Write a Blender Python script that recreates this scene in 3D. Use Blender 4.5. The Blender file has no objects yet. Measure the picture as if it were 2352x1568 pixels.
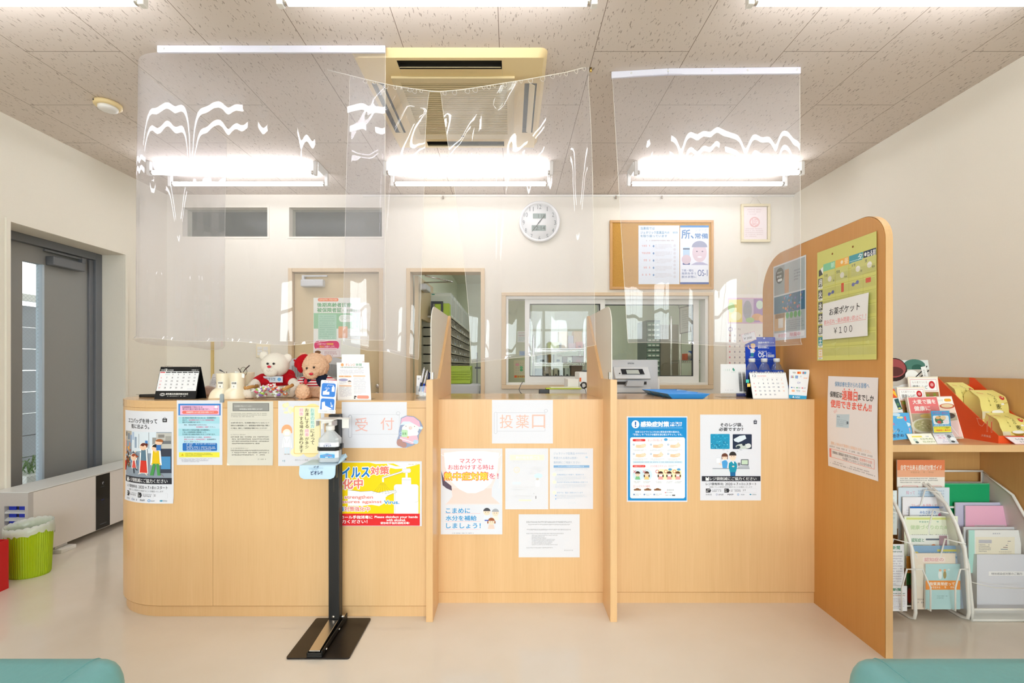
import bpy, math, random
from mathutils import Vector, Matrix
PI = math.pi
SC = bpy.context.scene
COL = SC.collection
# ------------------------------------------------------------------ camera, world, exposure
F, CU, CV, CH = 1060.0, 1172.0, 840.0, 1.16          # focal length / principal point in pixels of the 2352 px frame, eye height
cam = bpy.data.objects.new('camera', bpy.data.cameras.new('camera'))
COL.objects.link(cam)
cam.location = (0, 0, CH)
cam.rotation_euler = (PI/2, 0, 0)
cam.data.sensor_width = 36
cam.data.lens = 36*F/2352
cam.data.shift_x = (1176-CU)/2352
cam.data.shift_y = (CV-784)/2352
cam.data.clip_start = 0.02
SC.camera = cam
w = bpy.data.worlds.new('world'); SC.world = w
w.use_nodes = True
w.node_tree.nodes['Background'].inputs[0].default_value = (0.86, 0.93, 1.0, 1)
w.node_tree.nodes['Background'].inputs[1].default_value = 13.0
SC.view_settings.view_transform = 'Standard'
SC.view_settings.look = 'None'
SC.view_settings.gamma = 1
SC.view_settings.exposure = -0.15
TUBE_POWER = 20.0
SC.cycles.max_bounces = 10
SC.cycles.diffuse_bounces = 5
SC.cycles.glossy_bounces = 4
SC.cycles.transmission_bounces = 6
SC.cycles.transparent_max_bounces = 20
SC.cycles.caustics_reflective = False
SC.cycles.caustics_refractive = False
SC.cycles.sample_clamp_indirect = 6
for nm, loc, rot, sx, sy in (('window_daylight_portal', (0.2, -3.14, 1.32), (PI/2, 0, 0), 3.6, 2.52),):
    ld = bpy.data.lights.new(nm, 'AREA'); ld.shape = 'RECTANGLE'; ld.size = sx; ld.size_y = sy
    ld.cycles.is_portal = True
    lo = bpy.data.objects.new(nm, ld); lo.location = loc; lo.rotation_euler = (PI/2, 0, 0)
    COL.objects.link(lo)
# ------------------------------------------------------------------ helpers
def P(u, v, Y):
    return ((u-CU)*Y/F, Y, CH+(CV-v)*Y/F)
def lin(h):
    h = h.lstrip('#')
    r = []
    for i in (0, 2, 4):
        c = int(h[i:i+2], 16)/255
        r.append(c/12.92 if c <= 0.04045 else ((c+0.055)/1.055)**2.4)
    return (*r, 1)
MATS = {}
def nodes(m):
    m.use_nodes = True
    nt = m.node_tree
    return nt, nt.nodes, nt.links, nt.nodes['Principled BSDF']
def mat(name, col, rough=0.5, metal=0.0, spec=0.5, var=0.0, scale=40.0, bump=0.0, stretch=(1, 1, 1), coat=0.0, trans=0.0, sss=0.0):
    """principled material with a procedural noise that varies colour and bump"""
    if name in MATS: return MATS[name]
    m = bpy.data.materials.new(name); MATS[name] = m
    nt, N, L, b = nodes(m)
    b.inputs['Base Color'].default_value = lin(col)
    b.inputs['Roughness'].default_value = rough
    b.inputs['Metallic'].default_value = metal
    b.inputs['Specular IOR Level'].default_value = spec
    b.inputs['Coat Weight'].default_value = coat
    b.inputs['Transmission Weight'].default_value = trans
    if var or bump:
        g = N.new('ShaderNodeNewGeometry'); mp = N.new('ShaderNodeMapping'); no = N.new('ShaderNodeTexNoise')
        mp.inputs['Scale'].default_value = stretch
        no.inputs['Scale'].default_value = scale; no.inputs['Detail'].default_value = 4
        L.new(g.outputs['Position'], mp.inputs['Vector']); L.new(mp.outputs[0], no.inputs['Vector'])
        if var:
            mx = N.new('ShaderNodeMix'); mx.data_type = 'RGBA'
            c = lin(col)
            mx.inputs[6].default_value = tuple(min(1, x*(1-var)) for x in c[:3])+(1,)
            mx.inputs[7].default_value = tuple(min(1, x*(1+var)) for x in c[:3])+(1,)
            L.new(no.outputs[0], mx.inputs[0]); L.new(mx.outputs[2], b.inputs['Base Color'])
        if bump:
            bp = N.new('ShaderNodeBump'); bp.inputs['Strength'].default_value = bump; bp.inputs['Distance'].default_value = 0.01
            L.new(no.outputs[0], bp.inputs['Height']); L.new(bp.outputs[0], b.inputs['Normal'])
    return m
def ink(h):
    k = 'print_'+h.lstrip('#')
    if k not in MATS:
        mat(k, h, 0.55, spec=0.3, var=0.02, scale=300)
    return MATS[k]
def M(m):
    return ink(m) if isinstance(m, str) else m
def emit(name, col, s):
    if name in MATS: return MATS[name]
    m = bpy.data.materials.new(name); MATS[name] = m
    nt, N, L, b = nodes(m)
    N.remove(b); e = N.new('ShaderNodeEmission'); e.inputs[0].default_value = lin(col); e.inputs[1].default_value = s
    L.new(e.outputs[0], N['Material Output'].inputs[0])
    return m
def film(name, tint, refl, haze=0.0, rough=0.02, edge=0.85, hazecol='#ffffff'):
    """thin clear sheet: see-through with a mirror share that rises to the edge, plus a little milky scatter"""
    if name in MATS: return MATS[name]
    m = bpy.data.materials.new(name); MATS[name] = m
    nt, N, L, b = nodes(m); N.remove(b)
    t = N.new('ShaderNodeBsdfTransparent'); t.inputs[0].default_value = lin(tint)
    d = N.new('ShaderNodeBsdfTranslucent') if False else N.new('ShaderNodeBsdfDiffuse'); d.inputs[0].default_value = lin(hazecol)
    g = N.new('ShaderNodeBsdfGlossy'); g.inputs['Roughness'].default_value = rough
    lw = N.new('ShaderNodeLayerWeight'); lw.inputs[0].default_value = 0.5
    pw = N.new('ShaderNodeMath'); pw.operation = 'POWER'; pw.inputs[1].default_value = 4.5
    ml = N.new('ShaderNodeMath'); ml.operation = 'MULTIPLY_ADD'; ml.inputs[1].default_value = edge; ml.inputs[2].default_value = refl
    L.new(lw.outputs['Facing'], pw.inputs[0]); L.new(pw.outputs[0], ml.inputs[0])
    m1 = N.new('ShaderNodeMixShader'); m1.inputs[0].default_value = haze
    m2 = N.new('ShaderNodeMixShader')
    L.new(t.outputs[0], m1.inputs[1]); L.new(d.outputs[0], m1.inputs[2])
    L.new(ml.outputs[0], m2.inputs[0]); L.new(m1.outputs[0], m2.inputs[1]); L.new(g.outputs[0], m2.inputs[2])
    L.new(m2.outputs[0], N['Material Output'].inputs[0])
    return m
class MB:
    """collects shapes; becomes ONE mesh object"""
    def __init__(s, m=None): s.v, s.f, s.m, s.sm, s.cur = [], [], [], [], m
    def add(s, vs, fs, m=None, smooth=False):
        o = len(s.v); s.v += [tuple(x) for x in vs]
        mm = M(m if m is not None else s.cur)
        for f in fs:
            s.f.append([o+i for i in f]); s.m.append(mm); s.sm.append(smooth)
        return s
    def box(s, x0, x1, y0, y1, z0, z1, m=None):
        x0, x1 = sorted((x0, x1)); y0, y1 = sorted((y0, y1)); z0, z1 = sorted((z0, z1))
        v = [(x, y, z) for z in (z0, z1) for y in (y0, y1) for x in (x0, x1)]
        return s.add(v, [(0, 2, 3, 1), (4, 5, 7, 6), (0, 1, 5, 4), (2, 6, 7, 3), (0, 4, 6, 2), (1, 3, 7, 5)], m)
    def hexa(s, p, m=None):
        """8 points: bottom 4 ring, top 4 ring"""
        return s.add(p, [(3, 2, 1, 0), (4, 5, 6, 7), (0, 1, 5, 4), (1, 2, 6, 5), (2, 3, 7, 6), (3, 0, 4, 7)], m)
    def prism(s, poly, axis, a, b, m=None, smooth=False):
        """poly of 2-D points extruded along axis from a to b"""
        def q(p, t):
            return (t, p[0], p[1]) if axis == 'x' else ((p[0], t, p[1]) if axis == 'y' else (p[0], p[1], t))
        n = len(poly)
        s.add([q(p, a) for p in poly]+[q(p, b) for p in poly], [tuple(range(n))[::-1], tuple(range(n, 2*n))], m)
        s.add([q(p, a) for p in poly]+[q(p, b) for p in poly], [(i, (i+1) % n, n+(i+1) % n, n+i) for i in range(n)], m, smooth)
        return s
    def lathe(s, prof, c, seg=24, m=None, smooth=True, sx=1, sy=1, axis=None):
        """prof [(r,z)] about a vertical axis at c (or the given axis direction)"""
        vs, fs = [], []
        for r, z in prof:
            for k in range(seg):
                a = 2*PI*k/seg; vs.append(Vector((r*math.cos(a)*sx, r*math.sin(a)*sy, z)))
        n = len(prof)
        for i in range(n-1):
            for k in range(seg):
                k2 = (k+1) % seg; fs.append((i*seg+k, i*seg+k2, (i+1)*seg+k2, (i+1)*seg+k))
        if prof[0][0] > 1e-6: fs.append(tuple(range(seg))[::-1])
        if prof[-1][0] > 1e-6: fs.append(tuple(range((n-1)*seg, n*seg)))
        q = Vector((0, 0, 1)).rotation_difference(Vector(axis)).to_matrix() if axis is not None else Matrix.Identity(3)
        return s.add([Vector(c)+q @ v for v in vs], fs, m, smooth)
    def cyl(s, p, q, r, seg=16, m=None, r2=None, smooth=True):
        p, q = Vector(p), Vector(q); h = (q-p).length
        return s.lathe([(r, 0), (r if r2 is None else r2, h)], p, seg, m, smooth, axis=(q-p).normalized())
    def ell(s, c, r, m=None, seg=20, rings=12, rot=None, zmin=-1, zmax=1):
        vs, fs = [], []
        a0, a1 = math.asin(zmin), math.asin(zmax)
        for i in range(rings+1):
            a = a0+(a1-a0)*i/rings
            for k in range(seg):
                b = 2*PI*k/seg
                v = Vector((math.cos(a)*math.cos(b)*r[0], math.cos(a)*math.sin(b)*r[1], math.sin(a)*r[2]))
                if rot is not None: v = rot @ v
                vs.append(Vector(c)+v)
        for i in range(rings):
            for k in range(seg):
                k2 = (k+1) % seg; fs.append((i*seg+k, i*seg+k2, (i+1)*seg+k2, (i+1)*seg+k))
        fs.append(tuple(range(seg))[::-1]); fs.append(tuple(range(rings*seg, (rings+1)*seg)))
        return s.add(vs, fs, m, True)
    def tube(s, path, r, seg=8, m=None, closed=False):
        pts = [Vector(p) for p in path]; n = len(pts)
        rr = r if isinstance(r, (list, tuple)) else [r]*n
        vs, fs = [], []; nrm = None
        for i, p in enumerate(pts):
            a = pts[(i-1) % n] if (closed or i > 0) else p
            b = pts[(i+1) % n] if (closed or i < n-1) else p
            t = (b-a).normalized()
            if nrm is None:
                nrm = t.orthogonal().normalized()
            else:
                nrm = (nrm-t*nrm.dot(t))
                nrm = nrm.normalized() if nrm.length > 1e-6 else t.orthogonal().normalized()
            bn = t.cross(nrm)
            for k in range(seg):
                a_ = 2*PI*k/seg; vs.append(p+(nrm*math.cos(a_)+bn*math.sin(a_))*rr[i])
        for i in range(n if closed else n-1):
            j = (i+1) % n
            for k in range(seg):
                k2 = (k+1) % seg; fs.append((i*seg+k, i*seg+k2, j*seg+k2, j*seg+k))
        if not closed: fs += [tuple(range(seg))[::-1], tuple(range((n-1)*seg, n*seg))]
        return s.add(vs, fs, m, True)
    def grid(s, fn, nu, nv, m=None, smooth=True):
        vs = [fn(i/nu, j/nv) for j in range(nv+1) for i in range(nu+1)]
        fs = [(j*(nu+1)+i, j*(nu+1)+i+1, (j+1)*(nu+1)+i+1, (j+1)*(nu+1)+i) for j in range(nv) for i in range(nu)]
        return s.add(vs, fs, m, smooth)
    def xf(s, mtx, start=0):
        for i in range(start, len(s.v)): s.v[i] = tuple(mtx @ Vector(s.v[i]))
        return s
def rpoly(x0, x1, y0, y1, r, n=5):
    r = [r]*4 if not isinstance(r, (list, tuple)) else r   # corners: (x0,y0),(x1,y0),(x1,y1),(x0,y1)
    out = []
    for (cx, cy, a, rr) in ((x0+r[0], y0+r[0], PI, r[0]), (x1-r[1], y0+r[1], 1.5*PI, r[1]), (x1-r[2], y1-r[2], 0, r[2]), (x0+r[3], y1-r[3], PI/2, r[3])):
        if rr <= 1e-9: out.append((cx, cy)); continue
        for k in range(n+1):
            t = a+PI/2*k/n; out.append((cx+rr*math.cos(t), cy+rr*math.sin(t)))
    return out
def mesh_of(name, mb, off=(0, 0, 0)):
    me = bpy.data.meshes.new(name)
    o = Vector(off)
    me.from_pydata([tuple(Vector(v)-o) for v in mb.v], [], mb.f)
    sl = {}
    for m in mb.m:
        if m.name not in sl: sl[m.name] = len(sl); me.materials.append(m)
    for p, m, s in zip(me.polygons, mb.m, mb.sm):
        p.material_index = sl[m.name]; p.use_smooth = s
    me.update()
    return me
def tag(o, label=None, cat=None, group=None, kind=None):
    if label: o['label'] = label
    if cat: o['category'] = cat
    if group: o['group'] = group
    if kind: o['kind'] = kind
    return o
def thing(name, label, cat, loc, group=None, kind=None):
    o = bpy.data.objects.new(name, None); COL.objects.link(o); o.location = loc; o.empty_display_size = 0.05
    return tag(o, label, cat, group, kind)
def wloc(o):
    v = Vector(o.location); p = o.parent
    while p is not None: v += Vector(p.location); p = p.parent
    return v
def part(name, mb, parent, label=None, bevel=0, seg=2, kind=None):
    off = wloc(parent)
    o = bpy.data.objects.new(name, mesh_of(name, mb, off)); COL.objects.link(o); o.parent = parent
    if bevel: bev(o, bevel, seg)
    if label: o['label'] = label
    if kind: o['kind'] = kind
    return o
def bev(o, wd, seg=2):
    b = o.modifiers.new('bevel', 'BEVEL'); b.width = wd; b.segments = seg; b.limit_method = 'ANGLE'; b.angle_limit = 0.7
def solo(name, mb, label, cat, group=None, kind=None, bevel=0, seg=2):
    xs, ys, zs = zip(*mb.v)
    off = ((min(xs)+max(xs))/2, (min(ys)+max(ys))/2, min(zs))
    o = bpy.data.objects.new(name, mesh_of(name, mb, off)); COL.objects.link(o); o.location = off
    if bevel: bev(o, bevel, seg)
    return tag(o, label, cat, group, kind)
def struct(name, mb, label, cat, bevel=0): return solo(name, mb, label, cat, kind='structure', bevel=bevel)
def dup(root, loc=None, rotz=None, label=None, group=None):
    r = root.copy(); COL.objects.link(r)
    if loc is not None: r.location = loc
    if rotz is not None: r.rotation_euler = (0, 0, rotz)
    if label: r['label'] = label
    if group: r['group'] = group
    for ch in list(root.children):
        c = ch.copy(); COL.objects.link(c); c.parent = r
        for g in list(ch.children):
            d = g.copy(); COL.objects.link(d); d.parent = c
    return r
# ---- lettering: glyph outlines from the built-in font, cached
_fc = bpy.data.curves.new('lettering', 'FONT'); _fc.resolution_u = 3
_fo = bpy.data.objects.new('lettering', _fc); COL.objects.link(_fo)
_gc = {}
def glyphs(t):
    if t not in _gc:
        _fc.body = t
        dg = bpy.context.evaluated_depsgraph_get(); dg.update()
        e = _fo.evaluated_get(dg); me = e.to_mesh()
        vs = [(v.co.x, v.co.y) for v in me.vertices]; fs = [tuple(p.vertices) for p in me.polygons]
        e.to_mesh_clear()
        xs = [a for a, _ in vs]; ys = [b for _, b in vs]
        x0, x1, y0, y1 = min(xs), max(xs), min(ys), max(ys)
        w, h = max(x1-x0, 1e-6), max(y1-y0, 1e-6)
        _gc[t] = ([((a-x0)/w, (b-y0)/h) for a, b in vs], fs, w, h)
    return _gc[t]
class Sheet:
    """a printed sheet, drawn in its own 2-D units (x right, y down); everything becomes one mesh"""
    def __init__(s, x0, y0, x1, y1, bg='#f6f6f8', nx=1, ny=1, base=True):
        s.r = (x0, y0, x1, y1); s.bg = bg; s.nx, s.ny = nx, ny; s.ops = []; s.bb = []; s.base = base; s.rnd = random.Random(int(x0*7+y0*13+x1))
    def op(s, vs, fs, col):
        xs = [a for a, _ in vs]; ys = [b for _, b in vs]
        bb = (min(xs), min(ys), max(xs), max(ys))
        L = 1
        for (b, l) in s.bb:
            if b[0] < bb[2] and b[2] > bb[0] and b[1] < bb[3] and b[3] > bb[1]: L = max(L, l+1)
        s.bb.append((bb, L)); s.ops.append((vs, fs, col, L)); return s
    def poly(s, pts, col): return s.op(list(pts), [tuple(range(len(pts)))], col)
    def rect(s, x0, y0, x1, y1, col):
        n = max(1, s.nx*2 if s.nx > 1 else 1)
        vs = [(x0+(x1-x0)*i/n, y) for i in range(n+1) for y in (y0, y1)]
        return s.op(vs, [(2*i, 2*i+1, 2*i+3, 2*i+2) for i in range(n)], col)
    def rr(s, x0, y0, x1, y1, r, col):
        return s.poly(rpoly(x0, x1, y0, y1, min(r, (x1-x0)/2, (y1-y0)/2)), col)
    def frame(s, x0, y0, x1, y1, t, col):
        vs = [(x0, y0), (x1, y0), (x1, y1), (x0, y1), (x0+t, y0+t), (x1-t, y0+t), (x1-t, y1-t), (x0+t, y1-t)]
        return s.op(vs, [(0, 1, 5, 4), (1, 2, 6, 5), (2, 3, 7, 6), (3, 0, 4, 7)], col)
    def ell(s, cx, cy, rx, ry=None, col='#000000', a0=0, a1=360, n=22):
        ry = rx if ry is None else ry
        pts = [(cx+rx*math.cos(math.radians(a0+(a1-a0)*i/n)), cy+ry*math.sin(math.radians(a0+(a1-a0)*i/n))) for i in range(n+(0 if a1-a0 >= 360 else 1))]
        return s.poly(pts, col)
    def ring(s, cx, cy, r, t, col, n=24, ry=None):
        ry = ry or r
        vs = []
        for i in range(n):
            a = 2*PI*i/n; vs += [(cx+r*math.cos(a), cy+ry*math.sin(a)), (cx+(r-t)*math.cos(a), cy+(ry-t)*math.sin(a))]
        return s.op(vs, [(2*i, 2*i+1, (2*i+3) % (2*n), (2*i+2) % (2*n)) for i in range(n)], col)
    def line(s, pts, wd, col):
        vs, fs = [], []
        for (a, b) in zip(pts[:-1], pts[1:]):
            dx, dy = b[0]-a[0], b[1]-a[1]; l = math.hypot(dx, dy) or 1
            nx, ny = -dy/l*wd/2, dx/l*wd/2; o = len(vs)
            vs += [(a[0]+nx, a[1]+ny), (b[0]+nx, b[1]+ny), (b[0]-nx, b[1]-ny), (a[0]-nx, a[1]-ny)]; fs.append((o, o+1, o+2, o+3))
        return s.op(vs, fs, col)
    def text(s, t, x0, y0, x1, y1, col='#222222', bold=0.0, slope=0.0):
        """lettering that fills the box; bold > 0 thickens the strokes by that share of the letter size"""
        vs, fs, w, h = glyphs(t)
        lim = 1.3*(y1-y0)*w/h                                      # a lone narrow figure keeps its own width
        if w/h < .3 and lim < x1-x0: m_ = (x0+x1)/2; x0, x1 = m_-lim/2, m_+lim/2
        bx, by = max(0, bold)*(x1-x0)/w, max(0, bold)*(y1-y0)/h
        sh = [(0, 0)] if bold < .004 else ([(-1, -.6), (1, .6)] if bold <= .013 else ([(-1, -1), (1, -1), (1, 1), (-1, 1)] if bold < .05 else [(math.cos(q*PI/4), math.sin(q*PI/4)) for q in range(8)]+[(0, 0)]))
        n0 = len(s.ops)
        for k, (dx, dy) in enumerate(sh):
            V = [(x0+(x1-x0)*a+dx*bx, y1-(y1-y0)*b+slope*a+dy*by) for a, b in vs]
            if k == 0: s.op(V, fs, col); L = s.ops[-1][3]
            else: s.ops.append((V, fs, col, L+.11*k))             # a hair apart, never coplanar
        return s
    def vtext(s, t, x0, y0, x1, y1, col='#222222', bold=0.0):
        n = len(t); h = (y1-y0)/n
        for i, c in enumerate(t):
            if c == ' ': continue
            small = c in 'ょっゃゅ'
            k = 0.18 if small else 0.04
            s.text(c, x0+(x1-x0)*k, y0+h*(i+0.06+k), x1, y0+h*(i+0.94), col, bold)
        return s
    def tl(s, x0, y0, x1, y1, col='#8a8a90', dens=0.8):
        """a line of print too small to read in the photograph: short upright and level strokes"""
        h = y1-y0; x = x0; vs, fs = [], []
        R = s.rnd
        def q(a, b, c, d):
            o = len(vs); vs.extend([(a, b), (c, b), (c, d), (a, d)]); fs.append((o, o+1, o+2, o+3))
        while x < x1-h*0.5:
            if R.random() < dens:
                e = min(x+h*0.8, x1)
                q(x, y0+h*R.uniform(0, .2), e, y0+h*R.uniform(.28, .4)); q(x+h*.1, y0+h*.55, e, y0+h*.7)
                k = x+h*R.uniform(.1, .5); q(k, y0, k+h*.18, y1)
                if R.random() < .6: q(x, y1-h*.16, e, y1)
            x += h*0.98
        if fs: s.op(vs, fs, col)
        return s
    def para(s, x0, y0, x1, y1, n, col='#8a8a90', last=0.6, fill=0.5, dens=0.9):
        st = (y1-y0)/n
        for i in range(n):
            s.tl(x0, y0+st*i, x0+(x1-x0)*(last if i == n-1 else s.rnd.uniform(.9, 1)), y0+st*(i+fill), col, dens)
        return s
    def person(s, cx, cy, r, hair='#3a2a24', shirt='#e86a5a', skin='#fbdcc6', pants=None):
        s.poly([(cx-r*.75, cy+r*1.0), (cx+r*.75, cy+r*1.0), (cx+r*1.05, cy+r*2.3), (cx-r*1.05, cy+r*2.3)], shirt)
        s.ell(cx, cy+r*.05, r, r*1.02, skin)
        s.ell(cx, cy-r*.1, r*1.06, r*1.05, hair, 185, 355)
        s.ell(cx-r*.35, cy+r*.15, r*.09, r*.12, '#333333'); s.ell(cx+r*.35, cy+r*.15, r*.09, r*.12, '#333333')
        return s
    def into(s, mb, fmap):
        x0, y0, x1, y1 = s.r
        if s.base:
            nx, ny = max(1, s.nx), max(1, s.ny)
            for off, flip in ((0.0, False), (-0.0006, True)):
                vs = [fmap(x0+(x1-x0)*i/nx, y0+(y1-y0)*j/ny, off) for j in range(ny+1) for i in range(nx+1)]
                fs = [(j*(nx+1)+i, (j+1)*(nx+1)+i, (j+1)*(nx+1)+i+1, j*(nx+1)+i+1) for j in range(ny) for i in range(nx)]
                mb.add(vs, [f[::-1] for f in fs] if flip else fs, s.bg, True)
        for vs, fs, col, L in s.ops:
            mb.add([fmap(a, b, 0.00022*L) for a, b in vs], fs, col)
        return mb
def flat(Y, ox=0, oy=0, sc=1.0, gap=0.0012, curl=None):
    def f(x, y, off):
        u, v = ox+x/sc, oy+y/sc
        c = curl(u, v) if curl else 0
        X, _, Z = P(u, v, Y)
        return (X, Y-gap-off-c, Z)
    return f
def quad(r, TL, TR, BR, BL, gap=0.0, bow=0.0):
    """map the drawing rectangle r onto four world corners; front is towards (TR-TL)x(TL-BL)"""
    x0, y0, x1, y1 = r
    TL, TR, BR, BL = (Vector(p) for p in (TL, TR, BR, BL))
    n = (TR-TL).cross(TL-BL).normalized()
    def f(x, y, off):
        a, b = (x-x0)/(x1-x0), (y-y0)/(y1-y0)
        p = TL*(1-a)*(1-b)+TR*a*(1-b)+BR*a*b+BL*(1-a)*b
        return p+n*(off+gap+bow*4*b*(1-b))
    return f
def poster(name, sh, fmap, label, cat='poster', group=None):
    mb = MB(); sh.into(mb, fmap)
    return solo(name, mb, label, cat, group)
# ------------------------------------------------------------------ materials
def wood(name, c1, c2, rough=0.32, axis='z'):
    if name in MATS: return MATS[name]
    m = bpy.data.materials.new(name); MATS[name] = m
    nt, N, L, b = nodes(m)
    g = N.new('ShaderNodeNewGeometry'); mp = N.new('ShaderNodeMapping'); n1 = N.new('ShaderNodeTexNoise'); n2 = N.new('ShaderNodeTexNoise')
    k = {'z': (1, 1, .02), 'x': (.02, 1, 1), 'y': (1, .02, 1)}[axis]
    mp.inputs['Scale'].default_value = k
    n1.inputs['Scale'].default_value = 260; n1.inputs['Detail'].default_value = 3
    n2.inputs['Scale'].default_value = 14; n2.inputs['Detail'].default_value = 3
    mx = N.new('ShaderNodeMix'); mx.data_type = 'RGBA'; mx.inputs[6].default_value = lin(c1); mx.inputs[7].default_value = lin(c2)
    ad = N.new('ShaderNodeMath'); ad.operation = 'MULTIPLY_ADD'; ad.inputs[1].default_value = 0.55
    L.new(g.outputs['Position'], mp.inputs[0]); L.new(mp.outputs[0], n1.inputs['Vector']); L.new(mp.outputs[0], n2.inputs['Vector'])
    L.new(n1.outputs[0], ad.inputs[0])
    h = N.new('ShaderNodeMath'); h.operation = 'MULTIPLY'; h.inputs[1].default_value = 0.5
    L.new(n2.outputs[0], h.inputs[0]); L.new(h.outputs[0], ad.inputs[2]); L.new(ad.outputs[0], mx.inputs[0])
    L.new(mx.outputs[2], b.inputs['Base Color'])
    b.inputs['Roughness'].default_value = rough; b.inputs['Specular IOR Level'].default_value = 0.4
    bp = N.new('ShaderNodeBump'); bp.inputs['Strength'].default_value = 0.05; bp.inputs['Distance'].default_value = 0.002
    L.new(n1.outputs[0], bp.inputs['Height']); L.new(bp.outputs[0], b.inputs['Normal'])
    return m
WOOD = wood('beech_laminate', '#d5a873', '#ecc594')
WOODT = wood('beech_laminate_top', '#d2a570', '#e5be8e', 0.14, 'x')
WOODD = wood('beech_panel_inside', '#b98a50', '#cfa066', 0.4)
TRIMW = wood('pale_wood_trim', '#cdb491', '#dcc6a6', 0.45)
WALL = mat('cream_wallpaper', '#e6e0d3', 0.85, spec=0.2, var=0.015, scale=120, bump=0.06)
BACKW = mat('green_white_wall', '#dfe3cf', 0.85, spec=0.2, var=0.01, scale=90, bump=0.04)
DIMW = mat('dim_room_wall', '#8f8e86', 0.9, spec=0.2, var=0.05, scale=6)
WHITE = mat('white_plastic', '#eceae6', 0.35, var=0.01, scale=30)
WHITEM = mat('white_painted_metal', '#ebebea', 0.3, var=0.01, scale=50)
ALU = mat('white_aluminium_sash', '#e4e2da', 0.35, var=0.01, scale=60)
CREAM = mat('cream_ceramic', '#f1e6cc', 0.28, var=0.02, scale=18)
GREYP = mat('light_grey_plastic', '#c9cbcd', 0.4, var=0.015, scale=40)
GREY = mat('grey_painted_steel', '#8c8c8a', 0.45, var=0.02, scale=80)
GREYD = mat('dark_grey_frame', '#6a6c70', 0.45, var=0.02, scale=60)
BLACK = mat('black_plastic', '#0d0d0f', 0.35, var=0.05, scale=60)
BLACKM = mat('black_powder_coat', '#141313', 0.42, var=0.08, scale=400, bump=0.05)
BRONZE = mat('dark_base_plate', '#1d1715', 0.3, var=0.1, scale=200)
CHROME = mat('brushed_steel', '#cfcac4', 0.25, 1.0, var=0.06, scale=80, stretch=(1, .05, 1))
YEL = mat('aged_yellow_plastic', '#e6cf9a', 0.42, var=0.02, scale=12)
YELD = mat('aged_yellow_grille', '#d8c79c', 0.5, var=0.02, scale=20)
DARKV = mat('dark_recess', '#35302a', 0.7, var=0.05, scale=30)
BLUEP = mat('blue_tray_plastic', '#2f8fe0', 0.28, var=0.03, scale=20)
LIME = mat('lime_green_plastic', '#a4bf08', 0.38, var=0.04, scale=40)
REDB = mat('red_card', '#c4060e', 0.5, var=0.03, scale=50)
BAG = film('bin_bag_film', '#eef4ea', 0.05, 0.5, 0.25, 0.4)
TEAL = mat('teal_vinyl', '#6ba6a6', 0.38, var=0.05, scale=60, bump=0.08)
VINYL = film('clear_vinyl_film', '#f7f6fa', 0.055, 0.12, 0.015, 0.55)
GLASS = film('window_glass', '#f2f6f2', 0.05, 0.0, 0.0, 0.8)
ACRYL = film('clear_acrylic', '#fbfcfc', 0.03, 0.012, 0.02, 0.6)
FROST = film('frosted_acrylic', '#f3ede4', 0.04, 0.86, 0.3, 0.4, '#efe9de')
RAILW = mat('white_curtain_rail', '#e2e2ee', 0.35, var=0.01, scale=40)
TUBE = emit('lit_fluorescent_tube', '#f8faff', TUBE_POWER)
WIRE = mat('white_coated_wire', '#f2f1ec', 0.35, var=0.01, scale=90)
MESHW = film('white_wire_mesh', '#ffffff', 0.0, 0.62, 0.4, 0.0, '#e8e8e4')
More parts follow.
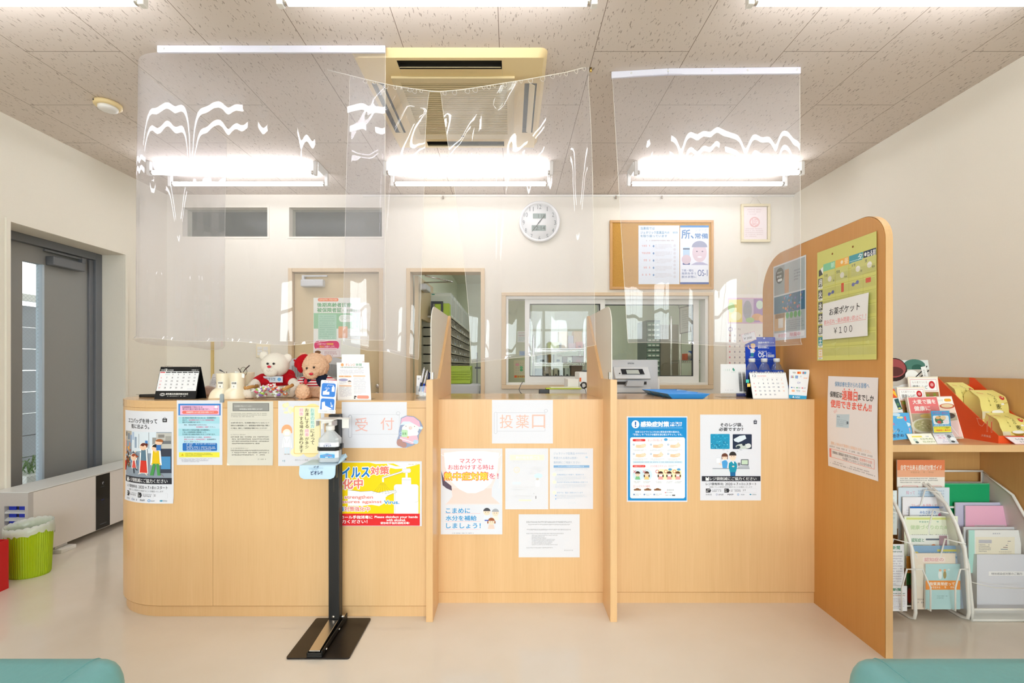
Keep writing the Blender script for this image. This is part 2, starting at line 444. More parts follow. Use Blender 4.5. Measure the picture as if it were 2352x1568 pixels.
# ------------------------------------------------------------------ the setting
XL, XR, YB, YR, ZC = -3.03, 2.50, 4.07, -3.2, 2.67
def ceiling_mat():
    m = bpy.data.materials.new('fissured_ceiling_board')
    nt, N, L, b = nodes(m)
    g = N.new('ShaderNodeNewGeometry'); sp = N.new('ShaderNodeSeparateXYZ'); cb = N.new('ShaderNodeCombineXYZ')
    L.new(g.outputs['Position'], sp.inputs[0])
    ax = N.new('ShaderNodeMath'); ax.inputs[1].default_value = -0.403+0.455*20
    ay = N.new('ShaderNodeMath'); ay.inputs[1].default_value = -2.217+0.455+9.1
    L.new(sp.outputs[0], ax.inputs[0]); L.new(sp.outputs[1], ay.inputs[0])
    L.new(ay.outputs[0], cb.inputs[0]); L.new(ax.outputs[0], cb.inputs[1])
    br = N.new('ShaderNodeTexBrick'); br.inputs['Scale'].default_value = 1
    br.inputs['Brick Width'].default_value = 0.91; br.inputs['Row Height'].default_value = 0.455
    br.inputs['Mortar Size'].default_value = 0.0016; br.inputs['Mortar Smooth'].default_value = 0.1
    br.offset = 0.5; br.offset_frequency = 2
    L.new(cb.outputs[0], br.inputs['Vector'])
    mp = N.new('ShaderNodeMapping'); mp.inputs['Scale'].default_value = (135, 34, 1)
    mp.inputs['Rotation'].default_value = (0, 0, 0.25)
    no = N.new('ShaderNodeTexNoise'); no.inputs['Scale'].default_value = 1; no.inputs['Detail'].default_value = 2; no.inputs['Roughness'].default_value = 0.6
    L.new(g.outputs['Position'], mp.inputs[0]); L.new(mp.outputs[0], no.inputs['Vector'])
    r = N.new('ShaderNodeValToRGB'); r.color_ramp.elements[0].position = 0.632; r.color_ramp.elements[1].position = 0.66
    L.new(no.outputs[0], r.inputs[0])
    f = N.new('ShaderNodeMath'); f.operation = 'MULTIPLY'; f.inputs[1].default_value = 0.62
    L.new(r.outputs[0], f.inputs[0])
    m1 = N.new('ShaderNodeMix'); m1.data_type = 'RGBA'; m1.inputs[6].default_value = lin('#d8cdc3'); m1.inputs[7].default_value = lin('#7d6e63')
    L.new(f.outputs[0], m1.inputs[0])
    m2 = N.new('ShaderNodeMix'); m2.data_type = 'RGBA'; m2.inputs[7].default_value = lin('#84766a')
    L.new(br.outputs['Fac'], m2.inputs[0]); L.new(m1.outputs[2], m2.inputs[6]); L.new(m2.outputs[2], b.inputs['Base Color'])
    b.inputs['Roughness'].default_value = 0.95; b.inputs['Specular IOR Level'].default_value = 0.1
    return m
def floor_mat():
    m = bpy.data.materials.new('beige_sheet_floor')
    nt, N, L, b = nodes(m)
    g = N.new('ShaderNodeNewGeometry'); no = N.new('ShaderNodeTexNoise'); no.inputs['Scale'].default_value = 5; no.inputs['Detail'].default_value = 6
    L.new(g.outputs['Position'], no.inputs['Vector'])
    mx = N.new('ShaderNodeMix'); mx.data_type = 'RGBA'; mx.inputs[6].default_value = lin('#e3d9cb'); mx.inputs[7].default_value = lin('#ece4da')
    L.new(no.outputs[0], mx.inputs[0]); L.new(mx.outputs[2], b.inputs['Base Color'])
    mr = N.new('ShaderNodeMapRange'); mr.inputs[3].default_value = 0.07; mr.inputs[4].default_value = 0.17
    L.new(no.outputs[0], mr.inputs[0]); L.new(mr.outputs[0], b.inputs['Roughness'])
    n2 = N.new('ShaderNodeTexNoise'); n2.inputs['Scale'].default_value = 9; n2.inputs['Detail'].default_value = 2
    L.new(g.outputs['Position'], n2.inputs['Vector'])
    bp = N.new('ShaderNodeBump'); bp.inputs['Strength'].default_value = 0.04; bp.inputs['Distance'].default_value = 0.02
    L.new(n2.outputs[0], bp.inputs['Height']); L.new(bp.outputs[0], b.inputs['Normal'])
    b.inputs['Specular IOR Level'].default_value = 0.5
    return m
CEILM, FLOORM = ceiling_mat(), floor_mat()
def holed(mb, axis, c0, c1, a0, a1, z0, z1, holes, m):
    """wall slab across axis ('x' or 'y') between c0 and c1, spanning a0..a1 and z0..z1, with rectangular holes"""
    A = sorted({a0, a1, *[h[0] for h in holes], *[h[1] for h in holes]}); Z = sorted({z0, z1, *[h[2] for h in holes], *[h[3] for h in holes]})
    for p, q in zip(A[:-1], A[1:]):
        for r, s in zip(Z[:-1], Z[1:]):
            if any(h[0] <= (p+q)/2 <= h[1] and h[2] <= (r+s)/2 <= h[3] for h in holes): continue
            if axis == 'y': mb.box(p, q, c0, c1, r, s, m)
            else: mb.box(c0, c1, p, q, r, s, m)
    return mb
struct('floor', MB(FLOORM).box(XL-0.2, XR+0.1, YR-0.1, 8.2, -0.1, 0), 'glossy beige sheet floor of the waiting room', 'floor')
struct('ceiling', MB(CEILM).box(XL-0.2, XR+0.1, YR-0.1, YB, ZC, ZC+0.12), 'fissured off-white board ceiling with staggered joints', 'ceiling')
W2H = (-2.906, -2.123, 2.281, 2.573); W3H = (-1.966, -1.113, 2.281, 2.573)
D2H = (-1.954, -1.121, 0, 2.02); D3H = (-0.915, -0.225, 0, 2.02); W1H = (-0.077, 1.785, 0.957, 1.805)
struct('wall_back', holed(MB(), 'y', YB, YB+0.12, XL-0.2, XR+0.1, 0, ZC, [W2H, W3H, D2H, D3H, W1H], WALL), 'cream papered wall behind the counter with windows and doors', 'wall')
D1H = (2.79, 3.62, 0, 2.03)
struct('wall_left', holed(MB(), 'x', XL-0.2, XL, YR-0.1, YB, 0, ZC, [D1H], WALL), 'cream papered wall with the grey steel door', 'wall')
struct('wall_right', MB(WALL).box(XR, XR+0.1, YR-0.1, YB, 0, ZC), 'plain cream papered wall behind the brochure shelf', 'wall')
W4H = (-1.6, 2.0, 0.06, 2.58)
struct('wall_rear', holed(MB(), 'y', YR-0.1, YR, XL-0.2, XR+0.1, 0, ZC, [W4H], WALL), 'cream wall with the street window opposite the counter', 'wall')
# street window opposite the counter (it lights the room and shows in the vinyl)
t = thing('window_4', 'wide white-framed street window opposite the counter', 'window', (0.2, YR-0.05, 0.06), kind='structure')
mb = MB(ALU)
for x in (-1.6, -0.4, 0.8, 1.94): mb.box(x, x+0.06, YR-0.09, YR-0.02, 0.06, 2.58)
mb.box(-1.6, 2.0, YR-0.09, YR-0.02, 0.06, 0.12).box(-1.6, 2.0, YR-0.09, YR-0.02, 2.52, 2.58).box(-1.6, 2.0, YR-0.09, YR-0.02, 2.02, 2.07)
part('window_frame', mb, t)
part('pane', MB(GLASS).add([(-1.58, YR-0.05, 0.1), (1.98, YR-0.05, 0.1), (1.98, YR-0.05, 2.54), (-1.58, YR-0.05, 2.54)], [(0, 1, 2, 3)]), t)
ASPH = mat('grey_asphalt', '#8a8a88', 0.9, var=0.1, scale=30)
struct('ground', MB(ASPH).box(-9, 8, -14, YR-0.1, -0.2, -0.06).box(-9, XL-0.2, YR-0.1, 8, -0.2, -0.06), 'grey paved ground outside the building', 'ground')
# rooms behind
struct('ceiling_dispensary', MB(mat('plain_white_ceiling', '#dcdccb', 0.9, var=0.01, scale=20)).box(-1.0, XR+0.1, YB+0.12, 8.2, 2.6, 2.7), 'plain pale ceiling of the dispensing room', 'ceiling')
struct('wall_dispensary_left', MB(BACKW).box(-1.05, -0.93, YB+0.12, 8.2, 0, 2.6), 'pale green-white side wall of the dispensing room', 'wall')
struct('wall_dispensary_back', MB(BACKW).box(-1.05, XR+0.1, 8.1, 8.2, 0, 2.6), 'pale far wall of the dispensing room', 'wall')
struct('wall_dispensary_right', MB(BACKW).box(XR, XR+0.1, YB+0.12, 8.2, 0, 2.6), 'pale right wall of the dispensing room', 'wall')
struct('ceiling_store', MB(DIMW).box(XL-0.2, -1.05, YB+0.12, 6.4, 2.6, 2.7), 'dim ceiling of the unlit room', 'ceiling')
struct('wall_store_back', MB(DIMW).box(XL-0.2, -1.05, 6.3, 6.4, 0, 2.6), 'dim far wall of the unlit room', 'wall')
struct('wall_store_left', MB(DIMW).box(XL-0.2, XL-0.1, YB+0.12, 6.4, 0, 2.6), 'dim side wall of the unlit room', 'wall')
# high windows
for i, h, lb in ((2, W2H, 'narrow high window nearest the left wall, over the wall switch side'), (3, W3H, 'narrow high window above the closed beige door')):
    t = thing('window_%d' % i, lb, 'window', ((h[0]+h[1])/2, YB, h[2]), kind='structure')
    mb = MB(WALL)
    for a in ((h[0], h[0]+.018, h[2], h[3]), (h[1]-.018, h[1], h[2], h[3]), (h[0]+.018, h[1]-.018, h[2], h[2]+.018), (h[0]+.018, h[1]-.018, h[3]-.018, h[3])): mb.box(a[0], a[1], YB-.004, YB+.12, a[2], a[3])
    part('window_frame', mb, t)
    part('pane', MB(film('dull_high_glass', '#e4e8e2', .012, .05, .2, .3)).add([(h[0], YB+.06, h[2]), (h[1], YB+.06, h[2]), (h[1], YB+.06, h[3]), (h[0], YB+.06, h[3])], [(0, 1, 2, 3)]), t)
# sliding window to the dispensing room
x0, x1, z0, z1 = W1H
t = thing('window_1', 'wide sliding window to the dispensing room with a pale wood surround', 'window', ((x0+x1)/2, YB, z0), kind='structure')
mb = MB(TRIMW)
for a in ((x0, x0+.04, z0+.035, z1-.03), (x1-.04, x1, z0+.035, z1-.03), (x0, x1, z0, z0+.035), (x0, x1, z1-.03, z1)): mb.box(a[0], a[1], YB-.02, YB+.12, a[2], a[3])
part('window_surround', mb, t, bevel=.003)
mb = MB(ALU)
for a in ((x0+.04, x0+.06, z0+.055, z1-.055), (x1-.065, x1-.04, z0+.055, z1-.055), (x0+.04, x1-.04, z0+.035, z0+.055), (x0+.04, x1-.04, z1-.055, z1-.03)): mb.box(a[0], a[1], YB+.0, YB+.11, a[2], a[3])
part('window_frame', mb, t, bevel=.002)
GASK = mat('black_gasket', '#26282a', 0.6, var=.05, scale=40)
def sash(xa, xb, y, st, low):
    s = MB(ALU)
    za, zb = z0+.055, z1-.055
    s.box(xa, xa+st, y, y+.03, za, zb).box(xb-st, xb, y, y+.03, za, zb).box(xa+st, xb-st, y, y+.03, za, za+low).box(xa+st, xb-st, y, y+.03, zb-.04, zb)
    for a in ((xa+st, xa+st+.006, za+low, zb-.04), (xb-st-.006, xb-st, za+low, zb-.04), (xa+st, xb-st, za+low, za+low+.006), (xa+st, xb-st, zb-.046, zb-.04)):
        s.box(a[0], a[1], y+.004, y+.026, a[2], a[3], GASK)
    so = part('sash', s, t)
    part('pane', MB(GLASS).add([(xa+st, y+.015, za+low), (xb-st, y+.015, za+low), (xb-st, y+.015, zb-.04), (xa+st, y+.015, zb-.04)], [(0, 1, 2, 3)]), so)
sash(0.13, 0.84, YB+.02, .042, .055)
sash(0.78, 1.69, YB+.065, .05, .055)
# doors in the back wall
def frame_of(h, m, wd, nm, parent):
    s = MB(m)
    s.box(h[0]-0.0, h[0]+wd, YB-.015, YB+.125, 0, h[3]).box(h[1]-wd, h[1], YB-.015, YB+.125, 0, h[3]).box(h[0]+wd, h[1]-wd, YB-.015, YB+.125, h[3]-wd, h[3])
    return part(nm, s, parent, bevel=.003)
BEIGE = mat('beige_door_laminate', '#cdb993', 0.45, var=.02, scale=30)
t = thing('door_2', 'closed beige door behind the counter with green and pink notices', 'door', ((D2H[0]+D2H[1])/2, YB, 0), kind='structure')
frame_of(D2H, TRIMW, .035, 'door_frame', t)
lf = part('door_leaf', MB(BEIGE).box(D2H[0]+.038, D2H[1]-.038, YB+.03, YB+.065, .01, D2H[3]-.038), t, bevel=.002)
mb = MB(CHROME).cyl((-1.166, YB+.03, .983), (-1.166, YB+.0, .983), .02, 20).lathe([(.0, 0), (.016, 0), (.02, .006), (.016, .014), (0, .016)], (-1.166, YB+.0, .983), 20, axis=(0, -1, 0))
part('deadbolt', mb, t, 'round steel deadbolt above the lever')
mb = MB(CHROME).cyl((-1.172, YB+.03, .905), (-1.172, YB-.02, .905), .022, 20).tube([(-1.172, YB-.03, .905), (-1.19, YB-.035, .905), (-1.29, YB-.035, .905)], .0095, 10)
part('door_handle', mb, t, 'steel lever handle')
def closer(x, m, par, y):
    s = MB(m).box(x-.1, x+.1, y-.06, y, 1.855, 1.92)
    c = part('door_closer', s, par, bevel=.012, seg=3)
    part('closer_arm', MB(m).box(x-.09, x+.13, y-.045, y-.03, 1.945, 1.957).box(x-.09, x-.07, y-.05, y-.02, 1.92, 1.957), c)
closer(-1.74, GREYP, t, YB+.03)
t = thing('door_3', 'open beige glazed door swung into the dispensing room', 'door', ((D3H[0]+D3H[1])/2, YB, 0), kind='structure')
frame_of(D3H, TRIMW, .035, 'door_frame', t)
mb = MB(BEIGE)                                   # leaf stands open, hinged at the left jamb
hy, ly, th = YB+.125, YB+.125+.63, .036
hx = -.872
holed(mb, 'x', hx, hx+th, hy, ly, .01, 1.98, [(hy+.12, ly-.12, .86, 1.60)], BEIGE)
a = Matrix.Translation((hx, hy, 0)) @ Matrix.Rotation(-.05, 4, 'Z') @ Matrix.Translation((-hx, -hy, 0))
mb.xf(a); lf = part('door_leaf', mb, t)
g = MB(GLASS).add([(hx+.018, hy+.12, .86), (hx+.018, ly-.12, .86), (hx+.018, ly-.12, 1.60), (hx+.018, hy+.12, 1.60)], [(0, 1, 2, 3)]).xf(a)
part('pane', g, lf)
c = part('door_closer', MB(GREYP).box(hx+th, hx+th+.06, hy+.05, hy+.25, 1.86, 1.92).xf(a), t, bevel=.012, seg=3)
part('closer_arm', MB(CHROME).tube([(hx+th+.03, hy+.1, 1.935), (hx+.33, hy+.12, 1.945), (-.77, YB+.1, 1.975)], .007, 8), c)
part('door_stop', MB(CHROME).cyl((hx+.05, hy+.6, .01), (hx+.05, hy+.6, .05), .012), t)
# grey steel door in the left wall
t = thing('door_1', 'grey steel door with a wire-glass strip in the left wall recess', 'door', (XL-.18, 3.2, 0), kind='structure')
mb = MB(GREYD)
xd = XL-.2
mb.box(xd-.03, xd+.03, 3.565, 3.62, 0, 2.03).box(xd-.03, xd+.03, 2.79, 2.81, 0, 2.03).box(xd-.03, xd+.03, 2.81, 3.565, 1.975, 2.03).box(xd-.01, xd+.012, 3.53, 3.565, 0, 1.975)
part('door_frame', mb, t, bevel=.003)
lf = part('door_leaf', holed(MB(), 'x', xd-.045, xd-.005, 2.81, 3.535, .01, 1.975, [(3.06, 3.2, .33, 1.86)], GREY), t)
part('glazing_bead', MB(mat('pale_blue_bead', '#b9c6d3', .35, var=.02, scale=40)).box(xd-.045, xd+.0, 3.186, 3.2, .33, 1.86), lf)
part('pane', MB(GLASS).add([(xd-.025, 3.06, .33), (xd-.025, 3.2, .33), (xd-.025, 3.2, 1.86), (xd-.025, 3.06, 1.86)], [(0, 1, 2, 3)]), lf)
wr = MB(GREY)                                    # the diagonal wires cast in the glass
for k in range(-6, 64):
    for s in (1, -1):
        za = .33+k*.026; y_a, y_b = 3.06, 3.186; zb = za+s*.126
        pa, pb = [y_a, za], [y_b, zb]
        if min(za, zb) < .33 or max(za, zb) > 1.86: continue
        wr.box(xd-.026, xd-.0245, 0, 0.0008, 0, 0.0008) if False else wr.add([(xd-.024, y_a, za), (xd-.024, y_a, za+.0012), (xd-.024, y_b, zb+.0012), (xd-.024, y_b, zb)], [(0, 1, 2, 3)])
part('wire_grid', wr, lf)
c = part('door_closer', MB(GREYD).box(xd-.005, xd+.055, 3.21, 3.45, 1.862, 1.925), t, bevel=.006)
part('closer_arm', MB(GREYD).box(xd+.02, xd+.035, 3.17, 3.47, 1.95, 1.962).box(xd+.01, xd+.04, 3.44, 3.47, 1.925, 1.962), c)
mb = MB(WALL)
mb.box(XL, XL+.012, 2.765, 2.789, 0, 2.055).box(XL, XL+.012, 3.621, 3.645, 0, 2.055).box(XL, XL+.012, 2.789, 3.621, 2.031, 2.055)
struct('trim_1', mb, 'slim cream trim round the recess of the grey door', 'trim')
# outside that door
SID = mat('grey_siding', '#9a9da3', .7, var=.05, scale=8)
mb = MB(SID)
for k in range(9): mb.box(-4.45, -4.4+.006*(k % 2), 3.2, 6.0, -.06+k*.197, -.06+k*.197+.19)
solo('garden_fence', mb, 'grey panel fence seen through the wire-glass strip', 'fence')
struct('added_roof', MB(WHITE).box(-6.2, XL-.2, YR-.1, 8.2, 2.75, 2.85), 'flat canopy added over the side passage to dim the daylight outside the grey door', 'added_roof')  # added canopy that keeps the sky off the view through the door glass
struct('added_passage_wall', MB(WHITE).box(-6.2, -6.1, YR-.1, 8.2, -.06, 2.75), 'pale wall added beyond the side passage to cut the daylight', 'wall')  # added wall; daylight enters the passage only at its ends
mb = MB(WHITE).box(-4.36, -4.3, 3.9, 3.98, -.06, 2.6).box(-4.36, -4.3, 3.98, 5.4, 1.74, 1.8).box(-4.36, -4.3, 3.98, 5.4, 2.15, 2.2)
solo('carport_frame', mb, 'white post and rails outside the grey door', 'frame')
t = thing('planter', 'white planter with a strappy green plant outside the grey door', 'planter', (-4.1, 3.95, -.06))
part('pot', MB(WHITE).hexa([(-4.22, 3.8, -.06), (-3.98, 3.8, -.06), (-3.98, 4.15, -.06), (-4.22, 4.15, -.06), (-4.25, 3.77, .26), (-3.95, 3.77, .26), (-3.95, 4.18, .26), (-4.25, 4.18, .26)]), t, bevel=.01)
GRN = mat('leaf_green', '#5f7f45', .5, var=.3, scale=30)
rnd = random.Random(4); mb = MB(GRN)
for k in range(46):
    a = rnd.uniform(0, 2*PI); l = rnd.uniform(.12, .22); b = Vector((-4.1+rnd.uniform(-.1, .1), 3.97+rnd.uniform(-.14, .14), .24)); d = Vector((math.cos(a), math.sin(a), 0)); s_ = Vector((-d.y, d.x, 0))*.006
    pts = [b, b+d*l*.45+Vector((0, 0, l*.7)), b+d*l+Vector((0, 0, l*.62))]
    mb.add([pts[0]-s_, pts[0]+s_, pts[1]+s_, pts[1]-s_, pts[2]], [(0, 1, 2, 3), (3, 2, 4)])
part('leaves', mb, t, kind='stuff')
# picture rail and skirting
mb = MB(ALU).box(-1.3, XR, YB-.012, YB, 2.648, 2.664)
struct('trim_2', mb, 'thin white picture rail along the top of the back wall', 'trim')
struct('baseboard_left', MB(mat('grey_beige_skirting', '#a99b88', .6, var=.03, scale=30)).box(XL, XL+.008, YR, 2.79, 0, .06).box(XL, XL+.008, 3.62, YB, 0, .06), 'low beige skirting on the left wall', 'baseboard')
struct('baseboard_right', MB(MATS['grey_beige_skirting']).box(XR-.008, XR, YR, YB, 0, .06), 'low beige skirting on the right wall', 'baseboard')
h = MB(CHROME).box(-.006, .006, YB-.02, YB-.008, 2.628, 2.652).tube([(0, YB-.016, 2.63), (0, YB-.03, 2.622), (0, YB-.034, 2.634)], .003, 6)
hooks = []
for i, (u, lb) in enumerate(((1018, 'small picture-rail hook over the open doorway'), (1414, 'small picture-rail hook above the corner of the cork board'), (1519, 'small picture-rail hook above the middle of the cork board'))):
    X = P(u, 450, YB)[0]
    if i == 0: h0 = solo('rail_hook', h, lb, 'hook', 'hooks on the picture rail'); z = h0.location.z; h0.location.x = X
    else: dup(h0, (X, h0.location.y, z), label=lb)
solo('cable_cover', MB(mat('yellowed_cable_cover', '#d3b878', .5, var=.04, scale=20)).box(-2.634, -2.611, YB-.012, YB, 0, 1.372), 'narrow yellowed strip running up the back wall beside the white boots', 'cable cover')
# ------------------------------------------------------------------ ceiling fixtures
def fluo(X, Y, label):
    t = thing('ceiling_light', label, 'ceiling light', (X, Y, ZC), 'twin-tube fluorescent ceiling lights')
    part('housing', MB(WHITEM).hexa([(X-.61, Y-.05, ZC-.045), (X+.61, Y-.05, ZC-.045), (X+.61, Y+.05, ZC-.045), (X-.61, Y+.05, ZC-.045), (X-.63, Y-.09, ZC), (X+.63, Y-.09, ZC), (X+.63, Y+.09, ZC), (X-.63, Y+.09, ZC)]), t)
    for s in (-1, 1):
        y = Y+s*.105
        tb = part('tube', MB(TUBE).cyl((X-.585, y, ZC-.085), (X+.585, y, ZC-.085), .016, 10), t)
        for e in (-1, 1):
            part('tube_cap', MB(CHROME).cyl((X+e*.585, y, ZC-.085), (X+e*.6, y, ZC-.085), .0165, 12), tb)
            part('lamp_holder', MB(WHITE).box(X+e*.6, X+e*.625, y-.014, y+.014, ZC-.105, ZC-.004), t, bevel=.003)
    return t
spots = [(-2.05, 1.70, 'fluorescent light at the top corner on the grey door side, over the waiting area'), (-.285, 1.70, 'fluorescent light in front of the cassette air conditioner, over the waiting area'), (1.55, 1.70, 'fluorescent light over the waiting area on the tall partition side'),
         (-2.05, 3.51, 'lit fluorescent light behind the counter, seen through the wide railed curtain near the high windows'), (-.31, 3.51, 'lit fluorescent light behind the counter, just beyond the air conditioner'), (1.54, 3.51, 'lit fluorescent light behind the counter above the cork board')]
f0 = fluo(*spots[0][:2], spots[0][2])
for X, Y, lb in spots[1:]: dup(f0, (X, Y, ZC), label=lb)
for X, Y, lb in ((.2, 5.2, 'fluorescent light on the dispensing room ceiling near the open doorway'), (1.7, 5.2, 'fluorescent light on the dispensing room ceiling above the wire rack'), (.9, 6.9, 'fluorescent light at the far end of the dispensing room')): dup(f0, (X, Y, 2.6), label=lb)
# cassette air conditioner
ax0, ax1, ay0, ay1 = -.765, .18, 2.19, 3.14; zb = ZC-.035
axc, ayc = (ax0+ax1)/2, (ay0+ay1)/2
t = thing('air_conditioner', 'yellowed four-way cassette air conditioner in the ceiling', 'air conditioner', (axc, ayc, ZC))
mb = MB(YEL)
ho = rpoly(ax0, ax1, ay0, ay1, .035)
hi = [(ax0+.02+(x-ax0)*(ax1-ax0-.04)/(ax1-ax0), ay0+.02+(y-ay0)*(ay1-ay0-.04)/(ay1-ay0)) for x, y in ho]
n = len(ho)
sl = [(-.55, -.04, ay0+.04, ay0+.105), (-.55, -.04, ay1-.105, ay1-.04), (ax0+.04, ax0+.105, 2.41, 2.92), (ax1-.105, ax1-.04, 2.41, 2.92)]
mb.add([(x, y, ZC) for x, y in ho]+[(x, y, zb) for x, y in hi], [(i, (i+1) % n, n+(i+1) % n, n+i) for i in range(n)], smooth=True)
gx0, gx1, gy0, gy1 = axc-.315, axc+.315, ayc-.315, ayc+.315
def ring(x0, x1, y0, y1, holes, z):
    A = sorted({x0, x1, *[h[0] for h in holes], *[h[1] for h in holes]}); B = sorted({y0, y1, *[h[2] for h in holes], *[h[3] for h in holes]})
    for p, q in zip(A[:-1], A[1:]):
        for r, s in zip(B[:-1], B[1:]):
            if any(h[0] < (p+q)/2 < h[1] and h[2] < (r+s)/2 < h[3] for h in holes): continue
            mb.add([(p, r, z), (p, s, z), (q, s, z), (q, r, z)], [(0, 1, 2, 3)])
ring(ax0+.032, ax1-.032, ay0+.032, ay1-.032, sl+[(gx0, gx1, gy0, gy1)], zb)
for r in ((ax0+.02, ax1-.02, ay0+.02, ay0+.032), (ax0+.02, ax1-.02, ay1-.032, ay1-.02), (ax0+.02, ax0+.032, ay0+.032, ay1-.032), (ax1-.032, ax1-.02, ay0+.032, ay1-.032)):
    mb.add([(r[0], r[2], zb), (r[0], r[3], zb), (r[1], r[3], zb), (r[1], r[2], zb)], [(0, 1, 2, 3)])
for k in (-.04, -.55): mb.box(k-.001, k+.001, ay0+.02, gy0, zb-.0008, zb, YELD).box(k-.001, k+.001, gy1, ay1-.02, zb-.0008, zb, YELD)
part('panel', mb, t)
for (a, b, c, d) in sl:
    mb = MB(DARKV); e = .03
    mb.add([(a, c, zb), (b, c, zb), (b, d, zb), (a, d, zb), (a, c, zb+e), (b, c, zb+e), (b, d, zb+e), (a, d, zb+e)], [(0, 1, 5, 4), (1, 2, 6, 5), (2, 3, 7, 6), (3, 0, 4, 7), (4, 5, 6, 7)])
    v = part('outlet', mb, t, 'dark air outlet slot')
    if b-a > d-c: fl = MB(YELD).hexa([(a+.006, d-.03, zb-.012), (b-.006, d-.03, zb-.012), (b-.006, d-.006, zb+.006), (a+.006, d-.006, zb+.006), (a+.006, d-.028, zb-.008), (b-.006, d-.028, zb-.008), (b-.006, d-.004, zb+.010), (a+.006, d-.004, zb+.010)])
    else: fl = MB(YELD).hexa([(a+.025, c+.006, zb+.002), (a+.025, d-.006, zb+.002), (b-.01, d-.006, zb-.012), (b-.01, c+.006, zb-.012), (a+.025, c+.006, zb+.006), (a+.025, d-.006, zb+.006), (b-.01, d-.006, zb-.008), (b-.01, c+.006, zb-.008)])
    part('louvre_blade', fl, v)
mb = MB(YELD)
mb.box(gx0, gx1, gy0, gy0+.04, zb-.012, zb+.004).box(gx0, gx1, gy1-.06, gy1, zb-.012, zb+.004).box(gx0, gx0+.04, gy0+.04, gy1-.06, zb-.012, zb+.004).box(gx1-.04, gx1, gy0+.04, gy1-.06, zb-.012, zb+.004)
for k in range(27):
    y = gy0+.046+k*.0196; mb.box(gx0+.04, gx1-.04, y, y+.0105, zb-.010, zb-.004)
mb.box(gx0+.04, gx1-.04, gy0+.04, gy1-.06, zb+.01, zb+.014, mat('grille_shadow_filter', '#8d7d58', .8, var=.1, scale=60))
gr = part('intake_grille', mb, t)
part('grille_latch', MB(DARKV).box(axc-.02, axc+.0, gy1-.045, gy1-.035, zb-.0135, zb-.012), gr)
# smoke detector
t = thing('smoke_detector', 'round yellowed smoke detector on the ceiling near the left wall', 'smoke detector', (-2.31, 2.65, ZC))
part('base', MB(YEL).lathe([(.055, 0), (.066, -.006), (.066, -.022), (.05, -.026), (0, -.026)], (-2.31, 2.65, ZC), 32), t)
part('sensor_cap', MB(WHITE).lathe([(.048, -.026), (.046, -.04), (.03, -.046), (0, -.047)], (-2.31, 2.65, ZC), 32), t)
part('indicator', MB(DARKV).cyl((-2.31-.03, 2.592, ZC-.014), (-2.31-.031, 2.589, ZC-.014), .005, 10), t)
# ------------------------------------------------------------------ counters, dividers, partition
YLF, YCF = 2.127, 2.256
arc = [(-1.616-.36*math.sin(a), 2.487-.36*math.cos(a)) for a in [PI/2*k/16 for k in range(17)]]
def off_path(d): return [(-1.616-(.36-d)*math.sin(a), 2.487-(.36-d)*math.cos(a)) for a in [PI/2*k/16 for k in range(17)]]
YCB = 2.72
outl = lambda d: [(-.381, YLF+d)]+off_path(d)+[(-1.976+d, YCB), (-.381, YCB)]
t = thing('reception_counter', 'curved-end wooden counter section at the bear toys, covered in notices', 'counter', (-1.17, 2.4, 0))
part('front_panel', MB(WOOD).prism(outl(0.0), 'z', .055, .9655, smooth=False), t)
part('plinth', MB(WOOD).prism(outl(.012), 'z', 0, .0535), t)
part('counter_top', MB(WOODT).prism(outl(-.001), 'z', .967, 1.0), t, bevel=.0015)
SEAM_SHADE = mat('shaded_joint', '#a8743c', .6, var=.05, scale=50)  # joints drawn as brown strips; the gap's shadow line is put into their colour
part('shaded_joint', MB(SEAM_SHADE).prism(outl(.0008), 'z', .0528, .0562).prism(outl(.0006), 'z', .9645, .9672).box(-1.3708, -1.3698, YLF-.0006, YLF+.002, .055, .965), t)
def straight(x0, x1, label):
    t = thing('reception_counter', label, 'counter', ((x0+x1)/2, 2.5, 0))
    part('front_panel', MB(WOOD).box(x0, x1, YCF, YCB, .055, .9952), t)
    part('shaded_joint', MB(SEAM_SHADE).box(x0, x1, YCF+.0008, YCB, .0528, .0562), t)
    part('plinth', MB(WOOD).box(x0, x1, YCF+.004, YCB, 0, .0535), t)
    part('counter_top', MB(WOODT).box(x0, x1, YCF-.0005, YCB, .9955, .997), t)
straight(-.351, .4535, 'narrow middle counter section between the two wooden dividers')
straight(.4835, 1.487, 'wooden counter section with the blue trays beside the tall partition')
def divider(x0, x1, fx, label):
    t = thing('counter_divider', label, 'divider', ((x0+x1)/2, 2.4, 0), 'wooden dividers between counter sections')
    prof = [(2.09, 0), (2.735, 0), (2.735, 1.452), (2.70, 1.452), (2.306, 1.097), (2.09, 1.097)]
    part('panel', MB(WOOD).prism(prof, 'x', x0, x1), t, bevel=.0015)
    fp = [(2.13, 1.097)]+[(2.13+.10-.10*math.cos(a), 1.345+.10*math.sin(a)) for a in [PI/2*k/8 for k in range(9)]]+[(2.70, 1.452), (2.306, 1.097)]
    part('frosted_screen', MB(FROST).prism(fp, 'x', fx-.002, fx+.002), t, 'milky acrylic screen')
    part('screen_bracket', MB(CHROME).box(fx-.006, fx+.006, 2.15, 2.18, 1.098, 1.13), t)
divider(-.381, -.351, -.366, 'wooden divider with frosted screen beside the pens')
divider(.4535, .4835, .4685, 'wooden divider with frosted screen in front of the printer')
t = thing('partition_panel', 'tall round-cornered wooden partition carrying the yellow pocket chart', 'partition', (1.505, 2.3, 0))
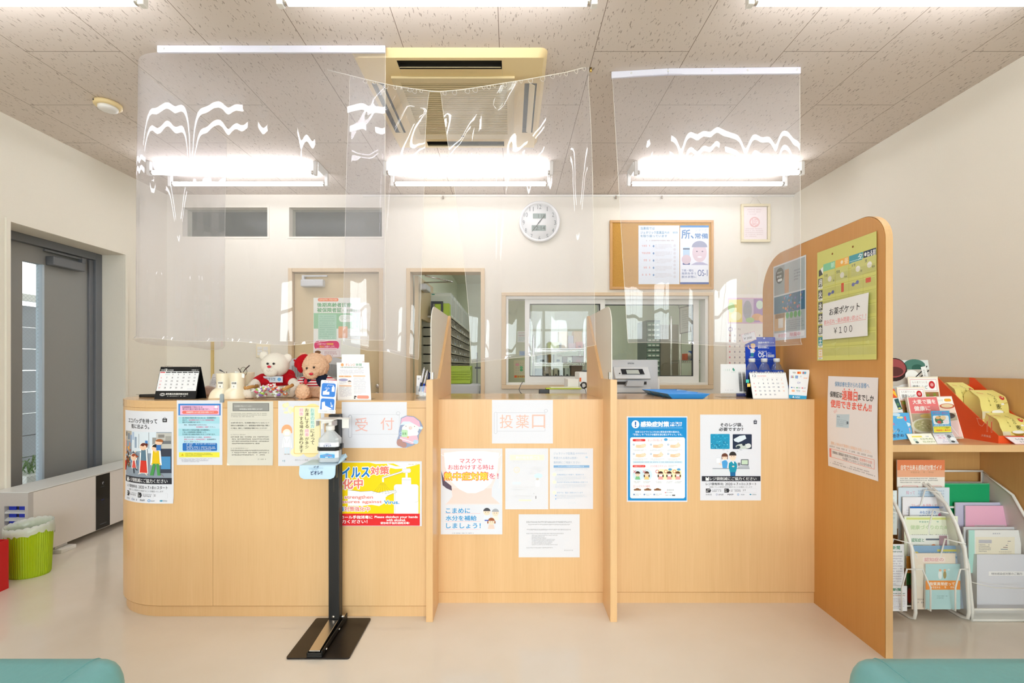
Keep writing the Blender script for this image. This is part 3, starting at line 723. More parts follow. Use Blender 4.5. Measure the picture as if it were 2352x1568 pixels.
def part_prof(d):
    y0, y1, z1 = 1.83+d, 2.72-d, 1.785-d
    pf = [(y1, 0), (y0, 0)]
    pf += [(y0+.12-(.12)*math.cos(a), z1-.12+.12*math.sin(a)) for a in [PI/2*k/10 for k in range(11)]]
    pf += [(y1-.2+.2*math.sin(a), z1-.2+.2*math.cos(a)) for a in [PI/2*k/10 for k in range(11)]]
    return pf
WOODP = wood('partition_laminate', '#bf843f', '#d49c58', .4)
part('panel', MB(WOODP).prism(part_prof(.0015), 'x', 1.487, 1.517), t)
e0, e1 = part_prof(0), part_prof(.0014); n = len(e0)
part('edge_banding', MB(WOOD).add([(1.4885, *p) for p in e0]+[(1.5175, *p) for p in e0], [(i, (i+1) % n, n+(i+1) % n, n+i) for i in range(n)], smooth=False), t)
# ------------------------------------------------------------------ vinyl curtains
STR = mat('clear_nylon_string', '#efe9dd', .3, var=.02, scale=50)
def edge_glints(fn, parent, n=60):
    """cut edges of a vinyl sheet as pale tubes, their glint put into the colour"""
    mb = MB(STR)
    for a in (0.0, 1.0): mb.tube([fn(a, k/n) for k in range(n+1)], .0009, 5)
    mb.tube([fn(k/200, 1.0) for k in range(201)], .0007, 5)
    part('edge_glint', mb, parent)
def wave(seed, comps):
    R = random.Random(seed); c = [(wl, am, R.uniform(0, 6.28)) for wl, am in comps]
    return lambda x: sum(am*math.sin(2*PI*x/wl+ph) for wl, am, ph in c)
def hem(b, s, L):
    """b in 0..1 down the sheet, packed near the hem; returns (share of the drop, outward kick of the hem)"""
    k = b*(.986/.9) if b < .9 else .986+(b-.9)*.14
    d = max(0, k-.988)*L
    return k, d*(.70+.05*math.sin(s*7.3)+.03*math.sin(s*17+1))
def rail(name_parent, p, q, clips):
    p, q = Vector(p), Vector(q); d = (q-p).normalized(); s = Vector((-d.y, d.x, 0))*.006; up = Vector((0, 0, .033))
    mb = MB(RAILW)
    mb.hexa([p-s, q-s, q+s, p+s, p-s+up, q-s+up, q+s+up, p+s+up])
    r = part('rail', mb, name_parent, bevel=.003)
    for k in clips:
        c = p.lerp(q, k)+Vector((0, 0, .018)); n_ = Vector((d.y, -d.x, 0))
        part('rail_screw', MB(WHITEM).cyl(c+n_*.0055, c+n_*.009, .005, 10), r)
# wide curtain with the wrapped corner, beside the grey door
t = thing('vinyl_curtain', 'wide clear vinyl curtain on a white rail wrapping round the bear end of the counter', 'vinyl curtain', (-1.1, 2.2, 1.27), 'clear vinyl curtains over the counter')
YA = 2.178
rail(t, (-1.664, YA, ZC-.034), (-.588, YA, ZC-.034), (.03, .28, .5, .72, .98))
path = []                                                         # plan of the sheet: side run, rounded corner, front run
for k in range(40): path.append((-1.853, 3.02-k*(3.02-2.36)/40))
for k in range(24):
    a = k/24*PI/2
    path.append((-1.853+.19*(1-math.cos(a)), 2.36-(2.36-YA)*math.sin(a)))
for k in range(261): path.append((-1.663+k*(1.663-.589)/260, YA))
L_ = [0]
for a, b in zip(path[:-1], path[1:]): L_.append(L_[-1]+math.hypot(b[0]-a[0], b[1]-a[1]))
wv = wave(3, ((.62, .010), (.31, .0055), (.17, .0032), (.083, .0009)))
wfine = wave(31, ((.135, .0024), (.071, .0009), (.047, .0004)))
w2 = wave(8, ((.9, .006), (.4, .003)))
def sheet1(a, b):
    f = a*(len(path)-1); i = min(int(f), len(path)-2); fr = f-i
    x = path[i][0]*(1-fr)+path[i+1][0]*fr; y = path[i][1]*(1-fr)+path[i+1][1]*fr
    dx, dy = path[i+1][0]-path[i][0], path[i+1][1]-path[i][1]; l = math.hypot(dx, dy); nx, ny = dy/l, -dx/l
    s = L_[i]+fr*l; b, curl = hem(b, s, 1.4); h = b*1.40
    am = min(1, .12+h/.55)*wv(s)+w2(s+h*.15)*b*.9+wfine(s+.02*b)*max(0, b-.22)
    z = ZC-.03-b*(1.365+.012*math.sin(s*5.2)+.006*math.sin(s*13))
    return (x+nx*(am+curl), y+ny*(am+curl), z)
mb = MB(VINYL).grid(sheet1, 324, 70)
edge_glints(sheet1, part('film', mb, t))
# middle curtain gathered on a string
t = thing('vinyl_curtain', 'clear vinyl curtain bunched along a sagging string below the air conditioner', 'vinyl curtain', (-.2, 2.34, 1.2), 'clear vinyl curtains over the counter')
YS = 2.34
SP = [(752, 160), (800, 172), (860, 187), (900, 196), (950, 204), (990, 209.5), (1010, 210.5), (1060, 206), (1100, 200), (1200, 184), (1300, 166), (1357, 151)]
spt = [P(u, v, YS) for u, v in SP]
def strz(X):
    for a, b in zip(spt[:-1], spt[1:]):
        if a[0] <= X <= b[0]: k = (X-a[0])/(b[0]-a[0]); return a[2]*(1-k)+b[2]*k
    return spt[0][2] if X < spt[0][0] else spt[-1][2]
so = part('string', MB(STR).tube([(x, YS, z) for x, y, z in spt], .0022, 6), t)
part('string_pin', MB(mat('brass_pin', '#c8a860', .3, 1.0, var=.05, scale=30)).cyl((spt[-1][0], YS, ZC-.02), (spt[-1][0], YS, ZC), .006, 8), so)
def edge(pts):
    def f(b):
        for p, q in zip(pts[:-1], pts[1:]):
            if p[0] <= b <= q[0]: k = (b-p[0])/(q[0]-p[0]); return p[1]*(1-k)+q[1]*k
        return pts[-1][1]
    return f
def gathered(seed, le, re, bot, tilt, strn, name):
    w1 = wave(seed, ((.36, .016), (.19, .008), (.10, .0035))); w3 = wave(seed+5, ((.5, .012), (.23, .006)))
    def f(a, b):
        b, curl = hem(b, a*.6+seed, 1.4)
        x = le(b)*(1-a)+re(b)*a
        xt = le(0)*(1-a)+re(0)*a
        zt = strz(xt)-.004; zb_ = bot(a)
        z = zt+(zb_-zt)*b
        s = x
        near = max(0, 1-b/.28)                                    # crumpled just under the string
        y = YS+(.25+.75*min(1, b*2.6))*w1(s+b*.05)*1.1+w3(s*1.2+b*.7)*near*3.2*min(1, b*14)+.014*near*math.sin(s*30+b*24)*min(1, b*12)-tilt(b)+wfine(s+1.7+.03*b)*max(0, b-.3)
        y -= curl
        return (x, y, z)
    edge_glints(f, part(name, MB(VINYL).grid(f, 170, 90), t))
    lp = MB(STR)                                                  # small loops of film tied along the string
    R = random.Random(seed)
    x = le(0)+.02
    while x < re(0)-.02:
        r = R.uniform(.006, .016); z = strz(x)-.002
        lp.tube([(x+r*.8*math.sin(q), YS-.004-.004*math.sin(q*2), z-r*(1-math.cos(q))*.8) for q in [2*PI*k/12 for k in range(12)]], .0011, 5, closed=True)
        x += R.uniform(.022, .07)
    part('loops', lp, so, kind='stuff')
X_ = lambda u, Y=YS: (u-CU)*Y/F
zz = lambda v, Y=YS: CH+(CV-v)*Y/F
def botf(pts):
    e = edge([(a, zz(v)) for a, v in pts]); return e
gathered(21, edge([(0, X_(805)), (.3, X_(800)), (1, X_(797))]), edge([(0, X_(986)), (.1, X_(979)), (.5, X_(974)), (1, X_(966))]), botf([(0, 792), (.3, 805), (.6, 808), (.8, 818), (1, 826)]), lambda b: .05*b, 1, 'film')
gathered(34, edge([(0, X_(1012)), (.3, X_(1040)), (.6, X_(1066)), (.8, X_(1078)), (1, X_(1085))]), edge([(0, X_(1352)), (.4, X_(1357)), (1, X_(1360))]), botf([(0, 834), (.2, 827), (.5, 818), (.8, 806), (1, 794)]), lambda b: .07*b, 1, 'film')
# right-hand curtain
t = thing('vinyl_curtain', 'clear vinyl curtain on a slightly bent white rail over the blue trays', 'vinyl curtain', (1.0, 2.35, 1.25), 'clear vinyl curtains over the counter')
for (a, b, cl) in (((.520, 2.372, ZC-.034), (.80, 2.345, ZC-.034), (.35,)), ((.80, 2.345, ZC-.034), (1.468, 2.335, ZC-.034), (.0, .33, .6, .97))): rail(t, a, b, cl)
wv4 = wave(12, ((.55, .010), (.28, .0055), (.16, .0034), (.08, .0008))); w5 = wave(15, ((.7, .006), (.33, .003)))
le, re = edge([(0, .524), (.5, .56), (1, .598)]), edge([(0, 1.467), (1, 1.478)])
def sheet3(a, b):
    b, curl = hem(b, a*1.1+2, 1.4)
    x = le(b)*(1-a)+re(b)*a
    y = 2.338+max(0, (.8-x))*.11*(1-b*.5); h = b*1.39
    y += min(1, .12+h/.55)*wv4(x)+w5(x+h*.15)*b*.9+wfine(x*1.07+3+.02*b)*max(0, b-.22)-curl
    return (x, y, ZC-.03-b*(1.372+.010*math.sin(x*6+.6)))
edge_glints(sheet3, part('film', MB(VINYL).grid(sheet3, 240, 70), t))
# ------------------------------------------------------------------ notices on the counter fronts
PAPER = '#e5e5ed'
# eco bag poster, on the rounded end
def curved(r, s0, z0, z1):
    """r drawing rectangle; runs along the counter outline from arc length s0 (negative = round the corner)"""
    def f(x, y, off):
        a = (x-r[0])/(r[2]-r[0]); s = s0+a*.297; z = z1+(z0-z1)*(y-r[1])/(r[3]-r[1])
        d = .0014+off+(.003*max(0, (y-r[3]+120)/120)**2 if y > r[3]-120 else 0)
        if s >= 0: return (-1.616+s, YLF-d, z)
        t_ = -s/.36; R = .36+d
        return (-1.616-R*math.sin(t_), 2.487-R*math.cos(t_), z)
    return f
def bag_icon(s, x, y, k, col):
    s.poly([(x, y), (x+k, y), (x+k*.95, y+k), (x+k*.05, y+k)], col); s.ring(x+k/2, y, k*.32, k*.1, col)
    s.rect(x+k*.25, y+k*.3, x+k*.75, y+k*.42, PAPER).rect(x+k*.25, y+k*.55, x+k*.75, y+k*.67, PAPER)
def bag_footer(s, x0, x1, y, k):
    """the lower part that the two bag posters share; y = top of the black band, k = scale"""
    w_ = x1-x0
    s.rect(x0, y, x1, y+80*k, '#2a2a33')
    s.poly([(x0+w_*.065, y+14*k), (x0+w_*.08, y+14*k), (x0+w_*.08, y+30*k), (x0+w_*.105, y+30*k), (x0+w_*.105, y+14*k), (x0+w_*.12, y+14*k), (x0+w_*.12, y+70*k), (x0+w_*.065, y+70*k)], '#f4f4f4')
    s.text('レジ袋削減にご協力ください', x0+w_*.135, y+15*k, x0+w_*.93, y+66*k, '#f2f2f4', .012)
    yy = y+104*k
    s.text('レジ袋有料化', x0+w_*.07, yy, x0+w_*.37, yy+40*k, '#2a2a2e', .014)
    s.text('2020', x0+w_*.40, yy+2*k, x0+w_*.52, yy+40*k, '#2a2a2e', .012); s.text('年', x0+w_*.54, yy+10*k, x0+w_*.575, yy+38*k, '#2a2a2e', .01)
    s.text('7', x0+w_*.59, yy+2*k, x0+w_*.62, yy+40*k, '#2a2a2e', .012); s.text('月', x0+w_*.63, yy+10*k, x0+w_*.66, yy+38*k, '#2a2a2e', .01)
    s.text('1', x0+w_*.675, yy+2*k, x0+w_*.695, yy+40*k, '#2a2a2e', .012); s.text('日', x0+w_*.71, yy+10*k, x0+w_*.74, yy+38*k, '#2a2a2e', .01)
    s.text('スタート', x0+w_*.755, yy, x0+w_*.93, yy+40*k, '#2a2a2e', .014)
    s.text('店頭にてレジ袋有料化を実施することを確認いたします', x0+w_*.13, yy+56*k, x0+w_*.86, yy+80*k, '#5c5c60')
    y3 = yy+92*k
    for a in (.07, .385):
        s.poly([(x0+w_*a, y3), (x0+w_*(a+.07), y3), (x0+w_*(a+.09), y3+32*k), (x0+w_*(a+.07), y3+64*k), (x0+w_*a, y3+64*k)], '#2d2d33')
        s.tl(x0+w_*(a+.008), y3+12*k, x0+w_*(a+.065), y3+26*k, '#f0f0f0'); s.tl(x0+w_*(a+.008), y3+36*k, x0+w_*(a+.05), y3+52*k, '#f0f0f0')
        s.tl(x0+w_*(a+.11), y3+12*k, x0+w_*(a+.28), y3+24*k, '#8a8a92'); s.tl(x0+w_*(a+.11), y3+32*k, x0+w_*(a+.28), y3+48*k, '#55555c')
    s.frame(x0+w_*.69, y3, x0+w_*.93, y3+62*k, 1.5*k, '#c8c8cc'); s.tl(x0+w_*.70, y3+14*k, x0+w_*.76, y3+40*k, '#a0a0a6')
    y4 = y3+82*k
    s.text('財務省', x0+w_*.07, y4, x0+w_*.17, y4+26*k, '#6c6c72')
    s.ring(x0+w_*.255, y4+13*k, 14*k, 4*k, '#3a5a9c'); s.tl(x0+w_*.285, y4+4*k, x0+w_*.37, y4+24*k, '#4a4a52')
    s.text('MAFF', x0+w_*.44, y4+2*k, x0+w_*.54, y4+24*k, '#3c3c44', .02)
    s.ring(x0+w_*.62, y4+13*k, 16*k, 6*k, '#1d8ac8'); s.tl(x0+w_*.65, y4+6*k, x0+w_*.74, y4+22*k, '#6a7a86')
    s.ell(x0+w_*.83, y4+12*k, 16*k, 10*k, '#2a8fb0'); s.text('環境省', x0+w_*.86, y4+2*k, x0+w_*.93, y4+24*k, '#5c6c78')
s = Sheet(100, 225, 728, 1395, PAPER, nx=26, ny=48)
s.text('エコバッグを持って', 188, 322, 570, 382, '#2b2b2e', .02); s.text('街に出よう。', 246, 396, 485, 452, '#2b2b2e', .02)
bag_icon(s, 620, 318, 46, '#2b2b2e')
n_ = 8
def vr(a, b, c, d, col): s.rect(a, b, c, d, col)
vr(118, 490, 710, 1075, '#8f9aa8'); vr(250, 490, 560, 760, '#dfe8f2'); vr(118, 490, 250, 620, '#b9b1a6'); vr(560, 500, 710, 700, '#c5c2bc')
for a, b, c, d, col in ((130, 505, 160, 560, '#6e6a66'), (175, 520, 215, 600, '#7d8796'), (225, 540, 255, 640, '#8ea4c4'), (262, 500, 290, 600, '#a9bcd8'), (300, 560, 330, 700, '#94a6bd'), (480, 495, 486, 700, '#8e959c'), (358, 520, 364, 700, '#9aa2aa'), (440, 600, 470, 660, '#4a86c8'), (520, 560, 560, 690, '#9c9a98'), (580, 520, 640, 560, '#8c8884'), (650, 540, 706, 600, '#a5a29c'), (575, 600, 705, 640, '#727478')): s.rect(a, b, c, d, col)
s.poly([(118, 600), (220, 640), (220, 690), (118, 690)], '#e58a5c'); s.poly([(118, 690), (235, 720), (235, 900), (118, 1010)], '#7a4f2e')
R = random.Random(2)
for k in range(46):
    x, y = R.uniform(122, 230), R.uniform(700, 960); s.ell(x, y, R.uniform(7, 18), R.uniform(10, 24), R.choice(('#d98b34', '#f0b24c', '#8c3b22', '#4a5a34', '#c9592c', '#e8d2a2', '#54331f')), n=10)
s.rect(600, 700, 710, 1010, '#3c4150'); s.rect(606, 800, 700, 960, '#4f93c8')
for k in range(16): s.ell(R.uniform(240, 600), R.uniform(740, 900), R.uniform(8, 20), R.uniform(26, 60), R.choice(('#39435c', '#5a6a88', '#2d3a4c', '#6d8ab0', '#7f5a4a')), n=10)
s.poly([(130, 1060), (300, 905), (520, 905), (640, 1060)], '#a59aa2'); s.poly([(118, 880), (150, 880), (140, 1005), (118, 1005)], '#d8281e')
def outl_fig(cx, head, y0, y1, top, low, hair, w1=34):
    s.poly([(cx-w1-8, head+36), (cx+w1+8, head+36), (cx+w1+20, y1+8), (cx-w1-20, y1+8)], '#ffffff'); s.ell(cx, head, 50, 54, '#ffffff')
    s.poly([(cx-w1+8, head+36), (cx+w1-8, head+36), (cx+w1, y0), (cx-w1, y0)], top); s.poly([(cx-w1, y0), (cx+w1, y0), (cx+w1+12, y1), (cx-w1-12, y1)], low)
    s.ell(cx-4, head, 40, 44, '#f6cdb0'); s.ell(cx+6, head-8, 42, 42, hair, 190, 380)
outl_fig(425, 680, 855, 1010, '#5f7d92', '#d8392c', '#6a2c22'); s.ell(462, 650, 16, 16, '#6a2c22')
s.line([(395, 745), (330, 752)], 12, '#5f7d92'); s.ell(322, 750, 11, 9, '#f6cdb0')
s.poly([(525, 740), (598, 740), (604, 890), (524, 890)], '#ffffff'); outl_fig(560, 690, 880, 900, '#e9c21c', '#e9c21c', '#1c1c20', 38); s.ell(590, 618, 36, 36, '#f6cdb0'); s.ell(596, 606, 36, 30, '#a86438', 180, 380); s.rect(566, 650, 610, 720, '#3f78c0')
s.poly([(530, 890), (560, 890), (535, 1040), (498, 1040)], '#4d9a54'); s.poly([(562, 890), (590, 890), (606, 1040), (576, 1040)], '#4d9a54')
outl_fig(298, 822, 900, 958, '#e2584c', '#e2584c', '#a44a2c', 20); s.line([(290, 958), (300, 1028)], 12, '#303848'); s.line([(310, 958), (350, 985)], 12, '#303848'); s.ell(345, 805, 22, 8, '#a44a2c')
s.line([(410, 1010), (360, 1030)], 10, '#f6e6d8'); s.line([(440, 1010), (470, 1040)], 10, '#f6e6d8')
bag_footer(s, 118, 712, 1072, 1.0)
poster('poster', s, curved((100, 225, 728, 1395), -.232, .527, .951), 'eco bag poster with a family in a shopping street, on the rounded counter end', group='notices on the counter fronts')
# shared planar placement
zo = lambda Y, ox, oy, sc, **k: flat(Y, ox, oy, sc, **k)
def kcurl(v0, amt, span=40):
    return lambda u, v: amt*max(0, (v-v0+span)/span)**2 if v > v0-span else 0
G = 'notices on the counter fronts'
# blue and pink notice
s = Sheet(765, 106, 1350, 937, PAPER, nx=3, ny=8)
s.rect(785, 150, 1328, 300, '#3e86d2').rect(808, 172, 1312, 292, '#f6bfe0')
s.text('医療機関等で受診される', 838, 182, 1095, 206, '#5c2f58', .012); s.text('東日本大震災の被災者の皆さまへ', 838, 208, 1186, 232, '#5c2f58', .012)
s.ell(1270, 190, 20, 16, '#ffffff'); s.tl(1238, 212, 1296, 222, '#b070a0'); s.rr(835, 240, 1298, 280, 20, '#ee7a6c'); s.text('医療機関等における窓口負担の免除について', 890, 248, 1240, 270, '#fff4f2', .012)
s.rect(785, 316, 1315, 405, '#a9dcea').rect(785, 405, 1315, 470, '#c4e4f4').rect(785, 470, 1315, 563, '#a9dcea').rect(785, 563, 1315, 770, '#c4e4f4')
for y, tx, x1 in ((322, '窓口負担の免除を受けるためには、医療機関等の', 1270), (378, '提示する必要があります。', 1068), (478, '現在お持ちの免除証明書の有効期限後も、', 1195), (506, 'ご加入の医療保険の保険者により、', 1150), (534, '引き続き窓口負担が免除されることがあります。', 1262)): s.text(tx, 838, y, x1, y+20, '#2f4a58', .012)
s.text('窓口で、', 838, 350, 905, 370, '#2f4a58', .012).text('有効期限の切れていない免除証明書を', 918, 350, 1250, 370, '#d8487c', .012)
s.text('現在、免除証明書をお持ちの方は、', 858, 413, 1155, 431, '#33505e', .006).text('有効期限をご確認', 1015, 440, 1168, 459, '#d8487c', .012).text('ください。', 1172, 440, 1262, 459, '#33505e', .006)
s.text('窓口負担が免除される場合、', 858, 571, 1095, 589, '#33505e', .006).text('有効期限の', 1110, 571, 1208, 589, '#d8487c', .012).text('更新された新しい免除証明書を、', 858, 599, 1140, 617, '#d8487c', .012).text('医療機関等の', 1155, 599, 1268, 617, '#33505e', .006).text('窓口でご提示ください。', 858, 627, 1065, 645, '#33505e', .006)
s.rr(840, 655, 1284, 756, 14, '#2f74c0')
for y, x1 in ((661, 1265), (680, 960), (700, 1265), (719, 1265), (738, 1210)): s.tl(890, y, x1, y+12, '#e6f0fa')
s.rect(793, 774, 1315, 838, '#f2e94a'); s.poly([(838, 788), (855, 818), (820, 818)], '#e0b818'); s.para(876, 784, 1230, 834, 3, '#8e8a3a')
s.tl(795, 852, 1220, 858, '#b0a8b8'); s.para(825, 866, 1205, 905, 3, '#7c7c98')
poster('poster', s, zo(YLF, 270, 900, 5.6), 'blue and pink notice with a yellow strip, beside the eco bag poster', group=G)
# grey typed notice
GP = '#ddd8cc'
s = Sheet(1415, 118, 2003, 940, GP, nx=3, ny=40)
s.rect(1483, 142, 1952, 246, '#7e7c78').rect(1492, 150, 1943, 238, '#9a9894'); s.text('生活保護を受給されている方へ', 1506, 172, 1735, 190, '#dedcd6', .01); s.text('後発医薬品の使用が原則となります', 1572, 210, 1866, 230, '#ecebe6', .01)
s.para(1462, 272, 1945, 332, 3, '#8a857c', .62, .42)
s.frame(1445, 358, 1975, 492, 2, '#b5afa2')
for y, tx, x1 in ((385, '2018年10月1日から、生活保護を受給されている方について', 1955), (420, '医師または歯科医師により、後発医薬品の使用が可能と判断さ', 1955), (455, 'れた場合は、原則として後発医薬品が調剤されることになります', 1925)): s.text(tx, 1460, y, x1, y+20, '#4a463f', .012)
s.text('Q これまでとどう変わるの？', 1458, 540, 1650, 556, '#7a756a'); 
for y in (570, 598, 626, 654): s.tl(1474 if y > 570 else 1458, y, 1950 if y < 654 else 1828, y+14, '#5f5a50', .95)
s.text('Q なぜ後発医薬品なの？', 1458, 716, 1685, 730, '#7a756a')
for y in (744, 772, 800): s.tl(1474 if y > 744 else 1458, y, 1950 if y < 800 else 1895, y+14, '#5f5a50', .95)
s.ring(1818, 862, 9, 2, '#8a8478'); s.tl(1832, 855, 1920, 869, '#9a9488')
s.poly([(1415, 905), (1455, 940), (1415, 940)], '#ece9e0')
poster('poster', s, zo(YLF, 270, 900, 5.6, curl=kcurl(1068, .004)), 'yellowed grey typed notice with a dark heading bar', group=G)
# vertical brush lettering notice (coordinates from the 3.92x view at 300,760)
s = Sheet(1330, 628, 1745, 1214, PAPER, nx=3, ny=6)
R = random.Random(5)
for k in range(9): s.ell(R.uniform(1370, 1480), R.uniform(650, 740), R.uniform(8, 26), R.uniform(8, 22), R.choice(('#fdf3c8', '#fcecb4', '#fef6dc')))
s.ell(1640, 690, 60, 36, '#fbe9a4'); s.ell(1500, 1090, 60, 40, '#fdf0c6'); s.ell(1620, 1100, 60, 36, '#fbeab0')
s.rr(1470, 674, 1712, 1106, 16, '#f6d683').rr(1477, 681, 1705, 1099, 12, '#fbf0c2')
def rtext(tx, x0, y0, x1, y1, c, halo=None):
    if halo: s.rr(x0-3, y0, x1+3, y1, 8, halo)
    s.vtext(tx, x0, y0, x1, y1, c, .01)
rtext('お薬の処方', 1622, 692, 1656, 874, '#86c8b8', '#e3f3ea'); rtext('によって', 1622, 880, 1656, 1022, '#4a3b28')
rtext('お渡しする', 1572, 692, 1606, 874, '#4a3b28'); rtext('順番', 1572, 880, 1606, 948, '#f0aeb4', '#fdeaea'); rtext('が多少', 1572, 952, 1606, 1058, '#4a3b28')
rtext('前後', 1522, 692, 1556, 762, '#f0aeb4', '#fdeaea'); rtext('する場合があります', 1522, 768, 1556, 1096, '#4a3b28')
s.ell(1408, 893, 48, 52, '#f5b183', 180, 360); s.poly([(1360, 893), (1456, 893), (1456, 918), (1360, 918)], '#f5b183'); s.ell(1408, 915, 36, 34, '#fdeee2'); s.rr(1388, 905, 1430, 935, 8, '#ffffff')
s.poly([(1378, 945), (1440, 945), (1456, 1048), (1364, 1048)], '#fdfdfd'); s.frame(1378, 945, 1440, 1048, 2, '#c9ccd4'); s.rect(1388, 1048, 1406, 1104, '#dce8f4').rect(1412, 1048, 1430, 1104, '#dce8f4'); s.rect(1384, 1104, 1406, 1112, '#b8b0b0').rect(1412, 1104, 1434, 1112, '#b8b0b0'); s.line([(1386, 960), (1400, 1006)], 2, '#b8bcc6').line([(1432, 960), (1414, 1006)], 2, '#b8bcc6')
s.text('泉町オレンジ薬局', 1480, 1152, 1600, 1168, '#a8a8ac'); s.tl(1366, 1160, 1392, 1176, '#a9c4d6')
poster('poster', s, zo(YLF, 300, 760, 3.92), 'notice with vertical lettering on a pale yellow panel, just behind the sanitizer bottle', group=G)
# reception sheet with a scroll (4.02x view at 640,840)
s = Sheet(583, 332, 1184, 757, PAPER, nx=3, ny=4)
s.frame(655, 448, 1116, 632, 2, '#bfc0c8'); s.rr(644, 452, 678, 664, 16, '#b9bac4').rr(647, 455, 675, 661, 13, PAPER); s.ring(662, 468, 14, 3, '#b9bac4'); s.ring(1104, 438, 18, 3, '#c2c3cb')
s.text('受', 708, 478, 824, 604, '#ecb7ae', -.008); s.text('付', 942, 478, 1066, 590, '#ecb7ae', -.008)
poster('poster', s, zo(YLF, 640, 840, 4.02), 'landscape reception sheet with faint red lettering on a drawn scroll', group=G)
# cut-out seated figure in a pink hat
s = Sheet(0, 0, 1, 1, base=False)
s.poly([(1125, 540), (1130, 480), (1180, 458), (1250, 465), (1310, 510), (1335, 565), (1318, 600), (1296, 640), (1292, 700), (1240, 735), (1170, 755), (1128, 748), (1092, 715), (1094, 680), (1110, 640), (1110, 600)], '#9aa6c4')
s.poly([(1130, 540), (1136, 486), (1184, 465), (1248, 472), (1300, 512), (1312, 570), (1290, 578), (1240, 530)], '#eebad0')
s.poly([(1124, 545), (1150, 512), (1210, 512), (1290, 556), (1312, 572), (1296, 582), (1200, 540), (1140, 544)], '#dceef8'); s.ell(1316, 572, 15, 14, '#dceef8')
s.ell(1218, 580, 78, 48, '#fdf3ee'); s.ell(1222, 622, 70, 34, '#ffffff'); s.ell(1218, 572, 15, 13, '#fbd8d0'); s.ring(1218, 572, 15, 2, '#b0a0b0'); s.ell(1182, 588, 24, 9, '#ffffff'); s.ell(1250, 588, 24, 9, '#ffffff'); s.ell(1178, 556, 4, 4, '#666'+'666'); s.ell(1256, 558, 4, 4, '#666666')
s.poly([(1120, 652), (1280, 640), (1292, 690), (1240, 722), (1130, 690)], '#f3bfd0'); s.line([(1120, 668), (1200, 690), (1262, 715)], 6, '#ffffff'); s.ell(1268, 700, 24, 20, '#bcd8f0'); s.ell(1196, 658, 8, 8, '#f0b060')
s.rr(1136, 588, 1194, 656, 12, '#c2e4bc'); s.ring(1132, 622, 14, 4, '#bcd8f0'); s.tl(1144, 612, 1186, 634, '#8cc48a')
s.ell(1120, 706, 28, 34, '#b98d86'); s.ell(1156, 728, 28, 26, '#b98d86')
poster('paper_cutout', s, zo(YLF, 640, 840, 4.02, gap=.0028), 'cut-out of a seated white-bearded figure in a pink hat holding a green mug', 'cutout')
# yellow virus poster, A3 landscape; its left end is behind the stand's post (4.02x view at 640,840)
s = Sheet(474, 880, 1322, 1478, PAPER, nx=4, ny=4)
s.rect(490, 892, 1304, 1362, '#ffd900').rect(490, 1362, 1304, 1474, '#e3262a')
s.poly([(840, 892), (1304, 892), (1304, 905), (1190, 935), (1120, 925), (1060, 900), (900, 905)], '#ffffff'); s.poly([(1030, 940), (1080, 950), (1180, 945), (1180, 930), (1080, 925), (1000, 900), (1020, 960)], '#ffffff')
s.poly([(955, 1025), (1150, 965), (1154, 978), (972, 1036), (972, 1072), (958, 1072)], '#ffffff'); s.line([(955, 1030), (1148, 966)], 3, '#8a8478'); s.line([(972, 1038), (1152, 982)], 3, '#8a8478')
s.rr(1140, 945, 1222, 985, 18, '#ffffff').rect(1172, 985, 1192, 1030, '#ffffff').rr(1138, 1030, 1224, 1098, 10, '#ffffff').rr(1066, 1092, 1292, 1380, 24, '#ffffff'); s.rect(1066, 1362, 1294, 1384, '#e3262a')
s.line([(1138, 1050), (1224, 1050)], 2, '#999288'); s.line([(1076, 1120), (1076, 1362)], 2, '#a09a90'); s.line([(1288, 1120), (1288, 1250), (1256, 1258)], 2, '#a09a90'); s.ring(1182, 965, 38, 2, '#999288', ry=18)
s.poly([(640, 1142), (760, 1158), (860, 1152), (920, 1168), (1000, 1150), (1080, 1144), (1090, 1164), (1030, 1185), (990, 1210), (990, 1260), (930, 1292), (860, 1280), (780, 1290), (640, 1290)], '#ffffff')
s.line([(640, 1142), (760, 1158), (860, 1152), (920, 1168)], 2.5, '#8a8478'); s.line([(920, 1168), (1080, 1144), (1090, 1164), (1000, 1200)], 2.5, '#8a8478'); s.line([(1086, 1150), (980, 1180)], 2, '#8a8478')
R = random.Random(9)
for i in range(7):
    for j in range(9):
        s.ell(950+(i-1.5)*(3+j*1.3)*2.2-j*4, 1085+j*11, 2.4, 2.4, '#5a5040', n=6)
def halo(tx, x0, y0, x1, y1, c, b=.02, sl=0.0):
    s.text(tx, x0-2, y0-2, x1+2, y1+2, '#ffffff', b+.07, sl); s.text(tx, x0, y0, x1, y1, c, b, sl)
halo('ウイルス', 500, 942, 838, 1036, '#1d7fd2', .03, -26*.5); halo('対策', 850, 932, 1020, 1004, '#f08070', .03, -6)
halo('強化中', 500, 1050, 776, 1140, '#f08070', .03, -12)
halo('We strengthen', 500, 1194, 872, 1232, '#ec8578', .02); halo('measures against', 500, 1240, 955, 1272, '#ec8578', .02); halo('Virus.', 976, 1240, 1114, 1272, '#1d8fd2', .02)
halo('病毒', 512, 1298, 604, 1340, '#1d7fd2', .02); halo('対策強化中', 608, 1298, 840, 1340, '#ec8578', .02)
s.text('アルコール手指消毒に', 500, 1380, 868, 1410, '#ffffff', .02); s.text('ご協力ください！', 500, 1420, 820, 1452, '#ffffff', .02)
s.text('Please disinfect your hands', 888, 1382, 1284, 1408, '#ffffff', .02); s.text('with alcohol.', 996, 1410, 1174, 1432, '#ffffff', .02); s.text('请协助手指的酒精消毒!', 940, 1438, 1208, 1460, '#ffffff', .015); s.tl(1200, 902, 1300, 912, '#c0b060')
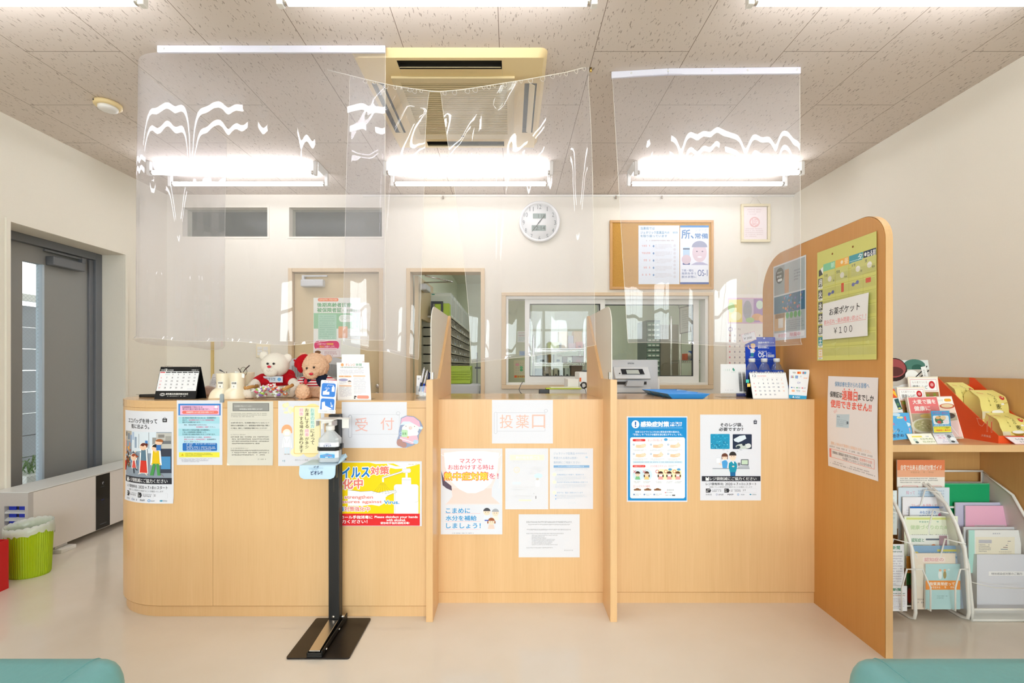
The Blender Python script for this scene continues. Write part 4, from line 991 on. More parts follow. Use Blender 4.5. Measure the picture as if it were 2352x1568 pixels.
poster('poster', s, zo(YLF, 640, 840, 4.02), 'yellow and red virus measures poster showing a pump bottle and hand', group=G)
# middle section
s = Sheet(1130, 918, 1270, 1018, PAPER, nx=3, ny=3)
s.frame(1140, 947, 1252, 990, .6, '#c2c3cb'); s.rr(1135, 946, 1142, 996, 3.5, '#c2c3cb').rr(1135.7, 946.7, 1141.3, 995.3, 2.8, PAPER); s.ring(1254, 943, 4, .7, '#c2c3cb')
for i, c in enumerate('投薬口'): s.text(c, 1148+i*37, 952, 1178+i*37, 983, '#efbfae', -.006)
poster('poster', s, flat(YCF), 'landscape dispensing window sheet with faint red lettering', group=G)
s = Sheet(68, 106, 832, 1168, '#e2e5ee', nx=3, ny=44)                # 5.4075x view at 1000,1010
s.poly([(80, 120), (820, 120), (818, 330), (700, 600), (690, 700), (810, 800), (120, 800), (210, 720), (210, 600), (130, 500), (80, 360)], '#fae2e0')
s.poly([(200, 600), (700, 600), (700, 700), (800, 790), (140, 790), (214, 700)], '#f8d8d2'); s.poly([(72, 380), (90, 560), (140, 600), (206, 628), (200, 570), (110, 500)], '#5d4f60')
s.poly([(106, 160), (300, 138), (600, 138), (790, 160), (770, 380), (690, 540), (600, 620), (500, 660), (400, 660), (300, 612), (180, 500), (120, 330)], '#f8f9fe')
s.line([(72, 178), (110, 200)], 8, '#ffffff').line([(820, 178), (780, 230)], 8, '#ffffff').line([(790, 600), (820, 300)], 6, '#fbf2f2')
s.text('マスクで', 302, 230, 578, 288, '#dc5468', .012); s.text('お出かけする時は', 158, 306, 728, 368, '#dc5468', .012)
s.text('熱中症対策', 108, 398, 656, 500, '#e8473c', .06); s.text('熱中症対策', 112, 402, 652, 496, '#ffd94c', .025); s.text('を！', 668, 412, 782, 480, '#dc5468', .012)
for y, x0, x1, tx in ((846, 132, 430, 'こまめに'), (938, 130, 512, '水分を補給'), (1032, 136, 562, 'しましょう！')): s.text(tx, x0, y, x1, y+62, '#2b9bd6', .016)
for y in (912, 1010, 1106): s.line([(120, y), (556, y)], 3, '#f0a8b0')
s.person(640, 890, 42, '#4a4a50', '#e4eaf6'); s.person(746, 900, 42, '#a9acb4', '#f6e8e0'); s.person(696, 1010, 40, '#a05a34', '#f6d0c4'); s.ell(652, 1020, 8, 18, '#a05a34'); s.ell(740, 1020, 8, 18, '#a05a34'); s.rect(612, 990, 660, 1004, '#4a62b8'); s.tl(210, 1148, 478, 1158, '#8a9098')
poster('poster', s, zo(YCF, 1000, 1010, 5.4075, curl=kcurl(1226, .003)), 'mask poster with red, yellow and blue lettering, under the dispensing window sheet', group=G)
s = Sheet(868, 104, 1402, 860, '#e4e4eb', nx=2, ny=4)
s.rect(926, 184, 1350, 250, '#fdebd8'); s.text('熱中症を防ごう', 1000, 200, 1290, 236, '#fdfaf4', .02); s.para(960, 262, 1330, 310, 2, '#ececee'); s.ring(1012, 372, 38, 10, '#fce4d2'); s.text('注', 995, 352, 1030, 392, '#fce4d2'); s.para(1180, 330, 1330, 440, 4, '#eeeef0')
s.ell(1278, 444, 52, 30, '#d5ecf6'); s.ell(1268, 484, 18, 14, '#d8cfc6'); s.rr(1240, 500, 1296, 580, 16, '#f2f2f4'); s.rr(956, 520, 1060, 552, 10, '#e3f0fa'); s.line([(1040, 500), (1200, 400)], 2, '#e6e6ea'); s.para(970, 580, 1190, 640, 2, '#e8e8ec'); s.rect(1244, 695, 1252, 730, '#6a6a70'); s.ell(1224, 665, 6, 8, '#d0d0d6'); s.para(970, 690, 1200, 740, 2, '#e6e6ea'); s.rect(1036, 742, 1190, 756, '#fcf7d0')
poster('poster', s, zo(YCF, 1000, 1010, 5.4075), 'very pale notice with a small blue umbrella drawing', group=G)
s = Sheet(1420, 104, 1958, 856, '#e4e4eb', nx=2, ny=4)
for y, x1, tx in ((152, 1730, 'ジェネリック医薬品'), (208, 1770, '希望される場合は医師・'), (264, 1798, '薬剤師にご相談ください')): s.text(tx, 1468, y, x1, y+30, '#a3b6d0', .0)
s.text('(後発医薬品)を', 1736, 156, 1884, 180, '#b4c4da'); s.ell(1878, 214, 16, 10, '#b8d4ea'); s.rect(1468, 314, 1912, 344, '#86b2dc'); s.text('ジェネリック医薬品(後発医薬品)とは', 1522, 320, 1845, 338, '#eef4fa', .01); s.para(1484, 354, 1892, 390, 2, '#cfd8e4', .25)
for y, tx, x1 in ((420, '先発医薬品より安価で、経済的です', 1846), (514, '効き目や安全性は先発医薬品と同等です', 1892), (644, '欧米では、幅広く使用されています', 1832)):
    s.ell(1478, y+8, 22, 22, '#fdf8d8'); s.text(tx, 1510, y, x1, y+20, '#a3bcd8', .006); s.para(1488, y+36, 1896, y+92, 3, '#d0d9e6', .6)
for y in (690, 732): s.ell(1494, y, 6, 6, '#4a9ae0')
s.text('JGA', 1645, 770, 1748, 800, '#dbe0e8', .0)
poster('poster', s, zo(YCF, 1000, 1010, 5.4075), 'pale notice with faint blue lettering and a light blue bar', group=G)
s = Sheet(1034, 922, 1792, 1456, '#e4e4ea', nx=3, ny=3)
s.tl(1130, 1008, 1702, 1026, '#b4b4b8', 1); s.line([(1128, 1029), (1704, 1029)], 1.4, '#c2c2c6'); s.tl(1152, 1042, 1672, 1056, '#bcbcc0', 1); s.tl(1136, 1104, 1690, 1120, '#c0c0c4', 1); s.tl(1130, 1154, 1590, 1168, '#c6c6ca', 1)
for k in range(8): s.tl(1196, 1178+k*16.5, (1520, 1360, 1376, 1486, 1480, 1456, 1440, 1520)[k], 1189+k*16.5, '#c4c4c8', 1)
s.tl(1130, 1330, 1466, 1344, '#c4c4c8', 1); s.tl(1600, 1362, 1716, 1376, '#c4c4c8', 1)
poster('poster', s, zo(YCF, 1000, 1010, 5.4075), 'landscape typed sheet lowest on the middle counter section', group=G)
# right section (6.533x view at 1420,930)
s = Sheet(127, 168, 1036, 1450, PAPER, nx=3, ny=6)
s.rect(145, 185, 1025, 1430, '#0b8ed4').rr(177, 482, 1000, 1397, 30, '#f7f8fb'); s.ell(258, 288, 58, 60, '#ffffff'); s.text('！', 246, 252, 270, 326, '#1a6ab8', .03)
s.text('感染症対策', 336, 246, 760, 324, '#ffffff', .04); s.text('へのご協力を', 776, 252, 956, 282, '#ffffff', .02); s.text('お願いします', 776, 288, 952, 318, '#ffffff', .02)
for k in range(48): s.ell(334+k*13.3, 342, 4, 4, '#cfe8f8', n=6)
s.text('新型コロナウイルスを含む感染症対策の基本は、', 256, 386, 922, 416, '#eaf6ff', .012); s.text('「手洗い」や「マスクの着用を含む咳エチケット」です。', 222, 426, 956, 458, '#eaf6ff', .014)
s.rr(215, 508, 407, 543, 17, '#e5332e').text('①手洗い', 262, 515, 358, 538, '#ffe2de', .01); s.text('正しい手の洗い方', 440, 508, 660, 544, '#e88a9a'); s.ell(712, 515, 28, 20, '#4aa0d8'); s.tl(755, 508, 930, 516, '#c0c8d2'); s.tl(755, 524, 948, 532, '#c0c8d2')
for i in range(6):
    cx, cy = 340+(i % 3)*258, 612+(i//3)*140
    s.ell(cx-108, cy-20, 13, 13, '#7a9ac0'); s.ell(cx-108, cy-20, 8, 8, '#e8eef8')
    s.poly([(cx-75, cy-18), (cx-10, cy-16), (cx+60, cy-34), (cx+76, cy-10), (cx+40, cy+24), (cx-30, cy+30), (cx-78, cy+22)], ('#fbd3ae', '#f9c8a6', '#fbcda8')[i % 3]); s.poly([(cx-10, cy+8), (cx+20, cy-30), (cx+44, cy-60 if i in (2, 4) else cy-28), (cx+62, cy-20), (cx+70, cy+18)], '#fde0c4')
    s.para(cx-120, cy+52, cx+100, cy+84, 2, '#b0b4bc', .7, .4)
s.rect(218, 838, 962, 872, '#d8eaf6'); s.tl(230, 848, 945, 862, '#8fb6d4', .9)
s.rr(215, 898, 407, 933, 17, '#e5332e').text('②咳エチケット', 238, 905, 388, 928, '#ffe2de', .01); s.text('3つの咳エチケット', 483, 898, 728, 932, '#e88a9a'); s.para(750, 902, 890, 932, 2, '#b0b4bc')
s.ell(300, 1045, 86, 86, '#d9ecf8'); s.ell(428, 1045, 80, 86, '#d9ecf8'); s.rr(590, 960, 944, 1116, 40, '#fdf6c4')
for cx, h, c in ((290, '#4a3020', '#7fc48c'), (425, '#5a3a22', '#f6cf86'), (634, '#4a2c20', '#f3a8a4'), (764, '#4a2c20', '#f3a8a4'), (892, '#6a4420', '#f3a8a4')):
    s.person(cx, 1032, 36, h, c)
    if cx > 400: s.ell(cx-36, 1060, 10, 22, h); s.ell(cx+36, 1060, 10, 22, h)
    if cx > 600: s.rr(cx-24, 1040, cx+24, 1066, 8, '#ffffff')
for cx in (246, 386): s.line([(cx-20, 978), (cx+20, 1016)], 6, '#d8403c').line([(cx+20, 978), (cx-20, 1016)], 6, '#d8403c')
for cx in (582, 712, 840): s.ring(cx, 994, 26, 7, '#d8503c')
s.ell(776, 964, 28, 18, '#5aa6d8'); s.ell(906, 964, 28, 18, '#5aa6d8')
for cx in (285, 435, 622, 775, 905): s.para(cx-60, 1142, cx+50, 1178, 2, '#a8acb4', .8)
s.text('正しいマスクの着用', 224, 1198, 470, 1234, '#e88a9a')
for cx in (286, 440, 588):
    s.ell(cx, 1280, 42, 36, '#8a5a34', 180, 360); s.poly([(cx-58, 1268), (cx-36, 1250), (cx-40, 1284)], '#8a5a34'); s.poly([(cx+58, 1268), (cx+36, 1250), (cx+40, 1284)], '#8a5a34'); s.rr(cx-30, 1290, cx+30, 1316, 8, '#eef2f8'); s.ell(cx-50, 1340, 12, 12, '#6a90c0'); s.para(cx-32, 1330, cx+66, 1366, 2, '#9aa0aa')
s.text('首相官邸', 728, 1262, 832, 1282, '#8a8e96'); s.text('厚生労働省', 716, 1300, 810, 1318, '#8a8e96'); s.ell(706, 1310, 7, 9, '#e0505c'); s.tl(706, 1344, 790, 1356, '#9a9ea6'); s.rect(806, 1342, 852, 1360, '#5a5e66')
poster('poster', s, zo(YCF, 1420, 930, 6.533), 'blue-bordered infection measures poster with hand washing pictures', group=G)
s = Sheet(1228, 142, 2140, 1428, PAPER, nx=3, ny=6)
bag_icon(s, 2028, 232, 52, '#3a3f4c')
s.text('そのレジ袋、', 1530, 268, 1866, 322, '#33343a', .024); s.text('必要ですか？', 1510, 336, 1872, 388, '#33343a', .024)
s.rr(1382, 432, 1670, 658, 10, '#1a94bf'); s.rr(1716, 436, 2002, 658, 10, '#1c2a44')
R = random.Random(6)
for k in range(60):
    x, y = R.uniform(1392, 1660), R.uniform(540, 648); s.ell(x, y, R.uniform(3, 10), R.uniform(3, 9), R.choice(('#0e6a94', '#3fb4d6', '#7fd0e4', '#0a5880', '#2aa2c8')), n=8)
for k in range(20): s.ell(R.uniform(1400, 1640), R.uniform(440, 540), R.uniform(6, 16), R.uniform(5, 12), R.choice(('#2aa8d0', '#1688b4', '#38b4da')), n=8)
s.poly([(1730, 510), (1820, 460), (1900, 450), (1920, 500), (1850, 540), (1800, 560), (1760, 548), (1740, 540)], '#dfe9f2'); s.ell(1870, 620, 110, 40, '#c9d2cc'); s.ell(1800, 630, 30, 22, '#2b3a48'); s.ell(1880, 590, 24, 20, '#1f2c3a'); s.ell(1950, 610, 40, 36, '#dfe3e2')
s.ell(1578, 668, 22, 8, '#c8ccd4'); s.ell(1838, 672, 22, 8, '#c8ccd4'); s.ell(1640, 692, 10, 7, '#c8ccd4'); s.ell(1788, 692, 10, 7, '#c8ccd4')
s.rect(1414, 952, 1968, 1070, '#e2e5ec').rect(1414, 946, 1968, 956, '#8c929e'); s.rr(1838, 812, 1954, 902, 8, '#5c626c').rect(1850, 824, 1942, 888, '#c9dcc4').poly([(1800, 918), (1954, 902), (1968, 948), (1786, 948)], '#b4b9c2'); s.rr(1790, 862, 1830, 908, 4, '#7c828c')
s.poly([(1552, 846), (1590, 826), (1620, 826), (1642, 860), (1630, 946), (1566, 946)], '#4a9fdc'); s.ell(1596, 772, 46, 48, '#fbd9c4'); s.ell(1596, 764, 48, 44, '#6a3c2c', 170, 370); s.rect(1550, 770, 1560, 812, '#6a3c2c').rect(1632, 770, 1642, 812, '#6a3c2c'); s.ell(1580, 780, 4, 5, '#333333'); s.ell(1612, 780, 4, 5, '#333333')
s.rr(1466, 790, 1532, 872, 6, '#d8dce2').rr(1470, 796, 1528, 868, 5, '#f6f8fa'); s.line([(1550, 900), (1512, 872)], 14, '#fbd9c4')
s.poly([(1660, 870), (1690, 846), (1754, 846), (1778, 880), (1782, 920), (1762, 1005), (1674, 1005), (1654, 930)], '#1292ae'); s.poly([(1676, 1005), (1758, 1005), (1756, 1066), (1680, 1066)], '#17679c'); s.ell(1716, 768, 52, 66, '#fbd9c4'); s.ell(1716, 752, 54, 56, '#2c2422', 176, 364); s.ell(1698, 770, 5, 6, '#333333'); s.ell(1734, 770, 5, 6, '#333333'); s.ell(1722, 918, 18, 10, '#fbd9c4'); s.poly([(1704, 846), (1730, 846), (1736, 880), (1716, 868)], '#f4f6f8')
bag_footer(s, 1252, 2132, 1064, .95)
poster('poster', s, zo(YCF, 1420, 930, 6.533), 'white plastic bag poster with two shop clerks at a register', group=G)
# ------------------------------------------------------------------ sheets on the tall partition (local millimetres)
def side(name, s, y0, y1, z1, z0, label, cat, X=1.4866, gap=.001, bow=0.0):
    mb = MB(); s.into(mb, quad(s.r, (X, y0, z1), (X, y1, z1), (X, y1, z0), (X, y0, z0), gap, bow))
    return mb
s = Sheet(0, 0, 297, 420, '#dfe3e6', nx=2, ny=4)
s.rect(8, 8, 289, 168, '#aeb8ba'); s.rect(110, 40, 150, 168, '#b98a62'); s.rect(8, 8, 110, 168, '#98a0a0'); s.ell(64, 62, 40, 44, '#3d3b3a'); s.tl(40, 40, 88, 48, '#c8c8c4'); s.tl(36, 60, 94, 72, '#e0e0dc'); s.rr(44, 80, 88, 94, 7, '#e8e8e4'); s.para(195, 58, 255, 120, 4, '#7c868c'); s.rect(8, 168, 289, 176, '#cfd6d8')
s.rect(8, 176, 289, 272, '#45708a'); R = random.Random(3)
for k in range(40): s.ell(R.uniform(90, 282), R.uniform(182, 262), R.uniform(3, 10), R.uniform(3, 9), R.choice(('#3a86b8', '#5a9cc4', '#2f5f80', '#b86a8c', '#d8905a', '#7a78b8', '#3f7896')), n=8)
s.rect(8, 272, 289, 378, '#a9b4b4').rect(8, 272, 118, 368, '#cfa878').rect(50, 300, 96, 352, '#e8e4dc').rr(20, 274, 110, 298, 4, '#8c6a44')
for k in range(4): s.ell(136+k*36, 290, 15, 17, '#4aa04c')
s.para(130, 318, 282, 372, 5, '#7c888c'); s.rect(10, 378, 287, 412, '#f2f2f4'); s.frame(12, 380, 285, 410, 1, '#9a9aa2'); s.text('待合室', 48, 384, 124, 406, '#e0607c'); s.text('除菌中', 160, 384, 250, 406, '#e0607c')
solo('poster', side('poster', s, 2.605, 2.318, 1.7185, 1.301, '', ''), 'dark waiting-room air cleaner poster in a clear sleeve, partly behind vinyl', 'poster')
# pocket chart
CHART = mat('pocket_chart_fabric', '#c6c660', .6, var=.05, scale=30, bump=.1)
s = Sheet(0, 0, 361, 520, '#d6d47c', nx=3, ny=6)
for x in (105, 232): s.ell(x, 30, 5, 5, '#8a5a20')
for (x0, x1, c, tx, a, b, tc) in ((44, 122, '#8ccfa6', '朝', 96, 118, '#c8f0d8'), (126, 208, '#f3b75c', '昼', 182, 204, '#fde4b8'), (210, 290, '#5aa4b0', '夕', 262, 286, '#e8f6f6'), (292, 359, '#33445c', 'ねる前', 312, 357, '#ffffff')): s.rect(x0, 66, x1, 100, c); s.text(tx, a, 70, b, 94, tc, .02)
s.ell(166, 82, 8, 8, '#fdf0d0'); s.ell(303, 80, 6, 8, '#ffffff'); s.line([(212, 92), (288, 92)], 2, '#d8eef0')
for i, c in enumerate('月火水木金土日'):
    y = 128+i*56; col = '#6c6c66' if i < 5 else ('#58a0a8' if i == 5 else '#f0c890')
    s.rect(8, y, 38, y+40, col).rect(8, y+40, 38, y+50, '#f2f2ea'); s.text(c, 12, y+6, 34, y+34, '#f8f8f2', .03); s.tl(14, y+42, 32, y+48, '#8a8a84')
s.poly([(20, 86), (42, 76), (42, 112)], '#f4f4ee'); s.poly([(12, 90), (24, 84), (40, 112), (12, 118)], '#5a5a56')
for i in range(7): s.rect(42, 120+i*56, 358, 121.6+i*56, '#b2b14e'); s.rect(42, 122+i*56, 358, 124+i*56, '#dcdc8e')
for x in (124, 209, 291): s.rect(x-.7, 100, x+.7, 505, '#bdbc56')
for x, y, tx in ((88, 142, ''), (168, 140, '1包'), (262, 132, '1包'), (326, 128, '1包')):
    s.rr(x-40, y-34, x+34, y+28, 4, '#d2d286'); s.ell(x, y, 13, 13, '#f3f0ec'); s.tl(x-36, y-26, x-12, y-14, '#8a8a70'); s.tl(x+14, y+8, x+32, y+16, '#7a7a64')
for x, y, c in ((96, 208, '#6a70b8'), (170, 196, '#e0583c'), (246, 190, '#6a70b8'), (318, 190, '#e0583c')):
    if c == '#6a70b8': s.ell(x-12, y+4, 9, 8, c); s.ell(x+12, y-2, 9, 8, c); s.rect(x-12, y-1, x+12, y+4, c)
    else: s.rr(x-14 if x > 300 else x-8, y-10 if x > 300 else y-20, x+14 if x > 300 else x+8, y+10 if x > 300 else y+20, 3, c)
R = random.Random(1)
for k in range(12): s.poly([(x0 := R.uniform(60, 300), y0 := R.uniform(240, 480)), (x0+R.uniform(20, 50), y0-8), (x0+R.uniform(20, 40), y0+10)], '#d8d888')
tpk = side('p', s, 2.229, 1.868, 1.7055, 1.1855, '', '', gap=.004)
t = thing('pocket_chart', 'yellow-green weekly medicine pocket chart hung on the tall partition', 'pocket chart', (1.484, 2.05, 1.1855))
part('chart', tpk, t)
pk = MB(film('clear_pocket', '#fbfbf4', .05, .04, .08, .4))
for i in range(7):
    z = 1.7055-(124+i*56+52)/1000; pk.add([(1.4845, 2.229-.042, z), (1.4845, 1.868+.003, z), (1.478, 1.868+.003, z+.048), (1.478, 2.229-.042, z+.048)], [(0, 1, 2, 3)])
part('clear_pockets', pk, t, kind='stuff')
s = Sheet(0, 0, 270, 196, '#f1f0ee', nx=2, ny=24)
s.text('お薬ポケット', 46, 34, 226, 72, '#2e2c2a', .012); s.text('飲み忘れ・飲み間違い防止に！！', 12, 92, 262, 116, '#ea7a80'); s.line([(12, 120), (262, 120)], 1.6, '#ea8a90'); s.text('￥１００', 76, 138, 186, 170, '#2e2c2a', .004)
mb = MB(); s.into(mb, quad(s.r, (1.4735, 2.175, 1.452), (1.4735, 1.897, 1.462), (1.4735, 1.903, 1.284), (1.4735, 2.177, 1.283), 0, .002))
solo('price_notice', mb, 'white hundred yen price paper on the pocket chart', 'sign')
# insurance card notice (figure left out)
s = Sheet(0, 0, 293, 418, '#efe9ea', nx=3, ny=32)
s.text('保険診療を受けられる皆様へ', 46, 24, 248, 46, '#2f8ac0', .008); 
for x in (106, 136, 168): s.ell(x, 56, 3.4, 3.4, '#ea6a5c')
s.text('保険証は', 16, 70, 92, 96, '#3a3838', .02); s.text('退職日', 94, 62, 184, 104, '#ee6f60', .03); s.text('までしか', 188, 74, 274, 98, '#3a3838', .02); s.text('使用できません!!', 22, 108, 262, 142, '#ee6f60', .03)
for k in range(3): s.line([(42+k*8, 158-k*5), (50+k*6, 168-k*3)], 2, '#ee8a7c')
s.poly([(60, 172), (140, 164), (136, 224), (58, 230)], '#c6d8e4'); s.tl(64, 178, 82, 184, '#7088a0'); s.para(64, 192, 128, 224, 4, '#a2b8c8'); s.rect(124, 196, 134, 208, '#5a6a80')
s.text('退職した後は必ず事業所に保険証をお返しください。', 22, 300, 262, 314, '#f6c29a'); s.tl(14, 320, 270, 327, '#aaa4a6'); s.frame(12, 334, 276, 374, 1.6, '#ee8a7c'); s.rect(12, 334, 24, 374, '#ee8a7c')
s.text('退職後に保険証を使用された場合は', 32, 342, 190, 355, '#5c5658'); s.text('医療費の全額', 198, 342, 264, 355, '#f4aa9c'); s.text('を返還していただくことになります。', 96, 358, 262, 370, '#5c5658'); s.tl(40, 388, 110, 393, '#9c9698'); s.tl(140, 388, 250, 393, '#9c9698'); s.tl(14, 398, 280, 403, '#9c9698')
solo('poster', side('poster', s, 2.156, 1.863, 1.1125, .694, '', '', bow=.004), 'creased white insurance card notice in red and black, low on the tall partition', 'poster')
# ------------------------------------------------------------------ back wall items
t = thing('wall_clock', 'round white wall clock with two grey displays', 'clock', (.257, YB, 2.42))
cx, cz = P(1239, 511, YB)[0], P(1239, 511, YB)[2]
part('rim', MB(WHITEM).lathe([(.155, .02), (.158, .034), (.166, .042), (.178, .036), (.179, .0), (0, 0)], (cx, YB, cz), 48, axis=(0, -1, 0)), t)
s = Sheet(0, 0, 1, 1, base=False)
for h in range(1, 13):
    a = 2*PI*h/12; x, y = 1239+36*math.sin(a), 511-36*math.cos(a); w_ = 2.2 if h < 10 else 4.4
    s.text(str(h), x-w_, y-5, x+w_, y+5, '#7a7e80')
s.rr(1224, 490, 1254, 502, 1, '#8e9a94').rr(1221, 517, 1254, 530, 1, '#8e9a94'); s.text('1 10', 1236, 492, 1252, 500, '#4a524e'); s.text('12:14', 1226, 519, 1252, 528, '#4a524e')
mb = MB('#e8e8e6').cyl((cx, YB-.018, cz), (cx, YB-.022, cz), .157, 48); s.into(mb, flat(YB-.022, gap=.0004)); part('dial', mb, t)
def hand(l, wd, ang, y, nm):
    d = Vector((math.sin(ang), 0, math.cos(ang))); s_ = Vector((d.z, 0, -d.x))*wd; c = Vector((cx, y, cz))
    part(nm, MB(BLACK).hexa([c-d*.02-s_, c-d*.02+s_, c+d*l+s_*.5, c+d*l-s_*.5]+[p+Vector((0, -.002, 0)) for p in (c-d*.02-s_, c-d*.02+s_, c+d*l+s_*.5, c+d*l-s_*.5)]), t)
hand(.075, .004, math.radians(40), YB-.027, 'hour_hand'); hand(.115, .0028, math.radians(217), YB-.030, 'minute_hand')
t = thing('cork_board', 'wood-framed cork notice board on the back wall', 'notice board', (1.33, YB, 1.83))
x0, z1 = P(1400, 507, YB)[0], P(1400, 507, YB)[2]; x1, z0 = P(1637, 665, YB)[0], P(1637, 665, YB)[2]
CORK = mat('cork_surface', '#b98a3c', .85, var=.25, scale=160, bump=.2)
part('cork', MB(CORK).box(x0+.015, x1-.015, YB-.012, YB, z0+.015, z1-.015), t)
mb = MB(WOODD)
for a in ((x0, x1, z0, z0+.022), (x0, x1, z1-.022, z1), (x0, x0+.022, z0+.022, z1-.022), (x1-.022, x1, z0+.022, z1-.022)): mb.box(a[0], a[1], YB-.022, YB, a[2], a[3])
part('frame', mb, t, bevel=.002)
s = Sheet(1055, 275, 1350, 698, '#dfe6ee', nx=2, ny=3)                 # 3.137x view at 1130,430
s.text('当薬局では', 1070, 286, 1172, 306, '#3f88b0', .012); s.text('ジェネリック医薬品', 1070, 316, 1240, 336, '#3f88b0', .012); s.tl(1244, 320, 1336, 332, '#6aa4c4'); s.text('を取り扱っています', 1070, 342, 1262, 360, '#3f88b0', .012); s.tl(1110, 380, 1310, 388, '#b8a4a4')
for k in range(5): s.tl(1080, 415+k*52, 1140, 428+k*52, '#e0a0a0'); s.ell(1164, 424+k*52, 6, 8, '#6a90c0'); s.para(1176, 412+k*52, 1300, 446+k*52, 4, '#c8bcc0')
for k in range(9): s.ell(1316, 420+k*28, 9, 10, '#d4d4dc')
poster('notice', s, zo(YB-.012, 1130, 430, 3.137), 'generic medicine notice pinned on the cork board, paler and wider of the two', 'notice')
s = Sheet(1355, 275, 1562, 698, '#e9edf4', nx=2, ny=3)
s.rect(1355, 275, 1562, 290, '#4a8ac4').rect(1355, 684, 1562, 698, '#2c4f96'); s.text('所、', 1366, 306, 1452, 370, '#4f83b8', .02); s.text('ジャービ', 1462, 296, 1552, 320, '#7ea4c8'); s.text('常備', 1462, 332, 1556, 370, '#4f83b8', .02)
s.ell(1495, 470, 52, 70, '#dcc8d2'); s.ell(1495, 432, 56, 46, '#9aa0b8', 180, 360); s.poly([(1430, 560), (1470, 540), (1520, 540), (1562, 560)], '#b4b2d0'); s.ell(1476, 462, 6, 4, '#6a6478'); s.ell(1516, 462, 6, 4, '#6a6478'); s.ell(1496, 502, 16, 6, '#f4ecf0'); s.rr(1376, 432, 1424, 552, 6, '#b8d4ea').rect(1376, 440, 1424, 448, '#3a4a6a').rect(1374, 545, 1426, 558, '#3a4f92'); s.ell(1400, 520, 34, 34, '#d8c4d0')
for y, tx, x1 in ((590, '下痢・嘔吐', 1452), (612, '発熱を伴う', 1470), (636, '脱水状態に', 1474)): s.text(tx, 1366, y, x1, y+18, '#5a6ea8', .012)
s.text('OS-1', 1482, 594, 1552, 640, '#4a5f9c', .01)
poster('notice', s, zo(YB-.012, 1130, 430, 3.137), 'blue lettered notice with a smiling face portrait, pinned on the cork board', 'notice')
t = thing('picture_frame', 'small cream framed certificate hanging by cords from the picture rail', 'picture frame', (P(1733, 555, YB)[0], YB, 2.25))
x0, z1 = P(1700, 470, YB)[0], P(1700, 470, YB)[2]; x1, z0 = P(1766, 557, YB)[0], P(1766, 557, YB)[2]
mb = MB(mat('cream_frame', '#e8dcb8', .5, var=.03, scale=30))
for a in ((x0, x1, z0, z0+.022), (x0, x1, z1-.022, z1), (x0, x0+.02, z0+.022, z1-.022), (x1-.02, x1, z0+.022, z1-.022)): mb.box(a[0], a[1], YB-.028, YB-.004, a[2], a[3])
part('frame', mb, t, bevel=.003)
s = Sheet(1705, 475, 1761, 551, '#f0e4e4', nx=1, ny=1); s.ring(1733, 510, 12, 3, '#e6b8b8'); s.text('認', 1726, 502, 1740, 518, '#e2a8ac'); s.para(1712, 524, 1754, 546, 5, '#d8c0c2'); s.para(1716, 480, 1750, 496, 3, '#dcc8ca')
mb = MB(); s.into(mb, flat(YB-.012)); part('certificate', mb, t)
mb = MB(STR)
for sx in (-1, 1): mb.tube([((x0+x1)/2+sx*.05, YB-.016, z1), ((x0+x1)/2+sx*.012, YB-.02, z1+.05), ((x0+x1)/2+sx*.03, YB-.012, 2.65)], .0025, 6)
part('hanging_cord', mb, t)
# wall calendar
s = Sheet(1668, 676, 1757, 859, '#efe9e2', nx=1, ny=2)
s.rect(1671, 684, 1755, 743, '#d8b0c8'); s.rect(1673, 688, 1704, 740, '#ecd46a').rect(1704, 686, 1730, 740, '#c9b8cc').rect(1730, 686, 1755, 740, '#a889b8'); s.ell(1679, 706, 8, 12, '#a8cc78'); s.ell(1690, 726, 12, 10, '#f0e6a8'); s.ell(1716, 712, 10, 22, '#a3a3aa'); s.ell(1744, 700, 8, 10, '#cfe0d0'); s.ell(1738, 728, 12, 8, '#d8a478'); s.ell(1722, 735, 10, 6, '#a8c88a'); s.ell(1750, 732, 8, 8, '#e8b48c')
s.ring(1677, 756, 5, 1.6, '#8f6aa8'); s.tl(1686, 754, 1700, 758, '#c8b0b8')
for r_ in range(6):
    for c_ in range(7): s.rect(1674+c_*11.4, 768+r_*12.6, 1677+c_*11.4, 772+r_*12.6, '#d89098' if c_ == 0 else '#b0a8b0')
    s.rect(1672, 777+r_*12.6, 1754, 777.6+r_*12.6, '#e2dad6')
poster('wall_calendar', s, flat(YB, gap=.006), 'wall calendar with a colourful cartoon picture, beside the window', 'calendar')
# double switch plate
t = thing('light_switch', 'double light switch plate on the back wall above the white bear', 'light switch', (P(605, 806, YB)[0], YB, 1.22))
x0, z1 = P(589, 791, YB)[0], P(589, 791, YB)[2]; x1, z0 = P(621, 821, YB)[0], P(621, 821, YB)[2]
part('plate', MB(CREAM).box(x0, x1, YB-.008, YB, z0, z1), t, bevel=.003)
for k in range(2):
    for j in range(3 if k == 0 else 2):
        n_ = 3 if k == 0 else 2; a = x0+.014+k*.05; h_ = (z1-z0-.036)/n_
        b_ = part('rocker', MB(WHITE).box(a, a+.042, YB-.012, YB-.007, z0+.018+j*h_+.002, z0+.018+(j+1)*h_-.002), t, bevel=.0015)
